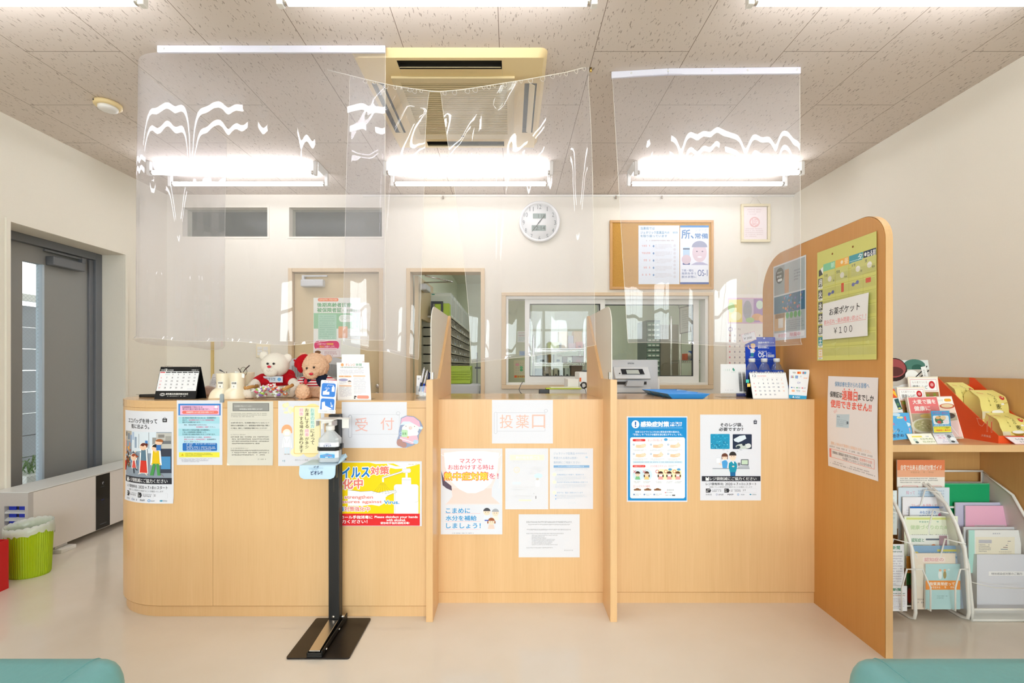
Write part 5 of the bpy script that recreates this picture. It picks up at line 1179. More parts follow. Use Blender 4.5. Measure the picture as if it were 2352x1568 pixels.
# notices on the closed door
YD = YB+.03
s = Sheet(1318, 890, 1655, 1318, '#ecefe6', nx=1, ny=2)                # 3.137x view at 300,400
s.rect(1320, 1000, 1655, 1112, '#8cc596'); s.rr(1350, 892, 1498, 916, 10, '#ee7a4c').tl(1362, 898, 1486, 910, '#fde0b0'); s.text('後期高齢者医療', 1345, 926, 1592, 956, '#4fa064', .02); s.text('被保険者証', 1345, 962, 1520, 994, '#4fa064', .02); s.tl(1526, 974, 1640, 990, '#8ab894')
s.rect(1352, 1010, 1484, 1190, '#a8d4ba'); s.para(1362, 1020, 1474, 1180, 10, '#8abf9f'); s.rr(1502, 1014, 1600, 1064, 22, '#eef6ea'); s.para(1512, 1024, 1590, 1056, 3, '#8cc0a0'); s.rr(1498, 1096, 1564, 1180, 6, '#eda878'); s.para(1568, 1120, 1648, 1190, 6, '#b4c4b4')
poster('poster', s, flat(YD, 300, 400, 3.137), 'large green and white notice on the closed beige door', 'poster')
s = Sheet(1318, 1196, 1516, 1318, '#efe6e6', nx=1, ny=1)
s.rr(1324, 1200, 1504, 1264, 28, '#dc4f78'); s.text('ご存知ですか？', 1346, 1216, 1410, 1230, '#fdeaf0', .01).text('特例措置', 1414, 1216, 1462, 1230, '#f8e04a', .012).text('7月から', 1360, 1234, 1396, 1250, '#f8e04a', .012).text('お届けします。', 1400, 1234, 1474, 1248, '#fdeaf0', .008); s.rr(1338, 1252, 1492, 1262, 5, '#f6dfe6'); s.ell(1350, 1282, 22, 12, '#7a5030'); s.frame(1380, 1272, 1506, 1314, 1.4, '#d8b8bc'); s.para(1396, 1278, 1498, 1316, 3, '#b86a7c')
poster('poster', s, flat(YD, 300, 400, 3.137, gap=.003), 'pink bubble notice stuck at the bottom of the green door poster', 'poster')
# ------------------------------------------------------------------ soft toys
def soft(name, mb, parent, vox=.004, sm=6, curly=0.0, label=None):
    mb.v = [(x, y, max(z, 1.0015)) for x, y, z in mb.v]                # the toy settles flat on the counter
    o = part(name, mb, parent, label)
    r = o.modifiers.new('remesh', 'REMESH'); r.mode = 'VOXEL'; r.voxel_size = vox; r.use_smooth_shade = True
    k = o.modifiers.new('smooth', 'SMOOTH'); k.factor = .5; k.iterations = sm
    if curly:
        tx = bpy.data.textures.get('curly_pile') or bpy.data.textures.new('curly_pile', 'CLOUDS'); tx.noise_scale = .009; tx.noise_depth = 2
        d = o.modifiers.new('pile', 'DISPLACE'); d.texture = tx; d.strength = curly; d.mid_level = .5; d.texture_coords = 'GLOBAL'
    return o
PLUSH = mat('white_plush', '#eee6d8', .95, spec=.1, var=.03, scale=300, bump=.35)
CURL = mat('peach_curly_plush', '#e6bd9c', .95, spec=.1, var=.14, scale=160, bump=.5)
REDK = mat('red_knit', '#b3101c', .85, spec=.15, var=.08, scale=250, bump=.2)
NAVY = mat('navy_knit', '#1c2338', .85, spec=.15, var=.1, scale=250, bump=.2)
REDN = mat('red_nose', '#d01a36', .5, var=.04, scale=100)
EYE = mat('brown_bead_eye', '#1c0f0c', .12, var=.02, scale=60)
def e(mb, u, v, Y, r, m=None, rot=None, **k): return mb.ell(P(u, v, Y), r, m, rot=rot, **k)
def limb(mb, a, b, r0, r1, m=None, n=7):
    a, b = Vector(a), Vector(b)
    for i in range(n):
        k = i/(n-1); r = r0*(1-k)+r1*k; mb.ell(a.lerp(b, k), (r, r, r), m, 14, 9)
    return mb
YBR = 2.38
bx, bz = P(626, 0, YBR)[0], 1.0
t = thing('teddy_bear', 'white teddy bear in a short red sweater behind the candy basket', 'soft toy', (bx, YBR, 1.0), 'soft toys on the counter')
mb = MB(PLUSH)
hc = Vector(P(632, 838, 2.36))
mb.ell(hc, (.070, .060, .063), rot=Matrix.Rotation(-.12, 3, 'Y')); e(mb, 622, 853, 2.315, (.036, .03, .027))
for u, v in ((606, 817), (661, 822)): e(mb, u, v, 2.37, (.023, .013, .024))
e(mb, 630, 892, 2.39, (.064, .055, .056)); e(mb, 630, 908, 2.39, (.07, .06, .04))
limb(mb, P(596, 873, 2.37), P(576, 893, 2.29), .027, .025); limb(mb, P(664, 872, 2.38), P(684, 886, 2.33), .026, .023)
limb(mb, P(606, 905, 2.36), P(576, 905, 2.26), .032, .030); e(mb, 572, 901, 2.245, (.030, .022, .033)); limb(mb, P(652, 906, 2.36), P(664, 905, 2.33), .032, .03); e(mb, 667, 899, 2.315, (.028, .022, .032))
body = soft('body', mb, t, .0045, 5)
for u in (614.5, 628.5): part('eye', MB(EYE).ell(P(u, 835, 2.296), (.0058, .005, .0058), seg=14, rings=8), t)
part('nose', MB(REDN).ell(P(618, 842, 2.281), (.0098, .007, .0062), seg=16, rings=8), t, 'red nose')
part('mouth', MB(mat('pale_stitch', '#dccfc2', .8, var=.02, scale=50)).tube([P(612, 850, 2.283), P(616, 853, 2.281), P(619, 849, 2.281), P(622, 853, 2.281), P(626, 850, 2.283)], .001, 5), t)
mb = MB(REDK)
mb.ell(P(631, 876, 2.385), (.066, .058, .036)); mb.ell(P(632, 864, 2.38), (.046, .043, .022))
limb(mb, P(604, 871, 2.375), P(594, 877, 2.355), .031, .031); limb(mb, P(658, 870, 2.385), P(668, 874, 2.37), .031, .031); mb.ell(P(664, 862, 2.405), (.030, .03, .032))
sw = soft('sweater', mb, t, .004, 5, label='short red sweater with a pale lettered badge')
s = Sheet(598, 864, 648, 878, '#d6dde6', nx=6, ny=2); s.poly([(598, 864), (645, 868), (648, 872), (646, 878), (600, 873)], '#d6dde6'); s.tl(602, 867.5, 636, 874, '#8c98ae', 1); s.ell(641, 871, 4, 4, '#63a6d8'); s.frame(598.6, 864.6, 647, 877.4, .6, '#b8c0cc')
def bulge(x, y, off):
    dx = (x-631)/34; X, Y, Z = P(x, y, 2.324); return (X, 2.323+.03*dx*dx-off, Z)
mb = MB(); s.into(mb, bulge); part('badge', mb, sw)
YB2 = 2.38
t = thing('teddy_bear', 'curly peach teddy bear in a red beret and navy striped vest beside the newsletter', 'soft toy', (P(722, 0, YB2)[0], YB2, 1.0), 'soft toys on the counter')
mb = MB(CURL)
mb.ell(P(724, 840, 2.36), (.068, .06, .066)); e(mb, 714, 858, 2.31, (.037, .03, .028)); e(mb, 753, 824, 2.375, (.022, .014, .022)); e(mb, 697, 818, 2.375, (.02, .014, .02))
e(mb, 724, 893, 2.39, (.06, .055, .058)); e(mb, 724, 908, 2.385, (.066, .058, .038))
limb(mb, P(700, 884, 2.37), P(690, 900, 2.28), .026, .022); limb(mb, P(708, 907, 2.36), P(696, 908, 2.25), .028, .026); e(mb, 695, 900, 2.235, (.034, .024, .038)); limb(mb, P(742, 907, 2.36), P(748, 908, 2.25), .028, .027); e(mb, 749, 900, 2.235, (.032, .024, .038)); limb(mb, P(752, 884, 2.375), P(764, 897, 2.31), .025, .023)
soft('body', mb, t, .003, 3, .013)
for u, v in ((704.5, 845.5), (721, 843.5)): part('eye', MB(EYE).ell(P(u, v, 2.297), (.0052, .0045, .0056), seg=14, rings=8), t)
part('nose', MB(REDN).ell(P(714.5, 858.5, 2.276), (.0105, .007, .0066), seg=16, rings=8), t, 'red nose')
mb = MB(REDK); R1 = Matrix.Rotation(.75, 3, 'Y')
mb.ell(P(693, 829, 2.345), (.026, .036, .044), rot=R1); mb.ell(P(690, 843, 2.33), (.016, .024, .03), rot=Matrix.Rotation(-.2, 3, 'Y')); mb.ell(P(676, 827, 2.34), (.005, .005, .006))
soft('beret', mb, t, .0035, 5)
STRP = bpy.data.materials.new('red_white_stripes'); nt, N, L, b = nodes(STRP)
g = N.new('ShaderNodeNewGeometry'); wv_ = N.new('ShaderNodeTexWave'); wv_.bands_direction = 'Z'; wv_.inputs['Scale'].default_value = 24; rp = N.new('ShaderNodeValToRGB')
rp.color_ramp.interpolation = 'CONSTANT'; rp.color_ramp.elements[0].color = lin('#c01828'); rp.color_ramp.elements[1].color = lin('#f0e8e4'); rp.color_ramp.elements[1].position = .5
L.new(g.outputs['Position'], wv_.inputs[0]); L.new(wv_.outputs[0], rp.inputs[0]); L.new(rp.outputs[0], b.inputs['Base Color']); b.inputs['Roughness'].default_value = .9
mb = MB(STRP); mb.ell(P(724, 879, 2.383), (.063, .06, .034)); limb(mb, P(699, 876, 2.375), P(692, 884, 2.345), .029, .028); limb(mb, P(750, 874, 2.385), P(764, 882, 2.35), .029, .029)
soft('striped_shirt', mb, t, .004, 4)
mb = MB(NAVY); mb.ell(P(742, 874, 2.372), (.032, .05, .036)); mb.ell(P(703, 884, 2.345), (.012, .02, .034), rot=Matrix.Rotation(.25, 3, 'Y')); mb.ell(P(706, 873, 2.335), (.022, .016, .013))
soft('vest', mb, t, .0035, 4)
part('heart_patch', MB(REDN).ell(P(702, 876, 2.318), (.009, .005, .015), seg=14, rings=8), t)
# candy basket
t = thing('candy_basket', 'clear plastic basket with two bamboo handles full of wrapped candies', 'basket', (P(620, 0, 2.2)[0], 2.2, 1.0))
cx = P(621, 0, 2.2)[0]
mb = MB(ACRYL)
prof = [(.055, .002), (.072, .004), (.086, .02), (.093, .052), (.091, .052), (.084, .022), (.07, .007), (.0, .006)]
mb.lathe(prof, (cx, 2.2, 1.0), 40, sy=.62); part('bowl', mb, t)
HAND = mat('bamboo_handle', '#bb8745', .45, var=.12, scale=90)
for sgn, (u0, v0, u1, v1) in ((-1, (562, 891, 592, 886)), (1, (650, 894, 672, 884))):
    Y0 = 2.19 if sgn < 0 else 2.16; h_ = part('handle', MB(HAND).cyl(P(u0, v0, Y0), P(u1, v1, Y0+.06), .0085, 14), t)
    a, b_ = Vector(P(u0, v0, Y0)), Vector(P(u1, v1, Y0+.06))
    for k in (.22, .8):
        c = a.lerp(b_, k); part('cord', MB(WIRE).tube([c+Vector((0, .011*math.cos(q), .011*math.sin(q))) for q in [2*PI*i/12 for i in range(12)]], .0016, 6, closed=True).tube([c+Vector((0, 0, -.01)), Vector((cx+sgn*.088, 2.2, 1.05))], .0016, 6), h_)
R = random.Random(11)
CW = [mat('candy_white', '#f2f0ea', .3, var=.05, scale=200), mat('candy_lime', '#a9cf3a', .3, var=.1, scale=200), mat('candy_orange', '#ee6e2c', .3, var=.1, scale=200), mat('candy_pink', '#e8547c', .3, var=.1, scale=200), mat('candy_purple', '#8a5cb8', .3, var=.1, scale=200), mat('candy_red', '#d83a3c', .3, var=.1, scale=200)]
def candy(i):
    mb = MB(); c = CW[1+i % 5]
    mb.ell((0, 0, 0), (.011, .007, .0065), c, 12, 8); mb.ell((0, -.0012, .002), (.006, .0062, .0055), CW[0], 10, 6)
    for sg in (-1, 1):
        vs = [(sg*.010, 0, 0)]+[(sg*.021, .007*math.cos(a), .007*math.sin(a)+(.0016 if k % 2 else -.0016)) for k, a in enumerate([-1.2+.4*j for j in range(7)])]
        vs2 = [(x-sg*.0005, y, z) for x, y, z in vs]
        mb.add(vs, [(0, k, k+1) for k in range(1, 7)], CW[0]).add(vs2, [(0, k+1, k) for k in range(1, 7)], CW[0])
    return mb
NM = ('green', 'orange', 'pink', 'purple', 'red')
pro = []
for i in range(46):
    a = R.uniform(0, 2*PI); rr = math.sqrt(R.uniform(0, 1)); lay = i % 3
    if i < 26: x, y, z = cx+.072*rr*math.cos(a), 2.2+.042*rr*math.sin(a), 1.016+.011*lay+R.uniform(0, .004)
    else: x, y, z = cx+.066*rr*math.cos(a)+.004, 2.2+.036*rr*math.sin(a), 1.036+.022*(1-rr)+R.uniform(0, .006)
    lb = 'small %s twist-wrapped candy in the clear basket' % NM[i % 5]
    if i < 5: o = solo('candy', candy(i), lb, 'candy', 'candies in the basket'); pro.append(o)
    else: o = dup(pro[i % 5], label=lb)
    o.location = (x, y, z); o.rotation_euler = (R.uniform(-.8, .8), R.uniform(-.5, .5), R.uniform(0, PI))
# boot-shaped holders with reading glasses
def boot(x, y, s, label):
    t = thing('boot_holder', label, 'boot-shaped holder', (x, y, 1.0), 'white boot-shaped holders')
    mb = MB(CREAM)
    n, m_ = 28, 22; rows = []
    for j in range(m_+1):
        k = j/m_; z = s*.122*k
        for i in range(n):
            a = 2*PI*i/n
            toe = max(0, 1-k/.42); w_ = s*(.031+.003*max(0, (k-.5)*2)); ex = s*.027*math.sqrt(max(0, 1-(1-toe)**2)) if toe > 0 else 0
            px = w_*math.cos(a)*(1+.25*toe); py = w_*math.sin(a)*(1+.1*toe)
            if px < 0: px -= ex*math.cos(a)**2
            rows.append((px, py, z))
    ang = math.radians(42); ca, sa = math.cos(ang), math.sin(ang)
    W = lambda p: (x+p[0]*ca-p[1]*sa, y+p[0]*sa+p[1]*ca, 1.0+p[2])
    fs = [(j*n+i, j*n+(i+1) % n, (j+1)*n+(i+1) % n, (j+1)*n+i) for j in range(m_) for i in range(n)]
    mb.add([W(p) for p in rows], fs+[tuple(range(n))[::-1]], smooth=True)
    inner = [(p[0]*.9, p[1]*.9, p[2]-.0) for p in rows[-n:]]; dn = [(p[0]*.85, p[1]*.85, p[2]-.05) for p in inner]
    mb.add([W(p) for p in rows[-n:]]+[W((p[0]*.96, p[1]*.96, p[2]+.003)) for p in rows[-n:]]+[W(p) for p in inner]+[W(p) for p in dn], [(q*n+i, q*n+(i+1) % n, (q+1)*n+(i+1) % n, (q+1)*n+i) for q in range(3) for i in range(n)]+[tuple(range(3*n, 4*n))], smooth=True)
    part('boot', mb, t)
    return t
def boot_label(t, x, y, d):
    s = Sheet(0, 0, 24, 34, '#f6f4ee'); s.text('老眼鏡', 2, 3, 22, 12, '#4a4640', .02); s.text(d, 9, 20, 14, 28, '#6a665e', .02)
    mb = MB(); A_ = lambda X: .12+(X-12)/34; f = lambda X, Y_, o: (x+(.0352+o)*math.sin(A_(X)), y-(.0352+o)*math.cos(A_(X)), 1.085-Y_/1000)
    s.nx = 6; s.into(mb, f); part('size_label', mb, t)
xa, xb, xc = P(514, 0, 2.27)[0], P(545, 0, 2.235)[0], P(567, 0, 2.36)[0]
b1 = boot(xa, 2.27, 1, 'white boot-shaped holder next to the black calendar, with dark-tipped glasses'); boot_label(b1, xa, 2.27, '弱')
b2 = boot(xb, 2.235, 1.02, 'white boot-shaped holder at the candy basket, with round brown glasses'); boot_label(b2, xb, 2.235, '中')
boot(xc, 2.36, 1.03, 'empty white boot-shaped holder standing behind the other two boots')
# spectacles
GUN = mat('gunmetal_frame', '#4a4a4e', .3, .6, var=.05, scale=60); BRN = mat('brown_frame', '#3a241c', .35, var=.1, scale=60); BRZ = mat('bronze_wire', '#6a5a44', .3, .7, var=.05, scale=60)
t = thing('spectacles', 'reading glasses with a grey tip leaning out of the boot by the black calendar', 'glasses', (xa, 2.27, 1.06))
part('temple', MB(GUN).tube([P(521, 862, 2.275), P(517, 857, 2.27), P(511, 852, 2.265)], .0012, 6).tube([P(512, 853, 2.265), P(508, 851, 2.262), P(504, 849, 2.26)], [.002, .0034, .003], 8), t)
part('temple', MB(BRZ).tube([P(521, 874, 2.28), P(520.5, 853, 2.275)], .0016, 6), t); part('lens_rim', MB(GUN).tube([Vector((xa+.006, 2.285, 1.075))+Vector((.018*math.cos(q), .004, .014*math.sin(q))) for q in [2*PI*i/16 for i in range(16)]], .0011, 6, closed=True), t)
t = thing('spectacles', 'round brown glasses standing out of the boot by the candy basket', 'glasses', (xb, 2.235, 1.06))
part('temple', MB(BRN).tube([P(559, 860, 2.24), P(559.5, 853, 2.235), P(565, 846, 2.23), P(573, 839, 2.225)], [.0016, .0018, .0026, .0026], 8), t); part('temple', MB(BRN).tube([P(555, 861, 2.23), P(553, 853, 2.225), P(547, 845, 2.22)], .0018, 6), t)
part('lens_rim', MB(BRZ).tube([Vector(P(559.5, 853, 2.25))+Vector((.0165*math.cos(q), 0, .0215*math.sin(q))) for q in [2*PI*i/20 for i in range(20)]], .0011, 6, closed=True), t)
part('lens', MB(GLASS).add([Vector(P(559.5, 853, 2.25))+Vector((.0162*math.cos(q), 0, .021*math.sin(q))) for q in [2*PI*i/20 for i in range(20)]], [tuple(range(20))]), t)
mb = MB('#eef0ee').hexa([P(538, 862, 2.22), P(561, 868, 2.22), P(561, 868, 2.235), P(538, 862, 2.235), P(540, 852, 2.22), P(562, 859, 2.22), P(562, 859, 2.235), P(540, 852, 2.235)])
solo('folded_cloth', mb, 'folded white lens cloth stuffed in the boot beside the round glasses', 'cloth')
mb = MB('#e8e8e6').hexa([P(521, 866, 2.26), P(530, 868, 2.26), P(530, 868, 2.27), P(521, 866, 2.27), P(523, 855, 2.26), P(529, 857, 2.26), P(529, 857, 2.27), P(523, 855, 2.27)])
solo('folded_cloth', mb, 'small white lens cloth in the boot nearest the black calendar', 'cloth')
# clear bag with a white tag, between calendar and boots
t = thing('patterned_bag', 'pink speckled bag with a white paper tag, between calendar and boots', 'bag', (P(487, 0, 2.4)[0], 2.42, 1.0))
SPK = mat('pink_speckled_bag', '#cdb2a4', .7, var=.3, scale=220)
part('bag', MB(SPK).box(P(472, 0, 2.42)[0], P(506, 0, 2.42)[0], 2.40, 2.46, 1.0, P(0, 885, 2.42)[2]), t, bevel=.015, seg=4)
s = Sheet(0, 0, 30, 46, '#e6e2e2'); s.line([(2, 14), (28, 10)], .8, '#8a8490'); s.para(4, 18, 28, 40, 4, '#9a94a0'); s.para(16, 16, 28, 40, 5, '#4a4650', 1)
mb = MB(); s.into(mb, quad(s.r, P(489, 858, 2.395), P(505, 860, 2.395), P(500, 891, 2.392), P(480, 886, 2.392))); part('paper_tag', mb, t)
solo('clear_clip', MB(film('grey_clear_plastic', '#ccd6dc', .08, .45, .1, .5, '#b8c6d0')).prism(rpoly(P(505, 0, 2.12)[0], P(513.5, 0, 2.12)[0], .992, 1.032, [.001, .001, .008, .008]), 'y', 2.1185, 2.1255), 'small clear round-topped clip on the counter edge in front of the boots', 'clip')
# black desk calendar
def desk_calendar(nm, label, FL, FR, RL, RR, BL_, BR_, sh, cover, rings, rcol):
    """front edge, ridge and back edge points; the page hangs on the front slope"""
    c = (Vector(FL)+Vector(BR_))/2
    t = thing(nm, label, 'desk calendar', (c.x, c.y, FL[2]))
    FL, FR, RL, RR, BL_, BR_ = (Vector(p) for p in (FL, FR, RL, RR, BL_, BR_)); up = Vector((0, 0, 1))
    th = Vector((0, .0025, 0))
    mb = MB(cover)
    mb.hexa([FL, FR, FR+th, FL+th, RL-th*.5, RR-th*.5, RR+th*.5, RL+th*.5]); mb.hexa([BL_-th, BR_-th, BR_, BL_, RL-th*.5, RR-th*.5, RR+th*.5, RL+th*.5]); mb.hexa([FL, FR, BR_, BL_, FL+up*.002, FR+up*.002, BR_+up*.002, BL_+up*.002])
    st = part('stand', mb, t)
    mb = MB(); sh.into(mb, quad(sh.r, RL, RR, FR, FL, .003)); part('page', mb, t)
    rb = MB(rcol)
    for k in rings:
        c = RL.lerp(RR, k)+Vector((0, 0, .001)); rb.tube([c+Vector((0, .0042*math.cos(q), .0046*math.sin(q))) for q in [2*PI*i/12 for i in range(12)]], .0008, 5, closed=True)
    part('ring_binding', rb, t)
    return t
s = Sheet(0, 0, 197, 152, '#17171a', nx=4, ny=4)
s.rect(2, 0, 195, 22, '#121214'); s.rect(2, 22, 195, 114, '#f1f1f5'); s.text('2020', 6, 13, 20, 19, '#e8e8e8', .01).text('12', 24, 10, 36, 20, '#f4f4f4', .04).text('DECEMBER', 39, 14, 68, 19, '#e8e8e8', .01).text('令和2年 12', 156, 13, 190, 19, '#e8e8e8', .01)
for c_ in range(7): s.rect(4+c_*27.6, 24.5, 28+c_*27.6, 29, '#d83a44' if c_ == 0 else '#2a2a2e')
d = 1
for r_ in range(5):
    for c_ in range(7):
        if r_ == 0 and c_ < 2 or d > 31: continue
        x = 12+c_*27.2-(1.5 if d > 9 else 0); y = 33+r_*15.8; s.text(str(d), x, y, x+(4.4 if d < 10 else 8), y+6.5, '#e0868c' if c_ == 0 else '#55555c', .02); d += 1
for r_ in range(4): s.rect(4, 43.5+r_*15.8, 193, 43.9+r_*15.8, '#d8d8de')
s.rect(30, 33, 54, 40, '#dde6ea'); s.rect(150, 102, 180, 108, '#e4e6ee')
s.ring(36, 131, 13, 2, '#d8d8d8', ry=7); s.ring(36, 131, 8, 2, '#d8d8d8', ry=4); s.text('東和薬品宮城販売株式会社', 52, 124, 160, 133, '#e6e6e4', .02); s.tl(60, 137, 150, 141, '#b8b8b8')
X = lambda u, Y: (u-CU)*Y/F
desk_calendar('desk_calendar', 'black desk calendar on the rounded counter end', (X(355, 2.22), 2.22, 1.0), (X(449, 2.22), 2.22, 1.0), (X(372, 2.267), 2.262, 1.155), (X(460, 2.254), 2.258, 1.155), (X(378, 2.30), 2.30, 1.0), (X(475, 2.30), 2.30, 1.0), s, BLACK, [.1, .14, .18, .22, .26, .74, .78, .82, .86, .9], CHROME)
mb = MB(BLACK).hexa([P(319, 908, 2.35), P(361, 913, 2.33), P(361, 911, 2.37), P(319, 907, 2.37), P(319, 905.5, 2.35), P(361, 904, 2.33), P(361, 904, 2.37), P(319, 905, 2.37)])
for i in range(len(mb.v)): mb.v[i] = (mb.v[i][0], mb.v[i][1], max(1.0, mb.v[i][2]) if i > 3 else 1.0)
t = thing('stapler', 'black stapler-like tool lying behind the black calendar', 'stapler', (P(340, 0, 2.35)[0], 2.35, 1.0))
part('body', mb, t, bevel=.004)
part('tip', MB(CHROME).hexa([P(312, 906, 2.34), P(320, 907, 2.34), P(320, 907, 2.36), P(312, 906, 2.36), P(312, 905, 2.34), P(320, 904.5, 2.34), P(320, 904.5, 2.36), P(312, 905, 2.36)]), t)
# newsletter in a stand
t = thing('brochure_stand', 'clear acrylic stand beside the curly bear holding the newsletter', 'stand', (P(815, 0, 2.2)[0], 2.2, 1.0))
x0, x1 = P(776, 0, 2.185)[0], P(852, 0, 2.185)[0]
mb = MB(ACRYL).hexa([(x0, 2.178, 1.0), (x1, 2.178, 1.0), (x1, 2.181, 1.0), (x0, 2.181, 1.0), (x0, 2.205, 1.08), (x1, 2.205, 1.08), (x1, 2.208, 1.08), (x0, 2.208, 1.08)]).box(x0, x1, 2.17, 2.26, 1.0, 1.003)
part('holder', mb, t)
s = Sheet(1855, 283, 2165, 625, '#f6f5f6', nx=2, ny=4)                 # 3.92x view at 300,760
s.ell(1908, 305, 14, 14, '#f0b074'); s.text('オレンジ', 1938, 292, 2030, 316, '#eb8a4a', .006); s.text('新聞', 2038, 292, 2092, 316, '#58a078', .006); s.tl(1890, 324, 2106, 332, '#4a7a62', 1); s.tl(2050, 340, 2092, 346, '#a88a7a')
s.para(1880, 352, 2118, 396, 5, '#b8b4cc'); s.rr(1872, 404, 1992, 420, 8, '#f2c49c').tl(1880, 408, 1984, 416, '#c88a5c'); s.rr(2006, 402, 2122, 414, 6, '#ecc8a8'); s.ell(1914, 444, 44, 12, '#a8a4c8'); s.ell(1972, 466, 18, 16, '#f4e0d8'); s.ell(1972, 460, 16, 10, '#3a3a3e', 180, 360); s.para(1876, 458, 1946, 486, 3, '#c4c0d0'); s.rr(1872, 492, 1990, 504, 6, '#f2c8a8')
s.para(1874, 508, 1992, 600, 9, '#b8b4c8'); s.para(2008, 424, 2128, 570, 15, '#c0bccc'); s.rr(2036, 582, 2146, 610, 12, '#e79a86'); s.ell(2020, 592, 12, 7, '#4a3a38'); s.ell(2014, 606, 8, 6, '#3a3a3e')
zc = lambda x, y: (300+x/3.92, 760+y/3.92)
mb = MB(); q = lambda u, v, Y: P(u, v, Y); s.into(mb, quad(s.r, P(*zc(1855, 283), 2.235), P(*zc(2148, 283), 2.235), P(*zc(2166, 625), 2.172), P(*zc(1863, 620), 2.172)))
solo('newsletter', mb, 'printed newsletter sheet standing at the curly bear, orange and green title', 'newsletter')
s = Sheet(1900, 210, 2105, 285, '#f4f4f6'); s.text('日', 1972, 250, 1984, 285, '#4a8a6a', .02); s.tl(1946, 268, 1964, 284, '#4a4a50'); s.para(2000, 240, 2092, 284, 5, '#c8c8d0'); s.para(2090, 232, 2102, 280, 6, '#eeb0a0')
mb = MB(); s.into(mb, quad(s.r, P(*zc(1900, 210), 2.262), P(*zc(2105, 210), 2.262), P(*zc(2105, 420), 2.225), P(*zc(1900, 420), 2.225))); solo('newsletter', mb, 'white sheet standing behind the newsletter, only its top showing', 'newsletter')
# pens in a clear cup
t = thing('pen_cup', 'clear pen cup against the divider, beside the open doorway', 'pen cup', (P(974, 0, 2.3)[0], 2.32, 1.0))
xp0, xp1 = P(957, 0, 2.3)[0], P(986, 0, 2.3)[0]
mb = MB(ACRYL)
for a in ((xp0, xp1, 2.27, 2.273), (xp0, xp1, 2.34, 2.343)): mb.box(a[0], a[1], a[2], a[3], 1.0, 1.06)
mb.box(xp0, xp0+.003, 2.27, 2.343, 1.0, 1.06).box(xp1-.003, xp1, 2.27, 2.343, 1.0, 1.06).box(xp0, xp1, 2.27, 2.343, 1.0, 1.003); part('cup', mb, t)
BL = mat('pen_blue', '#1a45c4', .3, var=.05, scale=60); RD = mat('pen_red', '#d02028', .3, var=.05, scale=60); NV = mat('pen_navy', '#1c2c5a', .3, var=.05, scale=60); PW = mat('pen_white', '#e8e8ee', .3, var=.02, scale=60)
for (ub, vb, ut, vt, Y, top, grip, lb) in ((962, 905, 975, 843, 2.29, PW, NV, 'white ballpoint pen with a navy grip, tallest in the cup'), (969, 905, 982, 848, 2.285, PW, BL, 'white ballpoint pen with a blue grip'), (975, 907, 987, 853, 2.28, NV, RD, 'navy ballpoint pen with a red grip'), (980, 905, 990, 851, 2.30, NV, NV, 'all-navy ballpoint pen touching the divider')):
    a, b_ = Vector(P(ub, vb, Y)), Vector(P(ut, vt, Y+.03)); a.z = max(a.z, 1.004)
    d = (b_-a); t2 = thing('pen', lb, 'pen', tuple(a), 'ballpoint pens in the clear cup')
    part('barrel', MB(top).cyl(a+d*.42, a+d*.94, .0046, 12), t2); part('grip', MB(grip).cyl(a+d*.1, a+d*.42, .0048, 12), t2); part('tip', MB(PW).cyl(a, a+d*.1, .0015, 10, r2=.0044), t2); part('button', MB(CHROME).cyl(a+d*.94, a+d, .0022, 10), t2)
    part('clip', MB(CHROME).cyl(a+d*.62+Vector((-.004, -.004, 0)), a+d*.93+Vector((-.004, -.004, 0)), .0013, 6), t2)
s = Sheet(0, 0, 10, 60, '#f2f2f4'); s.tl(2, 8, 8, 14, '#b0b0b8')
mb = MB(); s.into(mb, quad(s.r, P(957, 862, 2.325), P(968, 862, 2.325), P(967, 906, 2.32), P(956, 906, 2.32))); solo('paper_slip', mb, 'narrow white paper slip in the pen cup', 'paper')
# ------------------------------------------------------------------ blue trays
def tray(x, y, z, label):
    t = thing('tray', label, 'tray', (x, y, z), 'blue plastic trays on the counter')
    w_, d_, h_ = .106, .074, .026; o = [(x-w_-.0, y-d_), (x+w_, y-d_), (x+w_, y+d_), (x-w_, y+d_)]; i_ = [(x-w_+.03, y-d_+.018), (x+w_-.03, y-d_+.018), (x+w_-.03, y+d_-.018), (x-w_+.03, y+d_-.018)]
    k = .004; up = z+h_
    mb = MB(BLUEP)
    A = [(*p, z) for p in i_]; B = [(*p, up) for p in o]; C_ = [(p[0]+(k if p[0] < x else -k), p[1]+(k if p[1] < y else -k), up) for p in o]; D = [(p[0], p[1], z+k) for p in i_]
    n = 4; fs = [(3, 2, 1, 0)]
    for j, (P0, P1) in enumerate(((0, 4), (4, 8), (8, 12))): fs += [(P0+i, P0+(i+1) % 4, P1+(i+1) % 4, P1+i) for i in range(4)]
    fs.append((12, 13, 14, 15)); mb.add(A+B+C_+D, fs); part('tray_body', mb, t, bevel=.002)
    R_ = MB('#f2f2f4').box(x-w_+.04, x+w_-.035, y-d_+.024, y+d_-.024, z+k+.0002, z+k+.0012); part('liner', R_, t, 'white paper liner')
    return t
tray(.878, 2.642, .997, 'blue tray furthest back of the three in the row behind the right counter edge'); tray(.878, 2.491, .997, 'blue tray in the middle of the row of three'); tray(.878, 2.34, .997, 'blue tray at the front edge of the counter, foremost of the three')
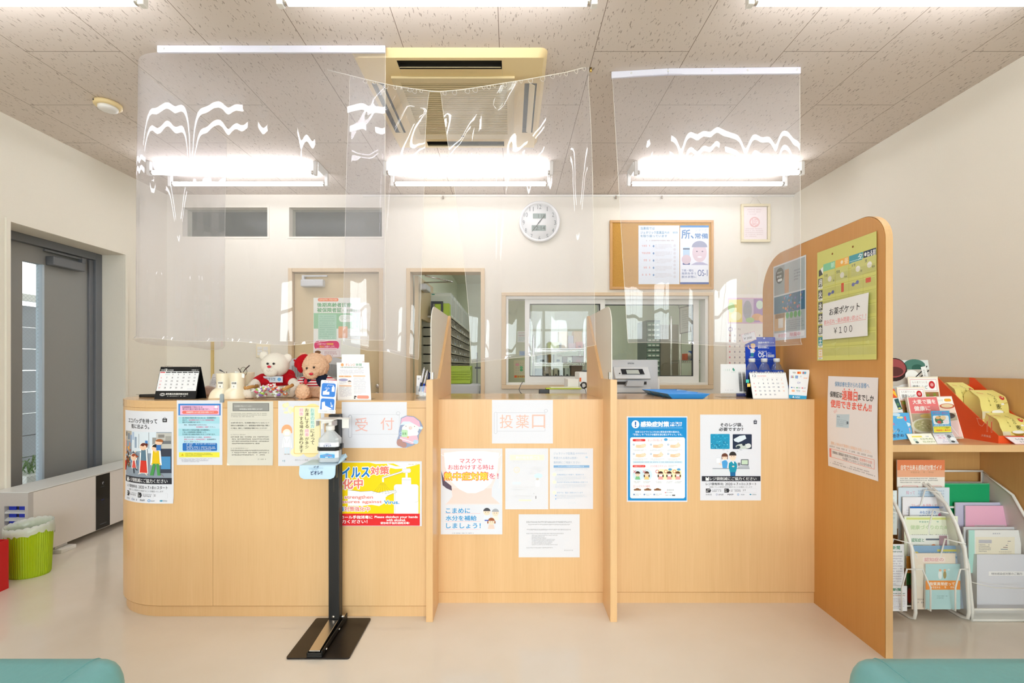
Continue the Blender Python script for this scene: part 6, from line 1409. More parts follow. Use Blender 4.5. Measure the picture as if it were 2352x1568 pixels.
# ------------------------------------------------------------------ right end of the counter
BOARDC = mat('display_blue', '#1440b4', .4, var=.03, scale=30)
t = thing('drink_display', 'blue cardboard drink display with a figure pouring sweat, behind the bottles', 'display', (1.36, 2.5, .997))
Yd = 2.53
s = Sheet(590, 278, 1165, 1400, '#1a46bc', nx=1, ny=1)                 # 8.254x view at 1640,740
s.base = False
s.poly([(595, 420), (640, 395), (790, 330), (806, 290), (820, 280), (1145, 280), (1160, 296), (1172, 700), (1172, 1240), (606, 1240)], '#1a46bc'); s.ell(950, 302, 14, 14, '#f0f0f4')
s.text('過度の発汗', 832, 366, 1040, 402, '#eef2fa', .02); s.text('による', 1046, 374, 1134, 396, '#dce4f6', .01); s.text('軽度から中等度の', 832, 418, 1032, 444, '#dce4f6', .01); s.text('脱水状態に。', 832, 456, 1040, 494, '#eef2fa', .02); s.text('経口補水液', 836, 538, 998, 568, '#e2e8f6', .012); s.text('OS-1', 838, 572, 1002, 662, '#ffffff', .02); s.ring(1036, 586, 18, 5, '#cfd8ee'); s.tl(1060, 578, 1110, 596, '#a8b8e4'); s.rect(1020, 612, 1140, 660, '#dfe4f0'); s.tl(1030, 622, 1130, 650, '#7a86b4'); s.tl(1040, 306, 1130, 316, '#8ea2dc'); s.rect(612, 702, 1160, 708, '#6a86d0'); s.para(620, 716, 1150, 800, 3, '#4a68c4')
s.ell(740, 450, 44, 46, '#f4cbb0'); s.ell(736, 430, 46, 30, '#f0d080', 180, 360); s.poly([(684, 500), (770, 500), (764, 580), (690, 580)], '#f2f4f8'); s.rect(694, 580, 738, 650, '#2f8aa0'); s.rect(740, 580, 752, 650, '#2f8aa0'); s.line([(690, 515), (645, 475), (650, 430)], 18, '#f4cbb0'); s.line([(764, 515), (776, 545), (740, 560)], 16, '#f4cbb0'); s.ell(712, 656, 38, 6, '#dfe4f0')
mb = MB(); f0 = flat(Yd, 1640, 740, 8.254, gap=0); s.into(mb, f0)
bk = [(595, 420), (640, 395), (790, 330), (806, 290), (820, 280), (1145, 280), (1160, 296), (1172, 700), (1172, 1240), (606, 1240)]
mb.prism([(P(1640+a/8.254, 0, Yd)[0], P(0, 740+b/8.254, Yd)[2]) for a, b in bk][::-1], 'y', Yd, Yd+.004, BOARDC); part('back_card', mb, t)
x0, x1 = P(1714.5, 0, 2.42)[0], 1.462
mb = MB(BOARDC).box(x0, x1, 2.408, 2.411, .997, 1.06).box(x0, x0+.003, 2.411, 2.53, .997, 1.06).box(x0, x1, 2.411, 2.53, .997, 1.0)
part('carton_tray', mb, t)
s = Sheet(0, 0, 60, 28, '#1f3fb0'); s.text('OS-1', 8, 8, 52, 22, '#e6ecfa', .02); mb = MB(); s.into(mb, quad(s.r, (x0, 2.44, 1.0), (x0, 2.44, 1.058), (x0, 2.412, 1.058), (x0, 2.412, 1.0), .0012)); part('side_label', mb, t)
s = Sheet(510, 170, 808, 380, '#efe9ec'); s.base = False
s.poly([(510, 230), (770, 165), (808, 325), (552, 388)], '#f0c4cc'); s.poly([(520, 236), (766, 176), (798, 318), (560, 376)], '#efeef0'); s.text('OS-1', 574, 212, 694, 250, '#7c7c82', .0, -30); s.text('￥200', 562, 290, 716, 330, '#6c6c72', .012, -26)
mb = MB(); s.into(mb, flat(Yd-.014, 1640, 740, 8.254, gap=0)); fb = [(510, 230), (770, 165), (808, 325), (552, 388)]
mb.prism([(P(1640+a/8.254, 0, Yd-.013)[0], P(0, 740+b/8.254, Yd-.013)[2]) for a, b in fb][::-1], 'y', Yd-.0135, Yd-.0125, '#efe9ec'); solo('price_card', mb, 'tilted pink-edged two hundred yen price card on the blue drink display', 'sign')
CAPM = mat('white_bottle_cap', '#e9e9ea', .4, var=.02, scale=200); PET = film('clear_bottle', '#e6eef2', .10, .10, .03, .7, '#c8d4dc'); 
def bottle(x, y, z, label, first=None):
    if first is not None: return dup(first, (x, y, z), label=label)
    t = thing('drink_bottle', label, 'bottle', (x, y, z), 'drink bottles in the blue display')
    part('bottle', MB(PET).lathe([(.028, 0), (.031, .004), (.031, .125), (.029, .14), (.02, .165), (.0125, .175), (.0125, .183)], (x, y, z), 28), t)
    part('cap', MB(CAPM).lathe([(.0, .20), (.0145, .20), (.0155, .197), (.0155, .18), (.0, .18)], (x, y, z), 28), t)
    lb = MB(); lb.lathe([(.0315, .02), (.0315, .138)], (x, y, z), 28, '#2350b8')
    s = Sheet(0, 0, 50, 118, '#2350b8', base=False); s.rect(0, 14, 50, 40, '#cfd6e8'); s.rect(0, 14, 14, 60, '#5fc0dc'); s.rr(14, 6, 34, 22, 3, '#eef0f4'); s.ell(24, 30, 3, 4, '#1a2a6a'); s.rect(0, 40, 50, 100, '#dfe6f2'); s.text('OS-1', 8, 56, 42, 76, '#1a3a9a', .02)
    f = lambda X, Y_, o: (x+(.0318+o)*math.sin((X-25)/31.8), y-(.0318+o)*math.cos((X-25)/31.8), z+.138-Y_/1000)
    s2 = Sheet(0, 0, 50, 118, base=False)
    for vs, fs, c, L_ in s.ops:                                     # split wide patches so they wrap round the bottle
        x_ = [a for a, _ in vs]
        if len(vs) == 4 and max(x_)-min(x_) > 12:
            ya, yb_ = min(b for _, b in vs), max(b for _, b in vs); n = 6
            for k in range(n): lb.add([f(min(x_)+(max(x_)-min(x_))*(k+i)/n, yy, .00025*L_) for i, yy in ((0, ya), (1, ya), (1, yb_), (0, yb_))], [(0, 3, 2, 1)], c)
        else: lb.add([f(a, b, .00025*L_) for a, b in vs], fs, c)
    part('label_wrap', lb, t)
    return t
bt = bottle(1.283, 2.45, 1.0, 'drink bottle nearest the printer side of the blue display'); bottle(1.348, 2.45, 1.0, 'middle drink bottle in the blue display', bt); bottle(1.414, 2.45, 1.0, 'drink bottle nearest the partition in the blue display', bt)
s = Sheet(0, 0, 185, 130, '#f3f3f4', nx=3, ny=3)
s.text('12', 14, 10, 32, 22, '#3a4a6e', -.004); s.text('DECEMBER', 38, 14, 84, 21, '#eaa09a', .0)
for c_ in range(7): s.rect(12+c_*23.5, 27, 26+c_*23.5, 27.8, '#d0b0b0')
d = 1
for r_ in range(5):
    for c_ in range(7):
        if r_ == 0 and c_ < 2 or d > 31: continue
        s.text(str(d), 14+c_*23.5, 33+r_*18.5, 18.5+c_*23.5+(3.5 if d > 9 else 0), 39+r_*18.5, '#dd7a86' if c_ == 0 else ('#f0b89a' if c_ == 6 else '#4a4f78'), .02); d += 1
for c_ in range(20): s.ell(9+c_*8.8, 3.4, 1.6, 1.8, '#3c3c40')
t = desk_calendar('desk_calendar', 'white desk calendar for December in front of the drink bottles', (X(1729, 2.295), 2.295, .997), (X(1815, 2.295), 2.295, .997), (X(1720, 2.329), 2.329, 1.1255), (X(1803.5, 2.331), 2.331, 1.1255), (X(1713, 2.365), 2.365, .997), (X(1802, 2.365), 2.365, .997), s, BLACK, [.04+.0485*k for k in range(20)], CHROME)
mb = MB('#4cc4b4').box(X(1717, 2.31)-.004, X(1717, 2.31)+.012, 2.318, 2.3186, 1.075, 1.092); part('index_tab', mb, t); part('index_tab', MB('#f2cc6a').box(X(1719, 2.31)-.004, X(1719, 2.31)+.012, 2.314, 2.3146, 1.055, 1.072), t)
s = Sheet(0, 0, 95, 145, '#eceef2', nx=1, ny=3)
s.text('VISA', 16, 12, 32, 20, '#9a948c', .02); s.rr(38, 10, 56, 22, 1, '#f2b43a'); s.ell(44, 16, 5, 5, '#e2402c'); s.ell(51, 16, 5, 5, '#f08a2c'); s.rr(62, 10, 80, 22, 2, '#6aa8c8'); s.rect(64, 12, 70, 20, '#d85a5c')
for k in range(3): s.rect(9+k*5, 32, 13+k*5, 43, ('#3a5aa8', '#c83a4c', '#3a9a5a')[k])
s.text('JCB', 9, 35, 23, 40, '#f4f4f6', .02); s.rect(30, 31, 43, 44, '#3f7cc0'); s.text('AMEX', 31, 35, 42, 40, '#eaf2fa', .02); s.ell(56, 34, 4, 5, '#d0d8e0'); s.rect(70, 40, 88, 43, '#f0a878'); s.ring(46, 66, 5, 1.6, '#8088c0'); s.text('iD', 52, 62, 57, 68, '#8088c0', .02)
for k in range(3): s.ell(14+k*27, 91, 4, 3, ('#3f6cb0', '#4a9a6a', '#d8545c')[k]); s.tl(20+k*27, 88, 34+k*27, 94, '#a0a8b8')
s.rr(14, 102, 30, 112, 4, '#f6b48c'); s.tl(38, 102, 58, 106, '#4aa08c'); s.tl(38, 107, 58, 111, '#3f5ca8'); s.tl(64, 104, 86, 110, '#eec0b0'); s.rect(0, 128, 95, 145, '#2f9fd0'); s.poly([(18, 141), (24, 132), (30, 141)], '#f2f8fc'); s.text('AirPAY', 34, 133, 60, 141, '#f2f8fc', .01)
t = thing('payment_sign', 'small card payment sign leaning against the tall partition', 'sign', (1.41, 2.3, .997))
mb = MB(); s.into(mb, quad(s.r, P(1812.5, 848, 2.315), P(1860, 849, 2.295), P(1852, 917, 2.272), P(1812, 914, 2.288)))
part('face', mb, t); part('back_leg', MB(WHITE).hexa([(1.41, 2.34, .997), (1.44, 2.34, .997), (1.44, 2.342, .997), (1.41, 2.342, .997), (1.41, 2.31, 1.12), (1.44, 2.31, 1.12), (1.44, 2.312, 1.12), (1.41, 2.312, 1.12)]), t)
# white spiral pad standing in a clear holder
t = thing('spiral_pad', 'white spiral pad standing on edge in a clear holder, next to the blue display', 'calendar', (P(1683, 0, 2.4)[0], 2.42, .997))
s = Sheet(0, 0, 160, 160, '#ececee', nx=2, ny=2)
for k in range(4): s.rect(18+k*12, 26, 20+k*12, 38, ('#d8ece8', '#c0dcd4', '#9ac8b8', '#7ab4a0')[k])
s.ell(80, 28, 5, 7, '#3a8a74'); s.ell(85, 33, 5, 6, '#4aa088'); s.tl(66, 42, 98, 45, '#b0c8c0'); s.tl(30, 140, 90, 146, '#d4d4d8'); s.tl(22, 152, 100, 155, '#dedee2')
mb = MB(); s.into(mb, quad(s.r, P(1655, 836, 2.42), P(1713, 836, 2.42), P(1713, 903, 2.40), P(1655, 903, 2.40))); part('page', mb, t)
part('pad_block', MB('#dcdce0').hexa([P(1655, 903, 2.403), P(1713, 903, 2.403), P(1713, 903, 2.425), P(1655, 903, 2.425), P(1655, 836, 2.423), P(1713, 836, 2.423), P(1713, 836, 2.435), P(1655, 836, 2.435)]), t)
mb = MB(BLACK)
for k in range(34):
    v = 844+k*1.62
    for u in (1700, 1709): mb.box(P(u-3.3, 0, 2.41)[0], P(u+3.3, 0, 2.41)[0], 2.398+.0006*(34-k), 2.402+.0006*(34-k), P(0, v, 2.41)[2]-.0011, P(0, v, 2.41)[2]+.0011)
part('spiral', mb, t, 'black double spiral')
xa_, xb_ = P(1654, 0, 2.4)[0], P(1713, 0, 2.4)[0]
part('holder', MB(ACRYL).box(xa_, xb_, 2.385, 2.46, .997, 1.0).box(xa_, xb_, 2.385, 2.388, 1.0, 1.022), t)
# ------------------------------------------------------------------ foot-operated sanitizer stand
t = thing('sanitizer_stand', 'black pedal-operated hand sanitizer stand in front of the counter', 'sanitizer stand', (-.77, 1.97, 0))
part('base_plate', MB(BRONZE).prism(rpoly(-.888, -.637, 1.824, 2.114, .01), 'z', 0, .006), t, bevel=.0015)
po = part('post', MB(BLACKM).box(-.808, -.760, 2.05, 2.092, .006, .944), t, bevel=.003)
part('slot', MB(DARKV).box(-.787, -.781, 2.0495, 2.0502, .60, .66), po)
part('post_bolt', MB(CHROME).cyl((-.785, 2.0505, .047), (-.785, 2.046, .047), .006, 12).cyl((-.760, 2.065, .04), (-.742, 2.065, .04), .006, 12), po)
mb = MB(BLACKM).box(-.806, -.744, 1.826, 2.05, .006, .012).box(-.806, -.802, 1.826, 2.05, .012, .026).box(-.748, -.744, 1.826, 2.11, .006, .032).box(-.806, -.744, 1.826, 1.83, .012, .024)
part('pedal_channel', mb, t, bevel=.001)
pd = part('pedal', MB(CHROME).hexa([(-.800, 1.832, .024), (-.756, 1.832, .024), (-.762, 2.046, .03), (-.806, 2.046, .03), (-.800, 1.832, .030), (-.756, 1.832, .030), (-.762, 2.046, .036), (-.806, 2.046, .036)]), t, 'brushed steel pedal', bevel=.002)
mb = MB(CHROME)
for y in (1.86, 2.0): mb.cyl((-.744, y, .02), (-.738, y, .02), .004, 10)
part('pedal_pin', mb, pd)
# drip tray: a pale blue sheet folded over the bracket, with a rounded front flap
SKY = mat('pale_blue_tray', '#c4dff0', .35, var=.03, scale=20)
part('bottle_bracket', MB(BLACKM).box(-.822, -.728, 1.925, 2.052, .742, .748).box(-.76, -.728, 1.93, 1.95, .69, .742), t, bevel=.001)
Yt = 1.90
def fold(u, k):
    """k 0..1 from the back of the shelf to the bottom of the flap"""
    if k < .55: y = 2.02-(2.02-Yt)*k/.55; z = .7505
    else: y = Yt-.006*math.sin((k-.55)/.45*PI/2); z = .7505-.054*(k-.55)/.45
    return (y, z)
mb = MB(SKY); outl_ = []
x0, x1 = P(688, 0, Yt)[0], P(771, 0, Yt)[0]
n = 20; vs = []
for j in range(n+1):
    k = j/n; y, z = fold(0, k); r = 0
    if k > .8: r = .02*(1-math.sqrt(max(0, 1-((k-.8)/.2)**2)))
    vs += [(x0+r, y, z), (x1-r, y, z)]
fs = [(2*j, 2*j+2, 2*j+3, 2*j+1) for j in range(n)]
mb.add(vs, fs, smooth=True); mb.add([(x, y+.0015, z-.0015) for x, y, z in vs], [f[::-1] for f in fs], smooth=True)
mb.add([(x1, 1.99, .7508), (x1, 1.925, .7508), P(798, 1048, 1.97), P(794, 1041, 1.99), P(785, 1044, 2.0)], [(0, 1, 2, 3, 4)]); mb.add([(x1, 1.99, .7493), (x1, 1.925, .7493), P(798, 1049, 1.97), P(794, 1042, 1.99), P(785, 1045, 2.0)], [(4, 3, 2, 1, 0)])
s = Sheet(688, 1058, 771, 1098, base=False); s.text('イド', 722, 1068.5, 734, 1074, '#1a2f66', .02); s.text('ビオレ!!', 716, 1080, 742, 1089, '#1a2f66', .02, -1); s.para(711, 1073, 745, 1079, 2, '#9cc0e4')
s.into(mb, lambda x, y, o: (P(x, y, Yt)[0], Yt-.0085-o, P(x, y, Yt)[2]))
part('drip_tray', mb, t, 'pale blue folded drip tray')
# the pressing arm above the pump and the sign
part('press_arm', MB(WHITE).box(-.822, -.748, 1.945, 2.05, .928, .9335).box(-.822, -.819, 1.945, 1.985, .905, .928).box(-.73, -.7, 2.0, 2.003, .89, .9335).box(-.748, -.7, 1.985, 2.03, .930, .9335), t, bevel=.002)
part('pump_lever', MB(CHROME).box(-.79, -.765, 1.975, 2.05, .897, .921), t, bevel=.002)
s = Sheet(0, 0, 80, 150, '#f1f2f4', nx=1, ny=1); s.base = False
s.poly(rpoly(0, 80, 0, 150, 6), '#f1f2f4'); s.tl(18, 5, 62, 9, '#d0a0b8'); BLU = '#3f82d6'
s.rr(6, 14, 74, 76, 9, BLU); s.line([(34, 27), (34, 22), (64, 22)], 1.6, '#f0f4fa')
for a in (-50, -25, 0, 25, 50): s.line([(34+6*math.sin(math.radians(a)), 30+5*math.cos(math.radians(a))), (34+16*math.sin(math.radians(a)), 30+14*math.cos(math.radians(a)))], 1.3, '#f0f4fa')
s.rr(56, 30, 70, 52, 2, '#f4f6fa').poly([(59, 30), (67, 30), (65, 24), (61, 24)], '#f4f6fa'); s.poly([(14, 68), (14, 52), (24, 50), (33, 42), (36, 45), (31, 53), (46, 53), (46, 66)], '#f4f6fa')
s.rr(6, 84, 74, 142, 9, BLU); s.poly([(12, 102), (26, 98), (30, 116), (52, 124), (60, 126), (62, 131), (14, 136)], '#f4f6fa'); s.line([(16, 138), (70, 129)], 1.6, '#f4f6fa'); s.line([(56, 100), (62, 120)], 3, '#f4f6fa'); s.poly([(53, 116), (66, 124), (68, 108), (62, 118)], '#f4f6fa')
s.rect(-3, 134, 83, 150, '#f1f2f4'); s.text('ペダルを踏むと出ます', 0, 138, 80, 146, '#aab4be')
mb = MB(); q_ = quad(s.r, P(737.5, 872, 2.03), P(775, 874, 2.03), P(769, 950, 1.985), P(732, 948, 1.985)); s.into(mb, q_)
bk = rpoly(0, 80, 0, 150, 6); mb.add([q_(x, y, -.002) for x, y in bk], [tuple(range(len(bk)))[::-1]], '#e4e4e6'); n = len(bk)
mb.add([q_(x, y, -.002) for x, y in bk]+[q_(x, y, .0002) for x, y in bk], [(i, (i+1) % n, n+(i+1) % n, n+i) for i in range(n)], '#e4e4e6')
part('instruction_sign', mb, t, 'white sign with two blue pictograms')
# pump bottle
bx = P(758, 0, 1.97)[0]; by = 1.972; bz = .7525
t = thing('sanitizer_bottle', 'clear pump bottle strapped to the black sanitizer stand', 'pump bottle', (bx, by, bz))
oct_ = lambda w_, d_, c: [(bx-w_+c, by-d_), (bx+w_-c, by-d_), (bx+w_, by-d_+c), (bx+w_, by+d_-c), (bx+w_-c, by+d_), (bx-w_+c, by+d_), (bx-w_, by+d_-c), (bx-w_, by-d_+c)]
HAZE = film('milky_bottle', '#f6f9fb', .05, .5, .06, .5, '#f2f6fa')
mb = MB(HAZE); lev = [(.0, .041, .028, .012), (.004, .043, .030, .012), (.098, .043, .030, .012), (.128, .017, .016, .008), (.134, .0145, .0145, .006)]
vs = [];
for z, w_, d_, c in lev: vs += [(x, y, bz+z) for x, y in oct_(w_, d_, c)]
mb.add(vs, [(j*8+i, j*8+(i+1) % 8, (j+1)*8+(i+1) % 8, (j+1)*8+i) for j in range(4) for i in range(8)]+[tuple(range(8))[::-1]]); part('bottle', mb, t, bevel=.002)
mb = MB('#f2f4f8'); P8 = oct_(.0434, .0304, .012)
def wrapl(z0, z1, col, mbx):
    mbx.add([(x, y, bz+z0) for x, y in [P8[7], P8[0], P8[1], P8[2]]]+[(x, y, bz+z1) for x, y in [P8[7], P8[0], P8[1], P8[2]]], [(i, i+1, 5+i, 4+i) for i in range(3)], col)
wrapl(.020, .085, '#eef0f6', mb); 
s = Sheet(0, 0, 62, 85, base=False); s.tl(16, 4, 46, 7, '#9a7ab0'); s.text('ビオレ!!', 16, 9, 46, 18, '#2a3f86', .02, -1); s.rect(0, 42, 62, 65, '#5aaae0'); s.poly([(0, 42), (62, 42), (62, 50), (30, 47), (0, 52)], '#c8e2f4'); s.text('イド', 24, 45, 36, 50, '#2a6fc0', .02); s.text('さらさら消毒液', 12, 52, 50, 57, '#e07a9a', .01); s.rr(22, 60, 34, 63, 1, '#eef4fa'); s.tl(40, 60, 56, 63, '#dceaf8')
s.into(mb, lambda x, y, o: (bx-.031+x/1000, by-.0306-o, bz+.085-y/1000)); part('label_wrap', mb, t)
mb = MB(WHITE).lathe([(.0, .134), (.0185, .134), (.0185, .151), (.015, .153), (.0075, .155), (.0075, .170), (.0, .170)], (bx, by, bz), 24).box(bx-.012, bx+.012, by-.012, by+.012, bz+.170, bz+.178).hexa([(bx-.012, by-.006, bz+.166), (bx-.026, by-.03, bz+.164), (bx-.018, by-.034, bz+.164), (bx+.004, by-.01, bz+.166), (bx-.012, by-.006, bz+.178), (bx-.026, by-.03, bz+.175), (bx-.018, by-.034, bz+.175), (bx+.004, by-.01, bz+.178)]).box(bx-.0265, bx-.0185, by-.034, by-.027, bz+.142, bz+.166)
part('pump', mb, t, bevel=.0015)
P9 = oct_(.0455, .033, .012)
z0, z1 = .050, .066
mb = MB(BLACK); ring8 = P9
mb.add([(x, y, bz+z0) for x, y in ring8]+[(x, y, bz+z1) for x, y in ring8]+[((x-bx)*.97+bx, (y-by)*.97+by, bz+z0) for x, y in ring8]+[((x-bx)*.97+bx, (y-by)*.97+by, bz+z1) for x, y in ring8], [f for i in range(8) for f in ((i, (i+1) % 8, 8+(i+1) % 8, 8+i), (16+i, 24+i, 24+(i+1) % 8, 16+(i+1) % 8), (8+i, 8+(i+1) % 8, 24+(i+1) % 8, 24+i), (i, 16+i, 16+(i+1) % 8, (i+1) % 8))])
mb.box(bx+.040, bx+.053, by-.004, by+.012, bz+z0+.006, bz+z1+.01)
part('strap', mb, t, 'black holding strap')
# ------------------------------------------------------------------ left wall: air unit, bins
t = thing('air_unit', 'long low white air cleaning unit with a black control strip, under the grey door', 'air cleaner', (-2.91, 3.2, 0))
BODY = mat('warm_white_casing', '#e3ddd8', .5, var=.015, scale=50)
y0, y1, xf, z0, z1 = 2.68, 3.80, -2.80, .045, .4275
part('casing', MB(BODY).box(-3.01, xf-.02, y0+.03, y1, z0, z1-.006), t)
part('front_panel', MB(BODY).box(xf-.018, xf, y0+.03, y1, z0, z1-.008), t, bevel=.004)
part('top_cover', MB(mat('pale_top', '#dfe0de', .4, var=.01, scale=40)).box(-3.02, xf+.004, y0, y1, z1-.006, z1), t, bevel=.002)
part('control_strip', MB(mat('gloss_black_glass', '#0b0b0c', .12, var=.03, scale=40)).box(xf, xf+.0015, 3.118, 3.226, z0+.004, z1-.012), t)
s = Sheet(0, 0, 108, 380, base=False); s.ell(54, 62, 7, 10, '#9a9a9e'); s.ell(58, 66, 5, 8, '#0b0b0c'); s.tl(36, 84, 72, 88, '#6a6a70'); s.tl(40, 176, 70, 182, '#3a4a8a'); s.ring(48, 202, 4, 1, '#4a4a52'); s.ring(62, 200, 4, 1, '#4a4a52'); s.tl(28, 346, 82, 352, '#7a7a80', 1)
mb = MB(); s.into(mb, quad(s.r, (xf, 3.118, z1-.012), (xf, 3.226, z1-.012), (xf, 3.226, z0+.004), (xf, 3.118, z0+.004), .0017)); part('control_marks', mb, t)
BLU2 = mat('deep_blue_filter', '#1730b0', .5, var=.2, scale=60)
xa, xb = P(10, 0, y0)[0], P(57, 0, y0)[0]
holed(mb := MB(mat('side_grille_casing', '#bfbab6', .5, var=.02, scale=50)), 'y', y0, y0+.03, -3.01, xf, z0, z1-.006, [(xa, xb, .14, .345)], MATS['side_grille_casing']); sd = part('side_cover', mb, t)
mb = MB(DARKV).box(xa, xb, y0+.024, y0+.028, .14, .345)
for k in range(2): mb.box(xa+.008+k*.058, xa+.05+k*.058, y0+.018, y0+.024, .145, .34, BLU2)
part('filter', mb, sd, 'deep blue filter behind the slats')
for k in range(4): part('slat', MB(GREYP).hexa([(xa, y0+.002, .172+k*.043), (xb, y0+.002, .172+k*.043), (xb, y0+.02, .182+k*.043), (xa, y0+.02, .182+k*.043), (xa, y0+.002, .180+k*.043), (xb, y0+.002, .180+k*.043), (xb, y0+.02, .190+k*.043), (xa, y0+.02, .190+k*.043)]), sd)
for y in (2.9, 3.62): part('foot', MB(WHITE).box(-2.99, -2.772, y-.05, y+.05, 0, .024).box(-2.99, -2.82, y-.04, y+.04, .024, z0), t, bevel=.003)
cx, cy = P(60, 0, 2.56)[0], 2.575
t = thing('waste_bin', 'lime green ribbed waste bin with a white liner bag', 'bin', (cx, cy, 0))
mb = MB(LIME); n, h = 120, .272
vs = []
for z, k in ((0, .86), (.01, .90), (h*.5, .95), (h, 1.0)):
    for i in range(n):
        a = 2*PI*i/n; rb = 1+.012*math.cos(i*PI); vs.append((cx+.112*k*rb*math.cos(a), cy+.085*k*rb*math.sin(a), z+(.014*math.sin(a*1+.6) if z == h else 0)))
mb.add(vs, [(j*n+i, j*n+(i+1) % n, (j+1)*n+(i+1) % n, (j+1)*n+i) for j in range(3) for i in range(n)]+[tuple(range(n))[::-1]], smooth=False); part('bin_body', mb, t)
mb = MB(BAG); n = 60; vs = []; R = random.Random(8)
dr = [.03+.05*max(0, math.sin(2*PI*i/n-1.0+1.2)) +R.uniform(-.006, .006) for i in range(n)]
for q in range(6):
    for i in range(n):
        a = 2*PI*i/n; zr = h+.014*math.sin(a+.6)
        rad, z = ((.93, zr-.09), (.96, zr-.03), (.99, zr+.012), (1.03, zr+.012), (1.06, zr-dr[i]*.5), (1.05+.01*math.sin(i*1.7), zr-dr[i]))[q]
        vs.append((cx+.112*rad*math.cos(a), cy+.085*rad*math.sin(a), z+.004*math.sin(i*2.1+q)))
mb.add(vs, [(j*n+i, j*n+(i+1) % n, (j+1)*n+(i+1) % n, (j+1)*n+i) for j in range(5) for i in range(n)], smooth=True); part('liner_bag', mb, t, 'crinkled translucent liner')
xr = P(20, 0, 2.41)[0]
t = thing('red_box', 'red box in the corner of the view, touching the lime green bin', 'box', (xr-.12, 2.26, 0))
mb = MB(REDB); mb.box(xr-.004, xr, 2.12, 2.41, 0, .255).box(xr-.24, xr-.236, 2.12, 2.41, 0, .255).box(xr-.236, xr-.004, 2.12, 2.124, 0, .255).box(xr-.236, xr-.004, 2.406, 2.41, 0, .255).box(xr-.236, xr-.004, 2.124, 2.406, 0, .004); part('box_body', mb, t)
part('paper_sheet', MB('#e8c8b0').hexa([(xr-.2, 2.30, .06), (xr-.03, 2.33, .06), (xr-.03, 2.333, .06), (xr-.2, 2.303, .06), (xr-.2, 2.35, .275), (xr-.03, 2.36, .268), (xr-.03, 2.363, .268), (xr-.2, 2.353, .275)]), t)
# ------------------------------------------------------------------ waiting benches
def bench(x0, x1, label):
    t = thing('waiting_bench', label, 'bench', ((x0+x1)/2, .93, 0), 'teal waiting benches')
    yb_, yf = .72, 1.182
    lev = [(.006, .30), (.0, .308), (.0, .352), (.004, .372), (.012, .389), (.025, .404), (.045, .416), (.07, .4225), (.10, .425)]
    lev = [(d*.62, z+(.012 if z > .31 else 0)) for d, z in lev]
    vs = []; mb = MB(TEAL)
    for d, z in lev:
        ring_ = rpoly(x0+d, x1-d, yb_+d, yf-d, max(.012, .06-d), 10); n = len(ring_)
        vs += [(x, y, z) for x, y in ring_]
    mb.add(vs, [(j*n+i, j*n+(i+1) % n, (j+1)*n+(i+1) % n, (j+1)*n+i) for j in range(len(lev)-1) for i in range(n)]+[tuple(range(n))[::-1], tuple(range((len(lev)-1)*n, len(lev)*n))], smooth=True)
    c = part('cushion', mb, t)
    for xx in (x0+.075, x1-.075): part('piping', MB(TEAL).tube([(xx, yb_+d, z) for d, z in lev[1:]]+[(xx, yf-d, z) for d, z in lev[:0:-1]], .0024, 6), c)
    part('seat_frame', MB(BLACKM).box(x0+.03, x1-.03, yb_+.04, yf-.04, .268, .30), t)
    for xx in (x0+.10, x1-.10):
        for yy in (yb_+.08, yf-.08): part('leg', MB(CHROME).cyl((xx, yy, 0), (xx, yy, .268), .016, 14), t)
    return t
bench(-2.45, -.955, 'teal vinyl waiting bench, corner showing on the grey door side')
bench(.838, 2.33, 'teal vinyl waiting bench, corner showing on the brochure shelf side')
# ------------------------------------------------------------------ behind the counter
DESK = mat('grey_white_desk', '#d4d2cc', .4, var=.01, scale=30)
t = thing('work_desk', 'pale work desk behind the counter under the printer', 'desk', (.75, 3.15, 0))
part('desk_top', MB(DESK).box(-.15, 1.75, 2.8, 3.5, .72, .75), t, bevel=.003)
for x in (-.13, .8, 1.7): part('leg', MB(GREYP).box(x, x+.03, 2.83, 3.47, 0, .72), t)
# printer
px0, px1, py0, py1 = .60, .945, 2.95, 3.35
t = thing('printer', 'light grey office printer beyond the blue trays', 'printer', ((px0+px1)/2, 3.15, .75))
PG = mat('printer_grey', '#c5c6c8', .45, var=.01, scale=40); PL = mat('printer_light', '#d8d9d9', .4, var=.01, scale=40)
pz = lambda v: P(0, v, 2.95)[2]
part('housing', MB(PG).box(px0, px1, py0, py1, .76, pz(826)), t, bevel=.006)
part('base', MB(PL).box(px0-.004, px1+.004, py0-.004, py1, .75, .765), t)
part('side_cover', MB(WHITE).box(px1+.001, px1+.03, 3.0, 3.3, .78, 1.08), t, bevel=.02, seg=4)
PX = lambda u: P(u, 0, 2.95)[0]
cp = part('control_panel', MB(PL).hexa([(PX(1410), py0-.045, pz(869)), (PX(1491), py0-.045, pz(869)), (PX(1494), py0, pz(872)), (PX(1410), py0, pz(872)), (PX(1408), py0-.008, pz(842)), (PX(1489), py0-.008, pz(842)), (PX(1489), py0, pz(842)), (PX(1408), py0, pz(842))]), t, bevel=.005)
part('screen', MB(mat('printer_screen', '#26282c', .15, var=.05, scale=60)).hexa([(PX(1426), py0-.0385, pz(859)), (PX(1477), py0-.0385, pz(859)), (PX(1477), py0-.03, pz(859)), (PX(1426), py0-.03, pz(859)), (PX(1424), py0-.0165, pz(847)), (PX(1474), py0-.0165, pz(847)), (PX(1474), py0-.01, pz(847)), (PX(1424), py0-.01, pz(847))]), cp)
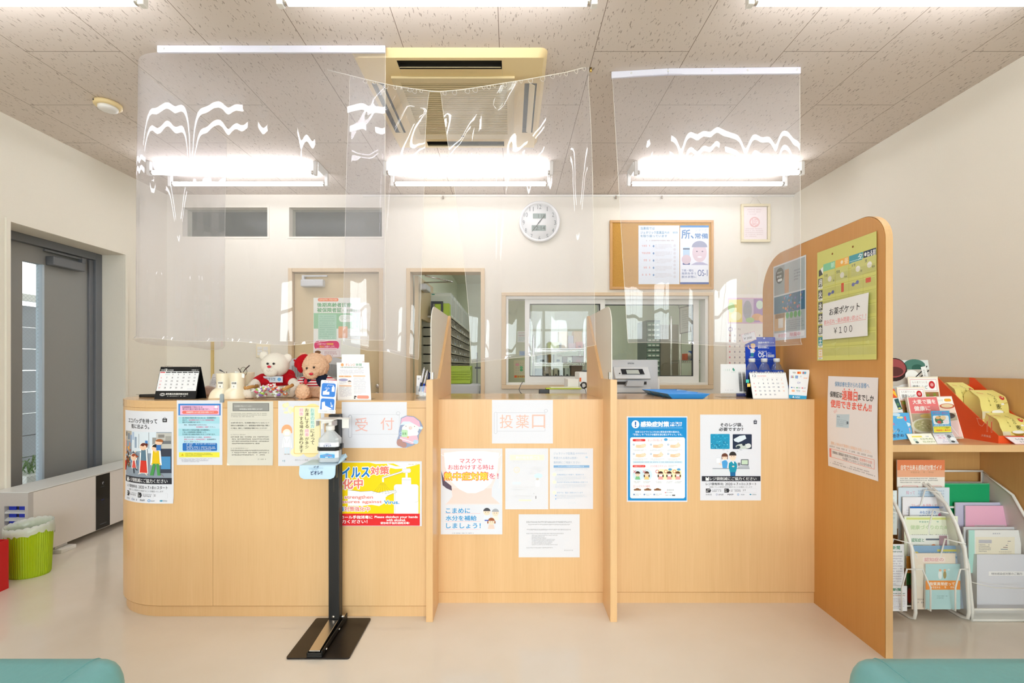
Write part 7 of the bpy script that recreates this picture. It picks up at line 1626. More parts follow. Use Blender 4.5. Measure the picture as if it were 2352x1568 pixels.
part('screen_window', MB('#b9bdb4').hexa([(PX(1437), py0-.0395, pz(858)), (PX(1466), py0-.0395, pz(858)), (PX(1466), py0-.038, pz(858)), (PX(1437), py0-.038, pz(858)), (PX(1436), py0-.0205, pz(849)), (PX(1464), py0-.0205, pz(849)), (PX(1464), py0-.019, pz(849)), (PX(1436), py0-.019, pz(849))]), cp)
part('button', MB(DARKV).cyl((PX(1420), py0-.036, pz(857)), (PX(1420), py0-.044, pz(857)), .004, 10), cp)
part('paper_outlet', MB(DARKV).box(PX(1414), PX(1485), py0-.001, py0+.02, pz(883), pz(876)), t)
part('output_tray', MB(mat('tray_grey', '#b4b5b6', .4, var=.02, scale=40)).hexa([(PX(1432), py0-.06, pz(886)), (PX(1472), py0-.06, pz(886)), (PX(1474), py0-.002, pz(884)), (PX(1434), py0-.002, pz(884)), (PX(1438), py0-.05, pz(873)), (PX(1475), py0-.05, pz(873)), (PX(1476), py0-.002, pz(874)), (PX(1438), py0-.002, pz(874))]), t, bevel=.002)
part('paper_drawer', MB(PL).box(px0+.01, px1-.05, py0-.006, py0, pz(901), pz(890)).box(px0+.01, px1-.05, py0-.008, py0, pz(904), pz(902), GREYD), t, bevel=.001)
s = Sheet(1440, 831, 1458, 837, base=False); s.text('EPSON', 1442, 832.5, 1456, 836, '#55585c', .02); mb = MB(); s.into(mb, flat(py0, gap=.0006)); part('brand_lettering', mb, t)
# things under the middle gap
t = thing('label_machine', 'white boxy machine with an orange tag beside the divider, under a coil of cable', 'machine', (.47, 3.1, .75))
WX = lambda u: P(u, 0, 3.0)[0]; WZ = lambda v: P(0, v, 3.0)[2]
part('housing', MB(WHITE).box(WX(1330), WX(1362), 3.0, 3.2, .75, WZ(854)), t, bevel=.006); part('side_unit', MB(WHITE).box(WX(1304), WX(1329.5), 3.0, 3.2, .75, WZ(870)), t, bevel=.003); part('tag', MB('#ee7a4a').box(WX(1331), WX(1335), 2.997, 3.0, WZ(876), WZ(867)), t); part('top_cap', MB(BLACK).box(WX(1344), WX(1360), 3.01, 3.15, WZ(854), WZ(850)), t)
t = thing('storage_box', 'white box with a black end, bright yellow-green folders on top', 'box', (.27, 2.98, .75))
part('box_body', MB(WHITE).box(WX(1260), WX(1330), 2.94, 3.0-.004, .75, P(0, 893, 2.94)[2]), t, bevel=.002); part('black_end', MB(BLACK).box(WX(1237), WX(1259.6), 2.945, 3.0-.004, .75, P(0, 894, 2.945)[2]), t, bevel=.003)
for k, (a, b, lb) in enumerate(((1252, 1330, 'bright yellow-green folder flat on the white box, the lower of two'), (1262, 1328, 'pale folder flat on the white box, the upper of two'))):
    solo('folder', MB('#c9e02a' if k == 0 else '#eef2c8').box(WX(a), WX(b), 2.90, 2.995, P(0, 893, 2.94)[2]+.001+k*.006, P(0, 893, 2.94)[2]+.006+k*.006), lb, 'folder', 'folders on the white box')
R = random.Random(5); mb = MB(BLACK)
cc = Vector((WX(1339), 2.975, WZ(884)))
for k in range(5): mb.tube([cc+Vector((.022*math.cos(q)*(1-.1*k), -.004*k+.004*math.sin(3*q), .018*math.sin(q)+.004*math.sin(q*2+k))) for q in [2*PI*i/18 for i in range(18)]], .0016, 6, closed=True)
mb.tube([cc+Vector((.005, -.01, -.015)), cc+Vector((.012, -.012, -.04)), (WX(1350), 2.96, .90), (WX(1348), 2.96, .752)], .0016, 6); solo('cable_coil', mb, 'coiled thin black cable hanging against the white machine', 'cable')
solo('cable', MB(BLACK).tube([P(1201, 876, 3.9), P(1196, 884, 3.8), P(1192, 894, 3.7), P(1195, 901, 3.55), P(1203, 908, 3.45), (P(1203, 908, 3.45)[0], 3.45, .752)], .003, 6), 'thin black cord drooping below the sliding window', 'cable')
# office chair behind the bears
t = thing('office_chair', 'light grey office chair with a slotted backrest behind the bears', 'chair', (-1.22, 3.05, 0))
CG = mat('chair_grey', '#c3c6c9', .5, var=.02, scale=40)
xa, xb = P(668, 0, 2.85)[0], P(792, 0, 2.85)[0]; zt = P(0, 820, 2.85)[2]
mb = MB(CG)
def backf(a, b): 
    x = xa+(xb-xa)*a; c = (a-.5)*2; return (x, 2.85-.03*c*c+.02*(1-b), .62+(zt-.62)*b-.02*abs(c)**4*b)
mb.grid(backf, 24, 14); mb.grid(lambda a, b: tuple(Vector(backf(1-a, b))+Vector((0, .02, 0))), 24, 14)
bt_ = part('backrest', mb, t); o_ = bt_.modifiers.new('edge', 'SOLIDIFY'); o_.thickness = .006
mb = MB(mat('chair_slot_dark', '#7e858b', .6, var=.03, scale=40))
for k in range(34):
    a = .06+k*.0267; p = Vector(backf(a, .93)); q = Vector(backf(a, .80)); mb.hexa([q+Vector((-.001, -.004, 0)), q+Vector((.001, -.004, 0)), q+Vector((.001, 0, 0)), q+Vector((-.001, 0, 0)), p+Vector((-.001, -.004, 0)), p+Vector((.001, -.004, 0)), p+Vector((.001, 0, 0)), p+Vector((-.001, 0, 0))])
part('slots', mb, bt_)
part('seat', MB(CG).box(-1.44, -1.0, 2.9, 3.36, .42, .48), t, bevel=.02, seg=3); part('column', MB(CHROME).cyl((-1.22, 3.13, .08), (-1.22, 3.13, .42), .025, 16), t); part('back_bar', MB(BLACK).box(-1.25, -1.19, 2.87, 2.92, .40, .75), t, bevel=.004)
mb = MB(BLACK)
for k in range(5):
    a = 2*PI*k/5+.3; mb.tube([(-1.22, 3.13, .09), (-1.22+.24*math.cos(a), 3.13+.24*math.sin(a), .065)], [.022, .014], 8)
bs = part('star_base', mb, t)
for k in range(5):
    a = 2*PI*k/5+.3; x, y = -1.22+.24*math.cos(a), 3.13+.24*math.sin(a); part('caster', MB(BLACK).cyl((x-.012, y, .027), (x+.012, y, .027), .027, 14), bs)
# ------------------------------------------------------------------ brochure shelf beyond the partition
YSF, ZS = 2.10, .80
t = thing('brochure_shelf', 'low open wooden shelf along the right wall with an upright side board', 'shelf', (2.0, 2.4, 0))
part('shelf_board', MB(WOOD).box(1.519, 2.462, YSF, 2.66, ZS-.032, ZS), t, bevel=.0015)
part('side_panel', MB(WOODD).box(2.463, 2.492, YSF+.02, 2.66, 0, 1.098), t, bevel=.0015)
part('back_panel', MB(WOODD).box(1.519, 2.462, 2.42, 2.44, 0, ZS-.033), t)
def leaf(nm, s, pts, label, cat='brochure', group=None, thick=.004, extra=None):
    """a printed card or booklet: four world corners TL TR BR BL, with real thickness"""
    mb = MB(); q = quad(s.r, *pts); s.base = True
    x0, y0, x1, y1 = s.r
    c4 = [(x0, y0), (x1, y0), (x1, y1), (x0, y1)]
    mb.hexa([q(*c4[3], -thick), q(*c4[2], -thick), q(*c4[2], -.0008), q(*c4[3], -.0008), q(*c4[0], -thick), q(*c4[1], -thick), q(*c4[1], -.0008), q(*c4[0], -.0008)], '#e6e4de')
    s.into(mb, q)
    return solo(nm, mb, label, cat, group)
Z5 = lambda x, y: (2030+x/6.031, 800+y/6.031)                     # 6.031x view at 2030,800
def at(x, y, Y): return P(*Z5(x, y), Y)
def onshelf(TL, TR, BL, BR, Yt, Yb):
    a, b = list(at(*BL, Yb)), list(at(*BR, Yb)); 
    return [at(*TL, Yt), at(*TR, Yt), tuple(b), tuple(a)]
# rice bowl leaflet at the back
s = Sheet(0, 0, 210, 297, '#eef0ee', nx=1, ny=1)
s.rect(0, 0, 210, 297, '#dfe4e2'); s.ell(136, 22, 56, 26, '#4a7a6e'); s.ell(150, 34, 30, 16, '#2f5f52'); s.rect(0, 40, 210, 110, '#c8bfb4'); s.ell(30, 40, 66, 50, '#2c1a1a'); s.ell(30, 34, 60, 40, '#9c4a4c'); s.ell(30, 48, 46, 20, '#5a2c2c')
s.ell(96, 160, 90, 60, '#f2f2f0'); s.ell(96, 150, 72, 44, '#fbfbf8'); R = random.Random(3)
for k in range(40): s.ell(96+R.uniform(-56, 56), 146+R.uniform(-30, 30), 6, 4, R.choice(('#ffffff', '#eeeeea', '#f6f6f2')), n=8)
s.ell(118, 66, 34, 24, '#f8f8f4'); s.line([(120, 84), (200, 26)], 5, '#2a2626'); s.line([(124, 94), (206, 44)], 5, '#2a2626'); s.poly([(166, 30), (192, 26), (206, 130), (180, 130)], '#f4f4f2'); s.vtext('もち麦のある食卓', 176, 40, 186, 120, '#8a8a86')
leaf('brochure', s, onshelf((60, 165), (610, 160), (60, 1150), (760, 1150), 2.40, 2.33), 'tall leaflet with a bowl of white rice, at the back of the shelf display')
def recipe(n, col):
    s = Sheet(0, 0, 148, 210, '#f7ecd8', nx=1, ny=1); s.rect(6, 6, 142, 58, '#fdfdfb'); s.frame(9, 10, 138, 56, 1.4, '#d8686a'); s.text('もち麦でつくる', 20, 17, 92, 26, '#b8a8a4'); s.text('健康レシピ', 20, 32, 92, 48, '#6a6460', .004)
    s.ell(114, 32, 15, 15, '#c8262c'); s.ell(114, 32, 8, 7, '#e8a0a0'); s.rect(6, 60, 142, 204, '#a8794c'); R = random.Random(n)
    for k in range(44): s.ell(R.uniform(14, 134), R.uniform(68, 196), R.uniform(6, 15), R.uniform(5, 11), R.choice(('#c8682c', '#7a3c1c', '#e0a040', '#f2eee4', '#8a9a3c', '#4a3020')), n=9)
    return s
leaf('brochure', recipe(1, 0), onshelf((330, 395), (745, 388), (400, 1150), (845, 1150), 2.345, 2.29), 'recipe card with a red round mark, higher of the two recipe cards')
leaf('brochure', recipe(2, 0), onshelf((175, 537), (558, 530), (280, 1190), (700, 1190), 2.30, 2.25), 'recipe card with a red heart mark, lower of the two recipe cards')
s = Sheet(0, 0, 210, 280, '#f4e6dc', nx=1, ny=1)
s.rect(4, 4, 206, 276, '#f2d8c8'); s.rect(6, 4, 138, 110, '#e87a7c'); s.text('大麦で腸を', 22, 18, 128, 48, '#fdf4f0', .02); s.text('健康に', 24, 62, 96, 94, '#fdf4f0', .02); s.rect(140, 6, 206, 56, '#fbf9f4'); s.rr(170, 16, 202, 36, 8, '#f0b040'); s.text('レシピ', 143, 20, 164, 32, '#9ab0a8'); s.rect(6, 112, 206, 276, '#b8a68c'); s.ell(176, 66, 34, 18, '#c85c40'); s.ell(176, 64, 27, 13, '#ead0a8')
s.ell(84, 130, 40, 16, '#d8c070'); s.ell(62, 196, 66, 52, '#e8e2cc'); s.ell(62, 192, 54, 42, '#c8c08a'); s.ell(160, 130, 40, 22, '#4a3a34'); R = random.Random(7)
for k in range(30): s.ell(R.uniform(20, 104), R.uniform(164, 216), 5, 4, R.choice(('#d8d09a', '#b0a870', '#e8e0b8')), n=8)
s.poly([(150, 170), (206, 160), (206, 270), (170, 270)], '#eec8c4'); s.line([(160, 172), (190, 262)], 2, '#ffffff')
leaf('booklet', s, onshelf((318, 675), (938, 660), (425, 1255), (1110, 1245), 2.255, 2.20), 'pink booklet about barley in the clear stand, largest on the shelf', 'booklet', thick=.012)
s = Sheet(0, 0, 91, 120, '#38a4dc', nx=1, ny=1)
s.rect(2, 2, 89, 84, '#3aa6de'); s.text('ケイワイ', 8, 6, 44, 20, '#c83a9a', .02); s.text('タクシー', 52, 6, 84, 20, '#c83a9a', .02); s.rr(6, 26, 84, 74, 8, '#f2f6f8'); s.ell(38, 50, 24, 22, '#3f7a54'); s.ell(56, 38, 14, 12, '#f2d2a0'); s.ell(30, 38, 12, 8, '#f2b46c'); s.ell(34, 62, 10, 8, '#d8402c'); s.ell(66, 60, 14, 9, '#fbe8ee'); s.text('24時間 配車 受付中', 6, 76, 84, 84, '#e8f4fa', .01); s.rect(2, 86, 89, 118, '#f8e83a'); s.text('ヤマトアットこの健康を', 6, 90, 84, 98, '#4a4a20', .01); s.text('ご相談窓口 案内中', 6, 102, 84, 112, '#e8643c', .02)
leaf('card', s, onshelf((650, 865), (905, 862), (690, 1168), (945, 1163), 2.17, 2.145), 'blue and yellow taxi card in the small clear stand, before the pink booklet', 'card', thick=.001)
s = Sheet(0, 0, 90, 40, '#f6f4e2'); s.rr(2, 2, 88, 38, 3, '#faf8ea'); s.rect(14, 8, 50, 14, '#f0e470'); s.tl(64, 9, 82, 13, '#b0b8c8'); s.text('0120-99-4961', 40, 17, 84, 23, '#8a9a4a', .012); s.text('022-259-0710', 44, 27, 86, 33, '#8a9a4a', .012); s.ell(20, 24, 7, 6, '#cfe0d4'); s.ell(22, 32, 6, 4, '#5a6a64')
leaf('card', s, onshelf((312, 1182), (655, 1176), (390, 1330), (745, 1328), 2.15, 2.125), 'cream phone number card lying before the display, nearest the partition', 'card', thick=.001)
s = Sheet(0, 0, 90, 42, '#efeaf2'); s.tl(14, 8, 44, 12, '#e0a0b8'); s.text('お気軽にご相談', 16, 14, 46, 22, '#d87a9a'); s.tl(22, 26, 50, 29, '#a8a0c0'); s.tl(26, 33, 58, 36, '#a8a0c0'); s.rect(52, 3, 88, 40, '#c8ccd0'); s.ell(66, 14, 9, 7, '#6a6e72'); s.ell(76, 24, 12, 8, '#f2f2f4'); s.ell(70, 34, 8, 4, '#3e4044')
leaf('card', s, onshelf((672, 1176), (950, 1172), (745, 1322), (1040, 1316), 2.15, 2.125), 'white and grey photo card lying before the display, beside the cream card', 'card', thick=.001)
s = Sheet(0, 0, 90, 130, '#4aa4e0'); s.rect(0, 0, 90, 130, '#58aee4'); s.ell(30, 10, 22, 10, '#c8e2f4'); s.ell(66, 60, 24, 12, '#d8ecf8'); s.rr(36, 18, 62, 28, 5, '#f4f2b4'); s.text('可愛くて', 39, 20, 59, 26, '#6a7a4a'); s.text('スゴイ', 16, 46, 50, 60, '#e05a8a', .03); s.text('レタン', 18, 76, 62, 94, '#f2f6fa', .07); s.text('レタン', 18, 76, 62, 94, '#3f3f5a', .01); s.text('効きめ', 14, 100, 58, 118, '#3f3f5a', .02); s.poly([(66, 20), (74, 16), (76, 40), (68, 44)], '#e8607a'); s.rr(66, 76, 84, 100, 2, '#f4a8b8')
leaf('leaflet', s, onshelf((60, 895), (345, 890), (60, 1280), (405, 1245), 2.19, 2.15), 'sky-blue leaflet with pink and white lettering, at the partition edge', 'leaflet')
s = Sheet(0, 0, 80, 90, '#e6eaea'); s.poly([(40, 8), (70, 2), (80, 70), (58, 74)], '#2f5a5e'); s.ell(60, 40, 8, 10, '#5a8a60'); s.ell(66, 64, 8, 5, '#c8d06a'); s.tl(24, 6, 40, 10, '#6a6a70')
leaf('leaflet', s, onshelf((60, 690), (215, 685), (60, 895), (268, 885), 2.24, 2.20), 'dark green and white leaflet showing over the sky-blue leaflet', 'leaflet')
s = Sheet(0, 0, 60, 60, '#e8532a'); s.poly([(30, 0), (60, 20), (60, 60), (44, 40)], '#f6c23a'); s.text('特', 28, 22, 40, 36, '#f8e8d8', .02)
leaf('leaflet', s, onshelf((40, 560), (140, 558), (60, 690), (190, 680), 2.29, 2.26), 'orange leaflet corner at the partition edge', 'leaflet')
def acrylic(label, pts, Y0, Y1):
    """clear leaflet stand: leaning front plate over a foot"""
    q = [at(*p, Y0 if i > 1 else Y1) for i, p in enumerate(pts)]
    c = (Vector(q[2])+Vector(q[3]))/2
    t = thing('brochure_stand', label, 'stand', (c.x, Y0, ZS), 'clear stands on the brochure shelf')
    d = Vector((0, -.002, 0)); TL, TR, BR, BL_ = (Vector(v) for v in q); BR.z = BL_.z = ZS+.002
    part('front_plate', MB(ACRYL).hexa([BL_+d, BR+d, BR, BL_, TL+d, TR+d, TR, TL]), t)
    part('foot_plate', MB(ACRYL).box(BL_.x, BR.x, Y0, Y0+.14, ZS, ZS+.002), t)
    return t
acrylic('large clear stand holding the pink booklet', [(430, 940), (1020, 930), (1045, 1320), (440, 1330)], 2.185, 2.215)
acrylic('small clear stand holding the taxi card', [(610, 800), (910, 800), (950, 1300), (690, 1310)], 2.14, 2.165)
# orange carton with yellow bags
t = thing('display_carton', 'orange slant-sided display carton of yellow barley bags', 'carton', (2.365, 2.3, ZS))
ORG = mat('orange_carton', '#ea5420', .45, var=.03, scale=40)
sidep = [(2.144, ZS), (2.47, ZS), (2.47, 1.098), (2.445, 1.095), (2.30, .965), (2.144, .835)]
mb = MB(ORG).prism(sidep, 'x', 2.268, 2.271).prism(sidep, 'x', 2.457, 2.460).box(2.271, 2.457, 2.144, 2.147, ZS, .835).box(2.271, 2.457, 2.147, 2.47, ZS, ZS+.003).box(2.271, 2.457, 2.467, 2.47, ZS+.003, 1.06)
part('carton', mb, t)
s = Sheet(0, 0, 326, 298, base=False)
s.line([(226, 190), (238, 222), (252, 228), (262, 214), (266, 196), (226, 192)], 2, '#f4b498'); 
for x in (276, 296): s.ring(x, 186, 9, 1.6, '#f4b498', ry=16); s.rr(x-3, 200, x+3, 252, 2, '#f4b498').rr(x-1.6, 202, x+1.6, 250, 1, '#ea5420')
s.text('大塚食品', 248, 266, 292, 277, '#f6cdb8', .01)
mb = MB(); s.into(mb, quad((0, 0, 326, 298), (2.2678, 2.47, 1.098), (2.2678, 2.144, 1.098), (2.2678, 2.144, ZS), (2.2678, 2.47, ZS), 0)); part('carton_print', mb, t)
def bag(label, x0, x1, Yf, z0, h, lean):
    t = thing('food_bag', label, 'bag', ((x0+x1)/2, Yf, z0), 'yellow barley bags in the orange carton')
    YB_ = mat('yellow_bag', '#ecdf86', .4, var=.04, scale=30, bump=.05)
    FR_ = [(0, 0), (-.004, .3), (-.004, .62), (.0, .74), (.022, .86), (.046, 1.0)]     # front and back outlines: depth, share of the height
    BK_ = [(.075, 0), (.08, .3), (.078, .62), (.074, .78), (.062, .9), (.049, 1.0)]
    def pf(L_, b):
        for (d0, z0_), (d1, z1_) in zip(L_[:-1], L_[1:]):
            if z0_ <= b <= z1_: k = (b-z0_)/(z1_-z0_); return d0+(d1-d0)*k
        return L_[-1][0]
    def f(side):
        L_ = FR_ if side < 0 else BK_
        def g(a, b):
            w_ = (x1-x0)*(1-.10*max(0, (b-.72)/.28)); xc_ = (x0+x1)/2
            y = Yf+lean*b+pf(L_, b)+side*.004*math.sin(PI*a)*math.sin(PI*min(1, b*1.3))+.0012*math.sin(a*9+b*17)
            return (xc_+(a-.5)*w_, y, z0+h*(b if b < .74 else .74+(b-.74)*.72))
        return g
    mb = MB(YB_ := mat('yellow_bag', '#ecdf86', .4, var=.04, scale=30, bump=.05)).grid(f(-1), 12, 20).grid(lambda a, b: f(1)(1-a, b), 12, 20)
    for a in (0, 1):
        mb.grid(lambda q, b, a=a: tuple(Vector(f(-1)(a, b)).lerp(Vector(f(1)(a, b)), q)+Vector(((.006 if a == 0 else -.006)*math.sin(PI*q), 0, 0))), 6, 20)
    s = Sheet(0, 0, 100, 140, base=False)
    s.line([(14, 14), (34, 20)], 2, '#d8605a'); s.vtext('もっちり', 50, 16, 60, 62, '#6a6430'); s.text('麦', 52, 66, 72, 86, '#4a4420', .012); s.ell(84, 40, 9, 9, '#d03030'); s.tl(79, 37, 89, 42, '#f4b0a8'); s.line([(76, 66), (98, 60)], 2, '#c8963a'); s.ell(78, 66, 6, 4, '#f4f2ea'); s.vtext('スーパー', 30, 40, 34, 74, '#a89c50')
    s.poly([(30, 100), (78, 100), (68, 116), (42, 116)], '#a8842a'); s.ell(54, 100, 24, 10, '#b8922e'); s.ell(54, 98, 21, 8, '#f2f0e8'); s.rect(0, 96, 26, 126, '#e0d6b8')
    g = f(-1)
    def m(x, y, o): 
        p = g(min(1, max(0, x/100)), min(1, max(0, 1-y/140))); return (p[0], p[1]-.0008-o, p[2])
    s.into(mb, m); part('pouch', mb, t)
    return t
bag('yellow barley bag at the back of the orange carton, mostly hidden', 2.285, 2.385, 2.36, .92, .165, .02)
bag('yellow barley bag standing highest in the orange carton', 2.315, 2.45, 2.26, .885, .165, .03)
bag('yellow barley bag lowest at the front of the orange carton', 2.32, 2.452, 2.165, .81, .13, .05)
s = Sheet(0, 0, 70, 40, '#f2e6e8'); s.frame(0, 0, 70, 40, 2, '#e8a8b0'); s.text('もち麦', 22, 9, 48, 18, '#4a4a4e', .01); s.text('￥３００', 26, 23, 56, 32, '#4a4a4e', .01)
leaf('price_card', s, onshelf((1675, 1220), (1990, 1225), (1825, 1325), (2110, 1325), 2.135, 2.12), 'pink-edged price card leaning on the front of the orange carton', 'sign', thick=.001)
# ------------------------------------------------------------------ leaflet racks on the floor below the shelf (3.646x view at 2030,1030)
Z6 = lambda x, y: (2030+x/3.646, 1030+y/3.646)
def a6(x, y, Y): return P(*Z6(x, y), Y)
def wire_rack(label, xs, lx):
    """white wire leaflet rack: slanted side loops and stepped pockets"""
    t = thing('leaflet_rack', label, 'leaflet rack', ((xs[0]+xs[-1])/2, 2.2, 0), 'white leaflet racks under the shelf')
    for x in xs:
        part('side_loop', MB(WIRE).tube([(x, 2.39, .008), (x, 2.12, .008), (x, 2.093, .018), (x, 2.088, .045), (x, 2.095, .2), (x, 2.108, .33), (x, 2.15, .43), (x, 2.2, .505), (x, 2.30, .56), (x, 2.385, .60), (x, 2.39, .57)], .0075, 8, closed=True), t)
    for i, (Y, z, ly) in enumerate(((2.092, .139, .06), (2.165, .249, .05), (2.225, .365, .05), (2.27, .45, .04))):
        mb = MB(WIRE)
        for a, b in zip(xs[:-1], xs[1:]):
            w_ = b-a; yl = 2.09+max(0, z+.1-.33)*.6
            mb.tube([(a, yl, z+.10), (a+.035, Y, z+.10), (a+.065, Y-.008, z+.02), (a+.065, Y-.008, z-.085), (a+.065, Y+.03, z-.087)], .0035, 6); mb.tube([(b, yl, z+.10), (b-.035, Y, z+.10), (b-.065, Y-.008, z+.02), (b-.065, Y-.008, z-.085), (b-.065, Y+.03, z-.087)], .0035, 6)
        mb.tube([(xs[0], Y+.035, z-.085), (xs[-1], Y+.035, z-.085)], .0035, 6)
        part('pocket_wire', mb, t)
    return t
wire_rack('white wire leaflet rack at the partition, full of pamphlets', [1.56, 1.833, 2.075], 0)
def pam(nm, s, x0, x1, yt, yb, Yt, Yb, label, th=.004):
    """x in view units, stands in a rack pocket"""
    return leaf(nm, s, [a6(x0, yt, Yt), a6(x1, yt, Yt), a6(x1+(x1-400)*.0, yb, Yb), a6(x0, yb, Yb)], label, 'leaflet', 'leaflets in the white racks', th)
s = Sheet(0, 0, 105, 148, '#faf4ec'); s.rect(0, 0, 105, 40, '#ee8a5c'); s.rect(0, 24, 105, 40, '#f4b490'); s.text('自宅で出来る感染症対策ガイド', 8, 12, 98, 24, '#fff2e4', .02); s.tl(26, 27, 80, 31, '#d8a080'); s.para(6, 42, 98, 56, 3, '#8a8480'); s.rr(10, 60, 46, 80, 3, '#f0a0a0').rr(11, 61, 45, 79, 3, '#fdf6f0'); s.rr(56, 60, 98, 80, 3, '#f0a0a0').rr(57, 61, 97, 79, 3, '#fdf6f0'); s.text('手洗い', 16, 66, 36, 73, '#e08a8a'); s.text('消毒アルコール', 60, 66, 92, 73, '#e08a8a')
pam('leaflet', s, 112, 510, 94, 330+300, 2.33, 2.30, 'orange-topped home infection leaflet, tallest in the wire rack')
s = Sheet(0, 0, 105, 148, '#dbe6f0'); s.ell(60, 16, 20, 10, '#c8dcee'); s.text('知って', 16, 10, 34, 20, '#e090b0'); s.para(40, 8, 96, 40, 4, '#b8c4d4')
pam('leaflet', s, 122, 550, 325, 760, 2.29, 2.26, 'pale blue leaflet in a clear sleeve, second row of the wire rack')
s = Sheet(0, 0, 105, 148, '#f2eef2'); s.text('フレイルを予防して', 22, 22, 88, 32, '#e08a90', .006); s.para(10, 40, 95, 80, 5, '#c8c0cc')
pam('leaflet', s, 158, 500, 405, 800, 2.272, 2.242, 'white frailty prevention leaflet with pink lettering')
s = Sheet(0, 0, 80, 100, '#f0f4fa'); s.rect(0, 0, 80, 5, '#1f6ac0'); s.text('みなさまへの', 24, 12, 62, 20, '#3f78c0', .012); s.text('大切なお知らせ', 22, 23, 66, 31, '#3f78c0', .012); s.ell(72, 24, 4, 6, '#c87aa0')
pam('leaflet', s, 218, 497, 484, 790, 2.258, 2.228, 'small white notice leaflet with a blue top edge')
s = Sheet(0, 0, 105, 148, '#eef2dc'); s.rect(4, 4, 101, 10, '#d8e08a'); s.tl(24, 14, 78, 19, '#a0c0b0'); s.text('健康づくりのために', 12, 26, 96, 38, '#c8dcb0', .02); s.tl(14, 52, 96, 56, '#a8a8a0'); s.para(10, 62, 96, 130, 8, '#c0c4b4')
pam('leaflet', s, 172, 620, 565, 1000, 2.225, 2.195, 'pale green leaflet in a sleeve, third row of the wire rack')
s = Sheet(0, 0, 105, 110, '#f2f4f0'); s.text('認知症と', 8, 10, 40, 21, '#4a9a6a', .012); s.rr(44, 11, 100, 16, 2, '#6a7480'); s.rect(78, 2, 98, 36, '#b89aa4'); s.tl(8, 30, 48, 35, '#8ab8c8'); s.ell(64, 34, 6, 6, '#ee9a6a')
pam('leaflet', s, 205, 552, 722, 1030, 2.212, 2.182, 'white dementia leaflet with green lettering')
s = Sheet(0, 0, 105, 148, '#c4d2e2'); s.rect(0, 0, 105, 30, '#8fb0cf'); s.rect(48, 9, 92, 14, '#d8d06a'); s.text('こんなに身近な病気', 24, 16, 98, 26, '#d8e4ee', .02); s.ell(8, 22, 5, 8, '#f0d870'); s.para(8, 44, 96, 130, 8, '#aab8c8')
pam('leaflet', s, 238, 695, 812, 1340, 2.175, 2.135, 'blue leaflet in a clear sleeve, slightly tilted, front row')
s = Sheet(0, 0, 105, 148, '#efe2d2'); s.rr(26, 10, 80, 24, 2, '#f6e8e0'); s.text('認知症の', 30, 12, 76, 22, '#e0a0a4', .012); s.ell(20, 60, 14, 30, '#f0e8d8'); s.ell(70, 70, 20, 40, '#d8d0c4'); s.para(10, 120, 90, 136, 2, '#b8a8a0')
pam('leaflet', s, 235, 600, 875, 1345, 2.158, 2.118, 'cream dementia booklet behind the pale turquoise booklet')
s = Sheet(0, 0, 105, 140, '#b9dde0'); s.rect(0, 52, 105, 80, '#f29a4a'); s.text('脂質異常症って', 12, 57, 88, 67, '#fdf2e4', .02); s.tl(10, 70, 92, 76, '#fbe4cc'); s.ell(44, 34, 6, 14, '#e6f0f0'); s.ell(44, 20, 4, 4, '#e8c0a0'); s.ell(58, 34, 5, 12, '#a89a6a'); s.ell(58, 20, 4, 4, '#e0b48c'); s.ell(70, 18, 4, 3, '#d8ecec'); s.para(34, 98, 70, 110, 2, '#8ab0b4')
pam('leaflet', s, 350, 640, 965, 1345, 2.142, 2.102, 'pale turquoise booklet with an orange band at the front of the wire rack', .008)
s = Sheet(0, 0, 60, 120, '#f2f2f6'); s.text('新聞', 20, 4, 46, 14, '#5a9a7a', .02); s.tl(10, 18, 54, 22, '#4a6a5a', 1); s.para(6, 30, 56, 110, 12, '#b8b4c4')
pam('leaflet', s, 20, 170, 800, 1180, 2.15, 2.12, 'newsletter leaflet in the upper pocket beside the partition')
s = Sheet(0, 0, 60, 100, '#f2f2f6'); s.text('新聞', 18, 8, 44, 20, '#3f8a66', .02); s.tl(8, 28, 54, 32, '#3f6a5a', 1); s.tl(16, 36, 54, 40, '#b87a5a'); s.para(6, 48, 56, 92, 7, '#c0bccc')
pam('leaflet', s, 20, 195, 1150, 1360, 2.115, 2.095, 'curled newsletter leaflet in the lowest pocket beside the partition')
s = Sheet(0, 0, 60, 100, '#e4ecec'); s.para(6, 10, 50, 90, 8, '#c0ccd0')
pam('leaflet', s, 20, 110, 350, 720, 2.25, 2.22, 'pale leaflet sliver beside the partition, upper row')
s = Sheet(0, 0, 60, 80, '#5a4a3a'); s.rect(0, 0, 60, 26, '#e8a040').rect(0, 26, 60, 44, '#4a8a4a').ell(30, 60, 20, 12, '#b83a2c')
pam('leaflet', s, 190, 240, 900, 1340, 2.19, 2.16, 'dark leaflet with orange and green patches, between the wire pockets')
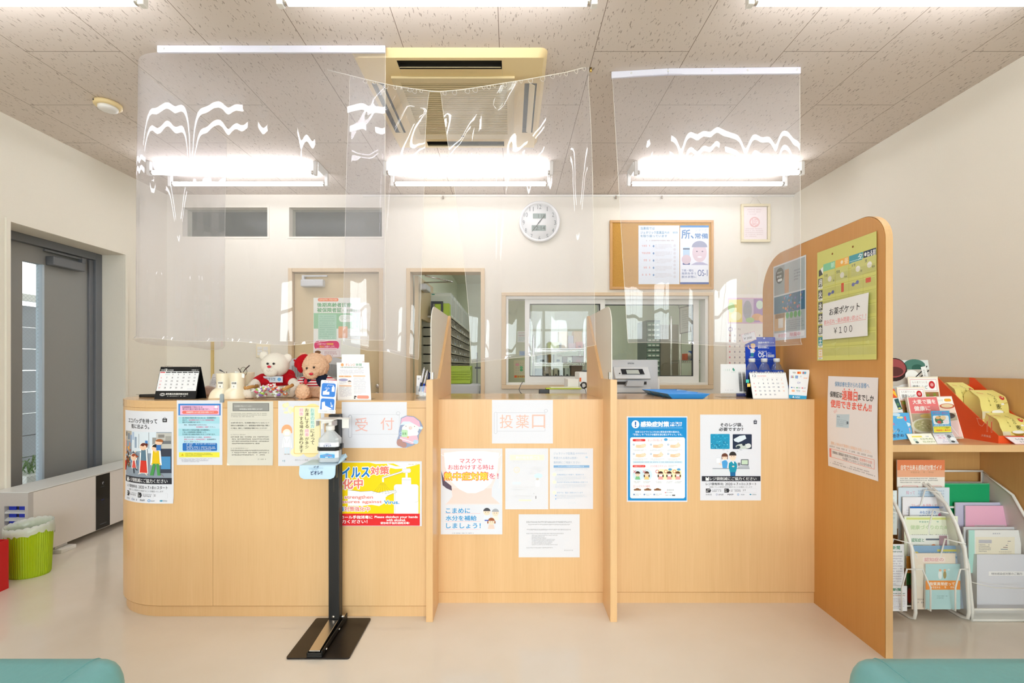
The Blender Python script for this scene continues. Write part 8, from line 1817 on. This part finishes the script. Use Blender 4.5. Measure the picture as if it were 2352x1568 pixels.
# mesh rack
mx0, mx1, my0, my1 = 2.098, 2.45, 2.095, 2.395
t = thing('leaflet_rack', 'white mesh stepped rack of plastic folders near the right wall', 'leaflet rack', ((mx0+mx1)/2, 2.25, 0), 'white leaflet racks under the shelf')
prof = [(my0, .006), (my0, .055), (2.115, .25), (2.17, .40), (2.25, .53), (my1, .615), (my1, .006)]
for x in (mx0, mx1):
    f_ = part('side_frame', MB(WIRE).tube([(x, *p) for p in prof], .0065, 8, closed=True), t)
    part('side_mesh', MB(MESHW).add([(x, *p) for p in prof], [tuple(range(len(prof)))]), f_)
mb = MB(WIRE)
for (y, z) in ((my0, .055), (my0, .006), (2.2, .19), (2.26, .33), (2.32, .45), (my1, .615)): mb.tube([(mx0, y, z), (mx1, y, z)], .0055, 8)
part('cross_bar', mb, t)
part('front_mesh', MB(MESHW).add([(mx0, my0, .006), (mx1, my0, .006), (mx1, my0, .055), (mx0, my0, .055)], [(0, 1, 2, 3)]).add([(mx0, my1, .006), (mx1, my1, .006), (mx1, my1, .56), (mx0, my1, .56)], [(0, 1, 2, 3)]).add([(mx0, my0, .006), (mx1, my0, .006), (mx1, my1, .006), (mx0, my1, .006)], [(0, 1, 2, 3)]), t)
def folder(pts, col, label, rough=.3, prints=None, th=.006):
    s = Sheet(0, 0, 105, 148, col)
    if prints: prints(s)
    return leaf('folder', s, pts, label, 'folder', 'plastic folders in the mesh rack', th)
f4 = lambda x0, x1, yt, yb, Yt, Yb: [a6(x0, yt, Yt), a6(x1, yt, Yt), a6(x1, yb, Yb), a6(x0, yb, Yb)]
folder(f4(505, 885, 290, 560, 2.35, 2.32), '#18a468', 'green plastic folder at the back of the mesh rack', prints=lambda s: s.rect(0, 2, 105, 4, '#8ad0b0'))
folder(f4(600, 985, 450, 720, 2.31, 2.28), '#c9c4dc', 'lilac plastic folder behind the pink folder')
folder(f4(685, 1075, 478, 760, 2.295, 2.265), '#f2b8d2', 'pink plastic folder in the mesh rack', prints=lambda s: (s.rect(20, 84, 90, 100, '#e4ccd8'), s.rect(26, 88, 84, 98, '#d4bcc8')))
folder(f4(670, 1115, 655, 980, 2.245, 2.215), '#dcdcdf', 'clear grey sleeve just behind the printed cream sheet')
folder(f4(710, 1150, 682, 1040, 2.225, 2.19), '#f0f0ee', 'folder with a cream printed sheet and small stepped chart', prints=lambda s: (s.rect(0, 0, 12, 148, '#b8e4dc'), s.rect(14, 24, 92, 148, '#f0ead8'), s.rect(20, 34, 46, 46, '#c4c4cc'), s.para(20, 50, 46, 78, 5, '#8a8a90'), [s.rect(64+k*5, 66-k*7, 78, 68-k*7, ('#5a7a9a', '#8a6a6a', '#6a6a8a', '#9a5a5a', '#7a7a8a')[k]) for k in range(5)], s.tl(48, 10, 64, 14, '#b0b0c0'), s.para(60, 74, 88, 120, 6, '#c8c0b0')))
folder(f4(780, 1175, 885, 1375, 2.19, 2.125), '#dfe1ea', 'large clear folder of white papers in front of the mesh rack', prints=lambda s: (s.rect(26, 44, 105, 55, '#f4f4f6'), s.text('特別感染症対策のご案内', 32, 47, 100, 53, '#6a6a70'), s.line([(0, 70), (105, 88)], 1, '#f2f2f6')), th=.03)
part('elastic_band', MB(WIRE).tube([a6(715, 1110, 2.12), a6(800, 1135, 2.118), a6(930, 1165, 2.116), a6(1174, 1170, 2.112)], .0018, 6), t)
# ------------------------------------------------------------------ dispensing room seen through the door and window
STEEL = mat('shelf_steel_beige', '#b3ad98', .5, var=.04, scale=20)
t = thing('medicine_shelf', 'beige pigeonhole shelf of medicines beyond the open doorway', 'shelf', (-.76, 5.7, 0))
sx0, sx1, sy0, sy1, zt = -.925, -.60, 4.70, 6.8, 1.655
mb = MB(STEEL); rows = [zt-.02-k*.0905 for k in range(8)]
mb.box(sx0, sx0+.01, sy0, sy1, 0, zt).box(sx0, sx1, sy0, sy0+.015, 0, zt).box(sx0, sx1, sy1-.015, sy1, 0, zt)
for z in rows: mb.box(sx0, sx1, sy0, sy1, z, z+.012).box(sx1-.008, sx1, sy0, sy1, z-.004, z+.026)
for k in range(1, 8): mb.box(sx0, sx1, sy0+k*.262, sy0+k*.262+.01, .9, zt)
part('carcass', mb, t)
R = random.Random(17); first = None
for r_ in range(6):
    for c_ in range(8):
        y = sy0+.03+c_*.262; z = rows[r_+1]+.027
        for q in range(R.choice((1, 2, 2))):
            yy = y+.03+q*.1+R.uniform(0, .03); w_, h_ = R.uniform(.05, .085), R.uniform(.02, .05)
            mb = MB(R.choice(('#d8d8d4', '#c8ccd0', '#e6e4dc', '#b8b4ac', '#a8b0b8'))).box(sx1-.12, sx1-.012, yy, yy+w_, z-.014, z-.014+h_); mb.box(sx1-.0118, sx1-.0112, yy+.01, yy+w_*.6, z-.008, z-.008+h_*.4, R.choice(('#5a6a7a', '#8a4a4a', '#4a6a5a')))
            row = ('top', 'second', 'third', 'fourth', 'fifth', 'sixth')[r_]
            o = solo('medicine_box', mb, 'small medicine carton on the %s row of the pigeonhole shelf' % row, 'medicine box', 'cartons on the pigeonhole shelf, %s row' % row)
bins = []
for k in range(9):
    y = 4.705+k*.225
    mb = MB(mat('file_box_grey', '#cfd3cc', .5, var=.04, scale=30)).box(sx0+.03, sx1-.005, y, y+.2, zt, zt+.25)
    for j in range(3): mb.box(sx1-.005, sx1-.004, y+.03+j*.055, y+.055+j*.055, zt+.03, zt+.21, ('#b8bcb4', '#9a9e98', '#c4bcb0')[(k+j) % 3])
    if k == 0:
        mb.box(sx1-.22, sx1-.005, y-.0015, y, zt+.215, zt+.24, '#dfe2dc').box(sx1-.2, sx1-.17, y-.0025, y-.0015, zt+.228, zt+.238, '#3f9a8a')
    solo('file_box', mb, ('pale grey file box nearest the doorway on top of the shelf' if k == 0 else 'pale grey file box on top of the pigeonhole shelf, in the receding row'), 'file box', None if k == 0 else 'file boxes receding on the shelf')
t = thing('green_crate', 'lime green crate with a black framed front, beside the file boxes on the shelf', 'crate', (-.70, 4.64, 1.56))
t.location = (-.70, 4.66, 1.655-.0)
mb = MB(LIME).box(-.75, -.605, 4.58, 4.695, 1.657, 1.78); part('crate_body', mb, t, bevel=.003)
mb = MB(BLACK)
for a in ((-.785, -.665, 1.657, 1.668), (-.785, -.665, 1.775, 1.80), (-.785, -.765, 1.668, 1.775), (-.687, -.665, 1.668, 1.775)): mb.box(a[0], a[1], 4.57, 4.58, a[2], a[3])
part('front_frame', mb, t)
solo('bracket_shelf', MB(STEEL).box(-.9, -.6, 4.56, 4.699, 1.64, 1.6565).box(-.9, -.885, 4.56, 4.699, 0, 1.64), 'narrow end shelf carrying the lime green crate', 'shelf')
t = thing('storage_basket', 'lime green slatted plastic basket on the low grey cabinet beyond the doorway', 'basket', (-.48, 4.6, .985))
bx0, bx1, by0, by1 = -.62, -.385, 4.5, 4.68; z0, z1 = .985, 1.16
mb = MB(LIME)
for a in ((bx0, bx1, by0, by0+.004), (bx0, bx1, by1-.004, by1)): mb.box(a[0], a[1], a[2], a[3], z0, z0+.035).box(a[0], a[1], a[2], a[3], z1-.04, z1)
for xx in (bx0, bx1-.004): mb.box(xx, xx+.004, by0, by1, z0, z1)
mb.box(bx0, bx1, by0, by1, z0, z0+.004)
for k in range(24): mb.box(bx0+k*.0098, bx0+k*.0098+.005, by0, by0+.004, z0+.035, z1-.04); mb.box(bx0+k*.0098, bx0+k*.0098+.005, by1-.004, by1, z0+.035, z1-.04)
for k in range(4): mb.box(bx0, bx1, by0-.0015, by0+.001, z0+.05+k*.024, z0+.06+k*.024)
mb.box(bx0-.006, bx1+.006, by0-.006, by0, z1-.012, z1); part('basket_body', mb, t)
part('liner', MB('#a2b02a').box(bx0+.008, bx1-.008, by0+.008, by1-.008, z0+.006, z1-.05), t)
solo('low_cabinet', MB(GREYP).box(-.595, -.30, 4.46, 4.695, 0, .985).box(-.3, -.24, 4.48, 4.68, 0, .93), 'low grey machine cabinet under the lime green basket', 'cabinet', bevel=.02)
t = thing('equipment_arm', 'dark small arm stand on a grey post, right of the lime green basket', 'stand', (-.33, 4.85, 0))
part('post', MB(GREYD).box(-.355, -.345, 4.85, 4.86, 0, 1.30), t); part('arm', MB(GREYD).box(-.37, -.30, 4.84, 4.87, 1.13, 1.15), t); part('foot', MB(GREYD).box(-.42, -.26, 4.78, 4.93, 0, .02), t)
# wire rack with goods, through the sliding window
def chrome_rack(x0, x1, y0, y1, zs, ztop, label):
    t = thing('wire_rack', label, 'rack', ((x0+x1)/2, (y0+y1)/2, 0), 'chrome wire racks in the dispensing room')
    for x in (x0, x1):
        for y in (y0, y1): part('post', MB(CHROME).cyl((x, y, 0), (x, y, ztop), .012, 10), t)
    for z in zs:
        mb = MB(CHROME)
        for y in (y0, y1): mb.box(x0, x1, y-.004, y+.004, z, z+.006).box(x0, x1, y-.004, y+.004, z+.024, z+.03)
        for k in range(13): x = x0+(x1-x0)*k/12; mb.tube([(x, y0, z+.003), (x+.02, y0, z+.027)], .003, 5); mb.box(x-.002, x+.002, y0, y1, z+.022, z+.027)
        part('wire_shelf', mb, t)
    return t
RY0, RY1 = 5.55, 5.95
RX = lambda u: (u-CU)*RY0/F; RZ = lambda v: CH+(CV-v)*RY0/F
shelf_z = [RZ(869)-.03, RZ(833)-.03, RZ(800)-.03]
chrome_rack(RX(1226), RX(1343), RY0, RY1, shelf_z, RZ(770), 'chrome wire rack of cartons behind the left pane of the sliding window')
R = random.Random(23)
def goods(u0, u1, v0, v1, col, label, mark=None, Y=RY0+.02, d=.18, base=None):
    z0 = base if base is not None else RZ(v1)
    x0, x1 = (u0-CU)*Y/F, (u1-CU)*Y/F; zt_ = CH+(CV-v0)*Y/F
    mb = MB(col).box(x0, x1, Y, Y+d, z0, zt_)
    if mark: mb.box(x0+(x1-x0)*.3, x0+(x1-x0)*.7, Y-.001, Y, z0+(zt_-z0)*.15, z0+(zt_-z0)*.4, mark)
    solo('carton', mb, label, 'carton', 'cartons on the wire racks', bevel=.002)
zb = [z+.031 for z in shelf_z]
for u0, u1, v0, col, mk, lb, r_ in ((1234, 1257, 815, '#d8dcdc', '#5a6066', 'pale carton at the left end of the middle rack shelf', 1), (1259, 1267, 814, '#8a6a3a', None, 'brown carton beside the pale carton on the middle rack shelf', 1), (1273, 1291, 814, '#d0cdbd', '#3a3a3a', 'beige carton with dark marks on the middle rack shelf', 1), (1293, 1315, 818, '#8a6f4e', None, 'brown cardboard carton on the middle rack shelf', 1), (1304, 1313.5, 820, '#dcdccc', '#6a7a6a', 'small white carton in front of the brown cardboard', 1), (1316, 1340, 817, '#8e6a4a', '#a04a3a', 'brown cardboard carton at the right end of the middle rack shelf', 1),
    (1230, 1246, 846, '#a8b0ac', None, 'grey carton at the left end of the lowest rack shelf', 0), (1248, 1266, 842, '#a89a84', '#4a4a48', 'tan carton with dark marks on the lowest rack shelf', 0), (1273, 1281, 844, '#c9c2a6', '#4a4a48', 'tall cream carton on the lowest rack shelf', 0), (1284, 1294, 850, '#b0b8aa', '#50544e', 'small grey-green carton on the lowest rack shelf', 0), (1297, 1309, 845, '#c2cabd', '#50544e', 'pale green carton on the lowest rack shelf', 0), (1312, 1338, 838, '#7d6450', None, 'dark brown carton at the right end of the lowest rack shelf', 0),
    (1258, 1290, 786, '#c4d060', None, 'lime green box on the top rack shelf', 2), (1284, 1304, 761, '#dcc08a', None, 'tan paper sack on the top rack shelf, left one', 2), (1318, 1337, 760, '#d8b478', None, 'tan paper sack on the top rack shelf, right one', 2), (1305, 1317, 771, '#d4d0d8', '#c07a8a', 'lilac white carton between the tan paper sacks', 2)):
    goods(u0, u1, v0, 0, col, lb, mk, Y=RY0+.05+(.03 if 'in front' not in lb else -.03), base=zb[r_])
goods(1323, 1339, 785, 0, '#e0937c', 'salmon carton in front of the right paper sack', '#8a5a5a', Y=RY0+.02, d=.04, base=zb[2]); goods(1306, 1322, 788, 0, '#e6c8cc', 'pink white carton in front of the lilac carton', None, Y=RY0+.02, d=.04, base=zb[2])
# drawer tower, cabinet and second rack on the right
TY = 5.6; TX = lambda u: (u-CU)*TY/F; TZ = lambda v: CH+(CV-v)*TY/F
t = thing('drawer_tower', 'tall dark green drawer tower of small labelled drawers beyond the right pane', 'drawers', ((TX(1485)+TX(1516))/2, TY, 0))
part('carcass', MB(mat('dark_green_steel', '#2f473c', .5, var=.06, scale=20)).box(TX(1485), TX(1516), TY, TY+.4, 0, TZ(735)), t)
for k in range(13):
    z = TZ(740)-k*.062
    dr = part('drawer', MB(mat('green_drawer', '#5f7d68', .45, var=.05, scale=30)).box(TX(1485)+.006, TX(1516)-.006, TY-.012, TY, z-.05, z), t)
    mb = MB('#d8dcd0')
    for j in range(3): x = TX(1485)+.018+j*.048; mb.box(x, x+.034, TY-.0135, TY-.012, z-.04, z-.022)
    part('label_strip', mb, dr)
solo('tall_cabinet', MB(mat('taupe_cabinet', '#8f8470', .5, var=.04, scale=20)).box(TX(1518), TX(1560), TY+.02, TY+.45, 0, TZ(745)), 'tall taupe cabinet beside the dark green drawer tower', 'cabinet', bevel=.004)
chrome_rack((1563-CU)*5.2/F, (1622-CU)*5.2/F, 5.2, 5.5, [.80, CH+(CV-827)*5.2/F-.03], 1.75, 'chrome wire rack behind the right pane of the sliding window')
WR = lambda u, Y=5.25: (u-CU)*Y/F
zsh = CH+(CV-827)*5.2/F+.001; zlo = .831
mbx = MB('#d8643c').box(WR(1572), WR(1580), 5.25, 5.33, zsh, zsh+.075); solo('jar', mbx, 'orange jar on the upper shelf of the right wire rack', 'jar', bevel=.004)
solo('binder', MB('#2f6ac0').box(WR(1597), WR(1601), 5.25, 5.45, zsh, zsh+.11), 'blue binder standing on the upper shelf of the right wire rack', 'binder')
solo('cloth_bundle', MB('#c9c4b4').ell((WR(1588), 5.32, zsh+.045), (.03, .04, .046)), 'pale cloth bundle between the orange jar and blue binder', 'cloth')
for k, (u0, u1, h_, c_, lb) in enumerate(((1572, 1606, .14, '#8a6a3a', 'brown paper bag on the lower shelf of the right wire rack'), (1573, 1590, .06, '#ccc8b4', 'low white carton before the brown paper bag'))):
    solo('paper_bag' if k == 0 else 'carton', MB(c_).hexa([(WR(u0), 5.24-k*.03+.0, zlo), (WR(u1), 5.24-k*.03, zlo), (WR(u1), 5.44 if k == 0 else 5.235, zlo), (WR(u0), 5.44 if k == 0 else 5.235, zlo), (WR(u0)+.02, 5.27 if k == 0 else 5.212, zlo+h_*.8), (WR(u1)-.03, 5.27 if k == 0 else 5.212, zlo+h_), (WR(u1)-.01, 5.4 if k == 0 else 5.232, zlo+h_*.7), (WR(u0), 5.4 if k == 0 else 5.232, zlo+h_)]), lb, 'bag' if k == 0 else 'carton')
t = thing('workbench', 'long pale dispensing bench just inside the sliding window', 'bench', (.9, 4.6, 0))
part('bench_top', MB(DESK).box(.0, 2.2, 4.3, 4.9, .83, .86), t); part('bench_body', MB(GREYP).box(.05, 2.15, 4.35, 4.88, 0, .83), t)
t = thing('monitor', 'beige monitor tilted on the bench behind the printer', 'monitor', (1.3, 4.5, .86))
mb = MB(CREAM).hexa([(1.20, 4.46, .93), (1.36, 4.50, .93), (1.36, 4.55, .93), (1.20, 4.52, .93), (1.24, 4.46, 1.13), (1.42, 4.50, 1.13), (1.42, 4.54, 1.13), (1.24, 4.50, 1.13)]); part('casing', mb, t, bevel=.006); part('stand', MB(CREAM).box(1.25, 1.35, 4.49, 4.56, .86, .93), t); part('screen', MB('#9aa494').hexa([(1.215, 4.4585, .945), (1.345, 4.493, .945), (1.345, 4.496, .945), (1.215, 4.462, .945), (1.25, 4.4585, 1.115), (1.40, 4.493, 1.115), (1.40, 4.496, 1.115), (1.25, 4.462, 1.115)]), t)
t = thing('card_terminal', 'small cream box unit with dark keys, beside the beige monitor', 'terminal', (1.45, 4.5, .86)); part('casing', MB(CREAM).box(1.40, 1.50, 4.45, 4.52, .86, 1.03), t, bevel=.006); part('keys', MB(GREYD).box(1.455, 1.475, 4.4485, 4.45, .93, .99), t)
# papers on the panes
s = Sheet(0, 0, 60, 90, '#cdc9bd'); s.frame(0, 0, 60, 90, 3, '#6f6562'); s.para(10, 12, 50, 78, 9, '#a4a096')
q_ = [P(1560, 706, 4.35), P(1597, 698, 4.30), P(1597, 760, 4.30), P(1561, 767, 4.35)]
t = thing('hanging_notice', 'framed sheet hanging inside the right pane of the sliding window', 'sign', tuple((Vector(q_[2])+Vector(q_[3]))/2))
mb = MB(); s.into(mb, quad(s.r, *q_)); part('board', mb, t)
mb = MB(GREYD)
for p in q_[:2]: mb.cyl((p[0], p[1]+.004, p[2]-.01), (p[0], p[1]+.004, 2.6), .003, 8)
part('hanger_rod', mb, t)
s = Sheet(0, 0, 60, 80, '#cfc8a6'); R = random.Random(2)
for r_ in range(5):
    for c_ in range(6): s.rect(8+c_*9, 12+r_*11, 10+c_*9, 14+r_*11, '#9a9080')
s.ell(14, 20, 8, 6, '#e0a0a8'); s.ell(30, 32, 6, 6, '#7ac08a'); s.ell(30, 44, 6, 6, '#6ab07a'); s.rect(2, 68, 60, 78, '#d8c050').rect(2, 68, 12, 78, '#e86a3a'); s.tl(14, 69, 56, 77, '#a04a7a')
FYB = 5.0
leaf('wall_calendar', s, [P(1180, 827, FYB), P(1215, 827, FYB), P(1215, 868, FYB), P(1180, 868, FYB)], 'small yellowish calendar on a board inside the left pane', 'calendar', thick=.002)
s = Sheet(0, 0, 60, 60, '#dcdfd6'); s.tl(6, 6, 54, 14, '#c89aa4'); s.tl(6, 20, 54, 28, '#b88a94'); s.para(6, 34, 54, 56, 3, '#8ab0bc')
leaf('notice', s, [P(1188, 760, FYB), P(1214, 760, FYB), P(1214, 786, FYB), P(1188, 786, FYB)], 'small printed notice on the board inside the left pane', 'notice', thick=.002)
s = Sheet(0, 0, 40, 22, '#7a98c0'); s.tl(4, 6, 36, 14, '#5a78a8')
leaf('notice', s, [P(1193, 806, FYB), P(1215, 806, FYB), P(1215, 816, FYB), P(1193, 816, FYB)], 'small blue tag on the board inside the left pane', 'notice', thick=.002)
solo('room_divider', MB(mat('sage_board', '#b9bd9c', .8, var=.02, scale=20)).box(P(1160, 0, FYB)[0], P(1222, 0, FYB)[0], FYB+.003, FYB+.03, 0, 1.9), 'sage green upright board inside the left pane', 'divider')
bpy.data.objects.remove(_fo)
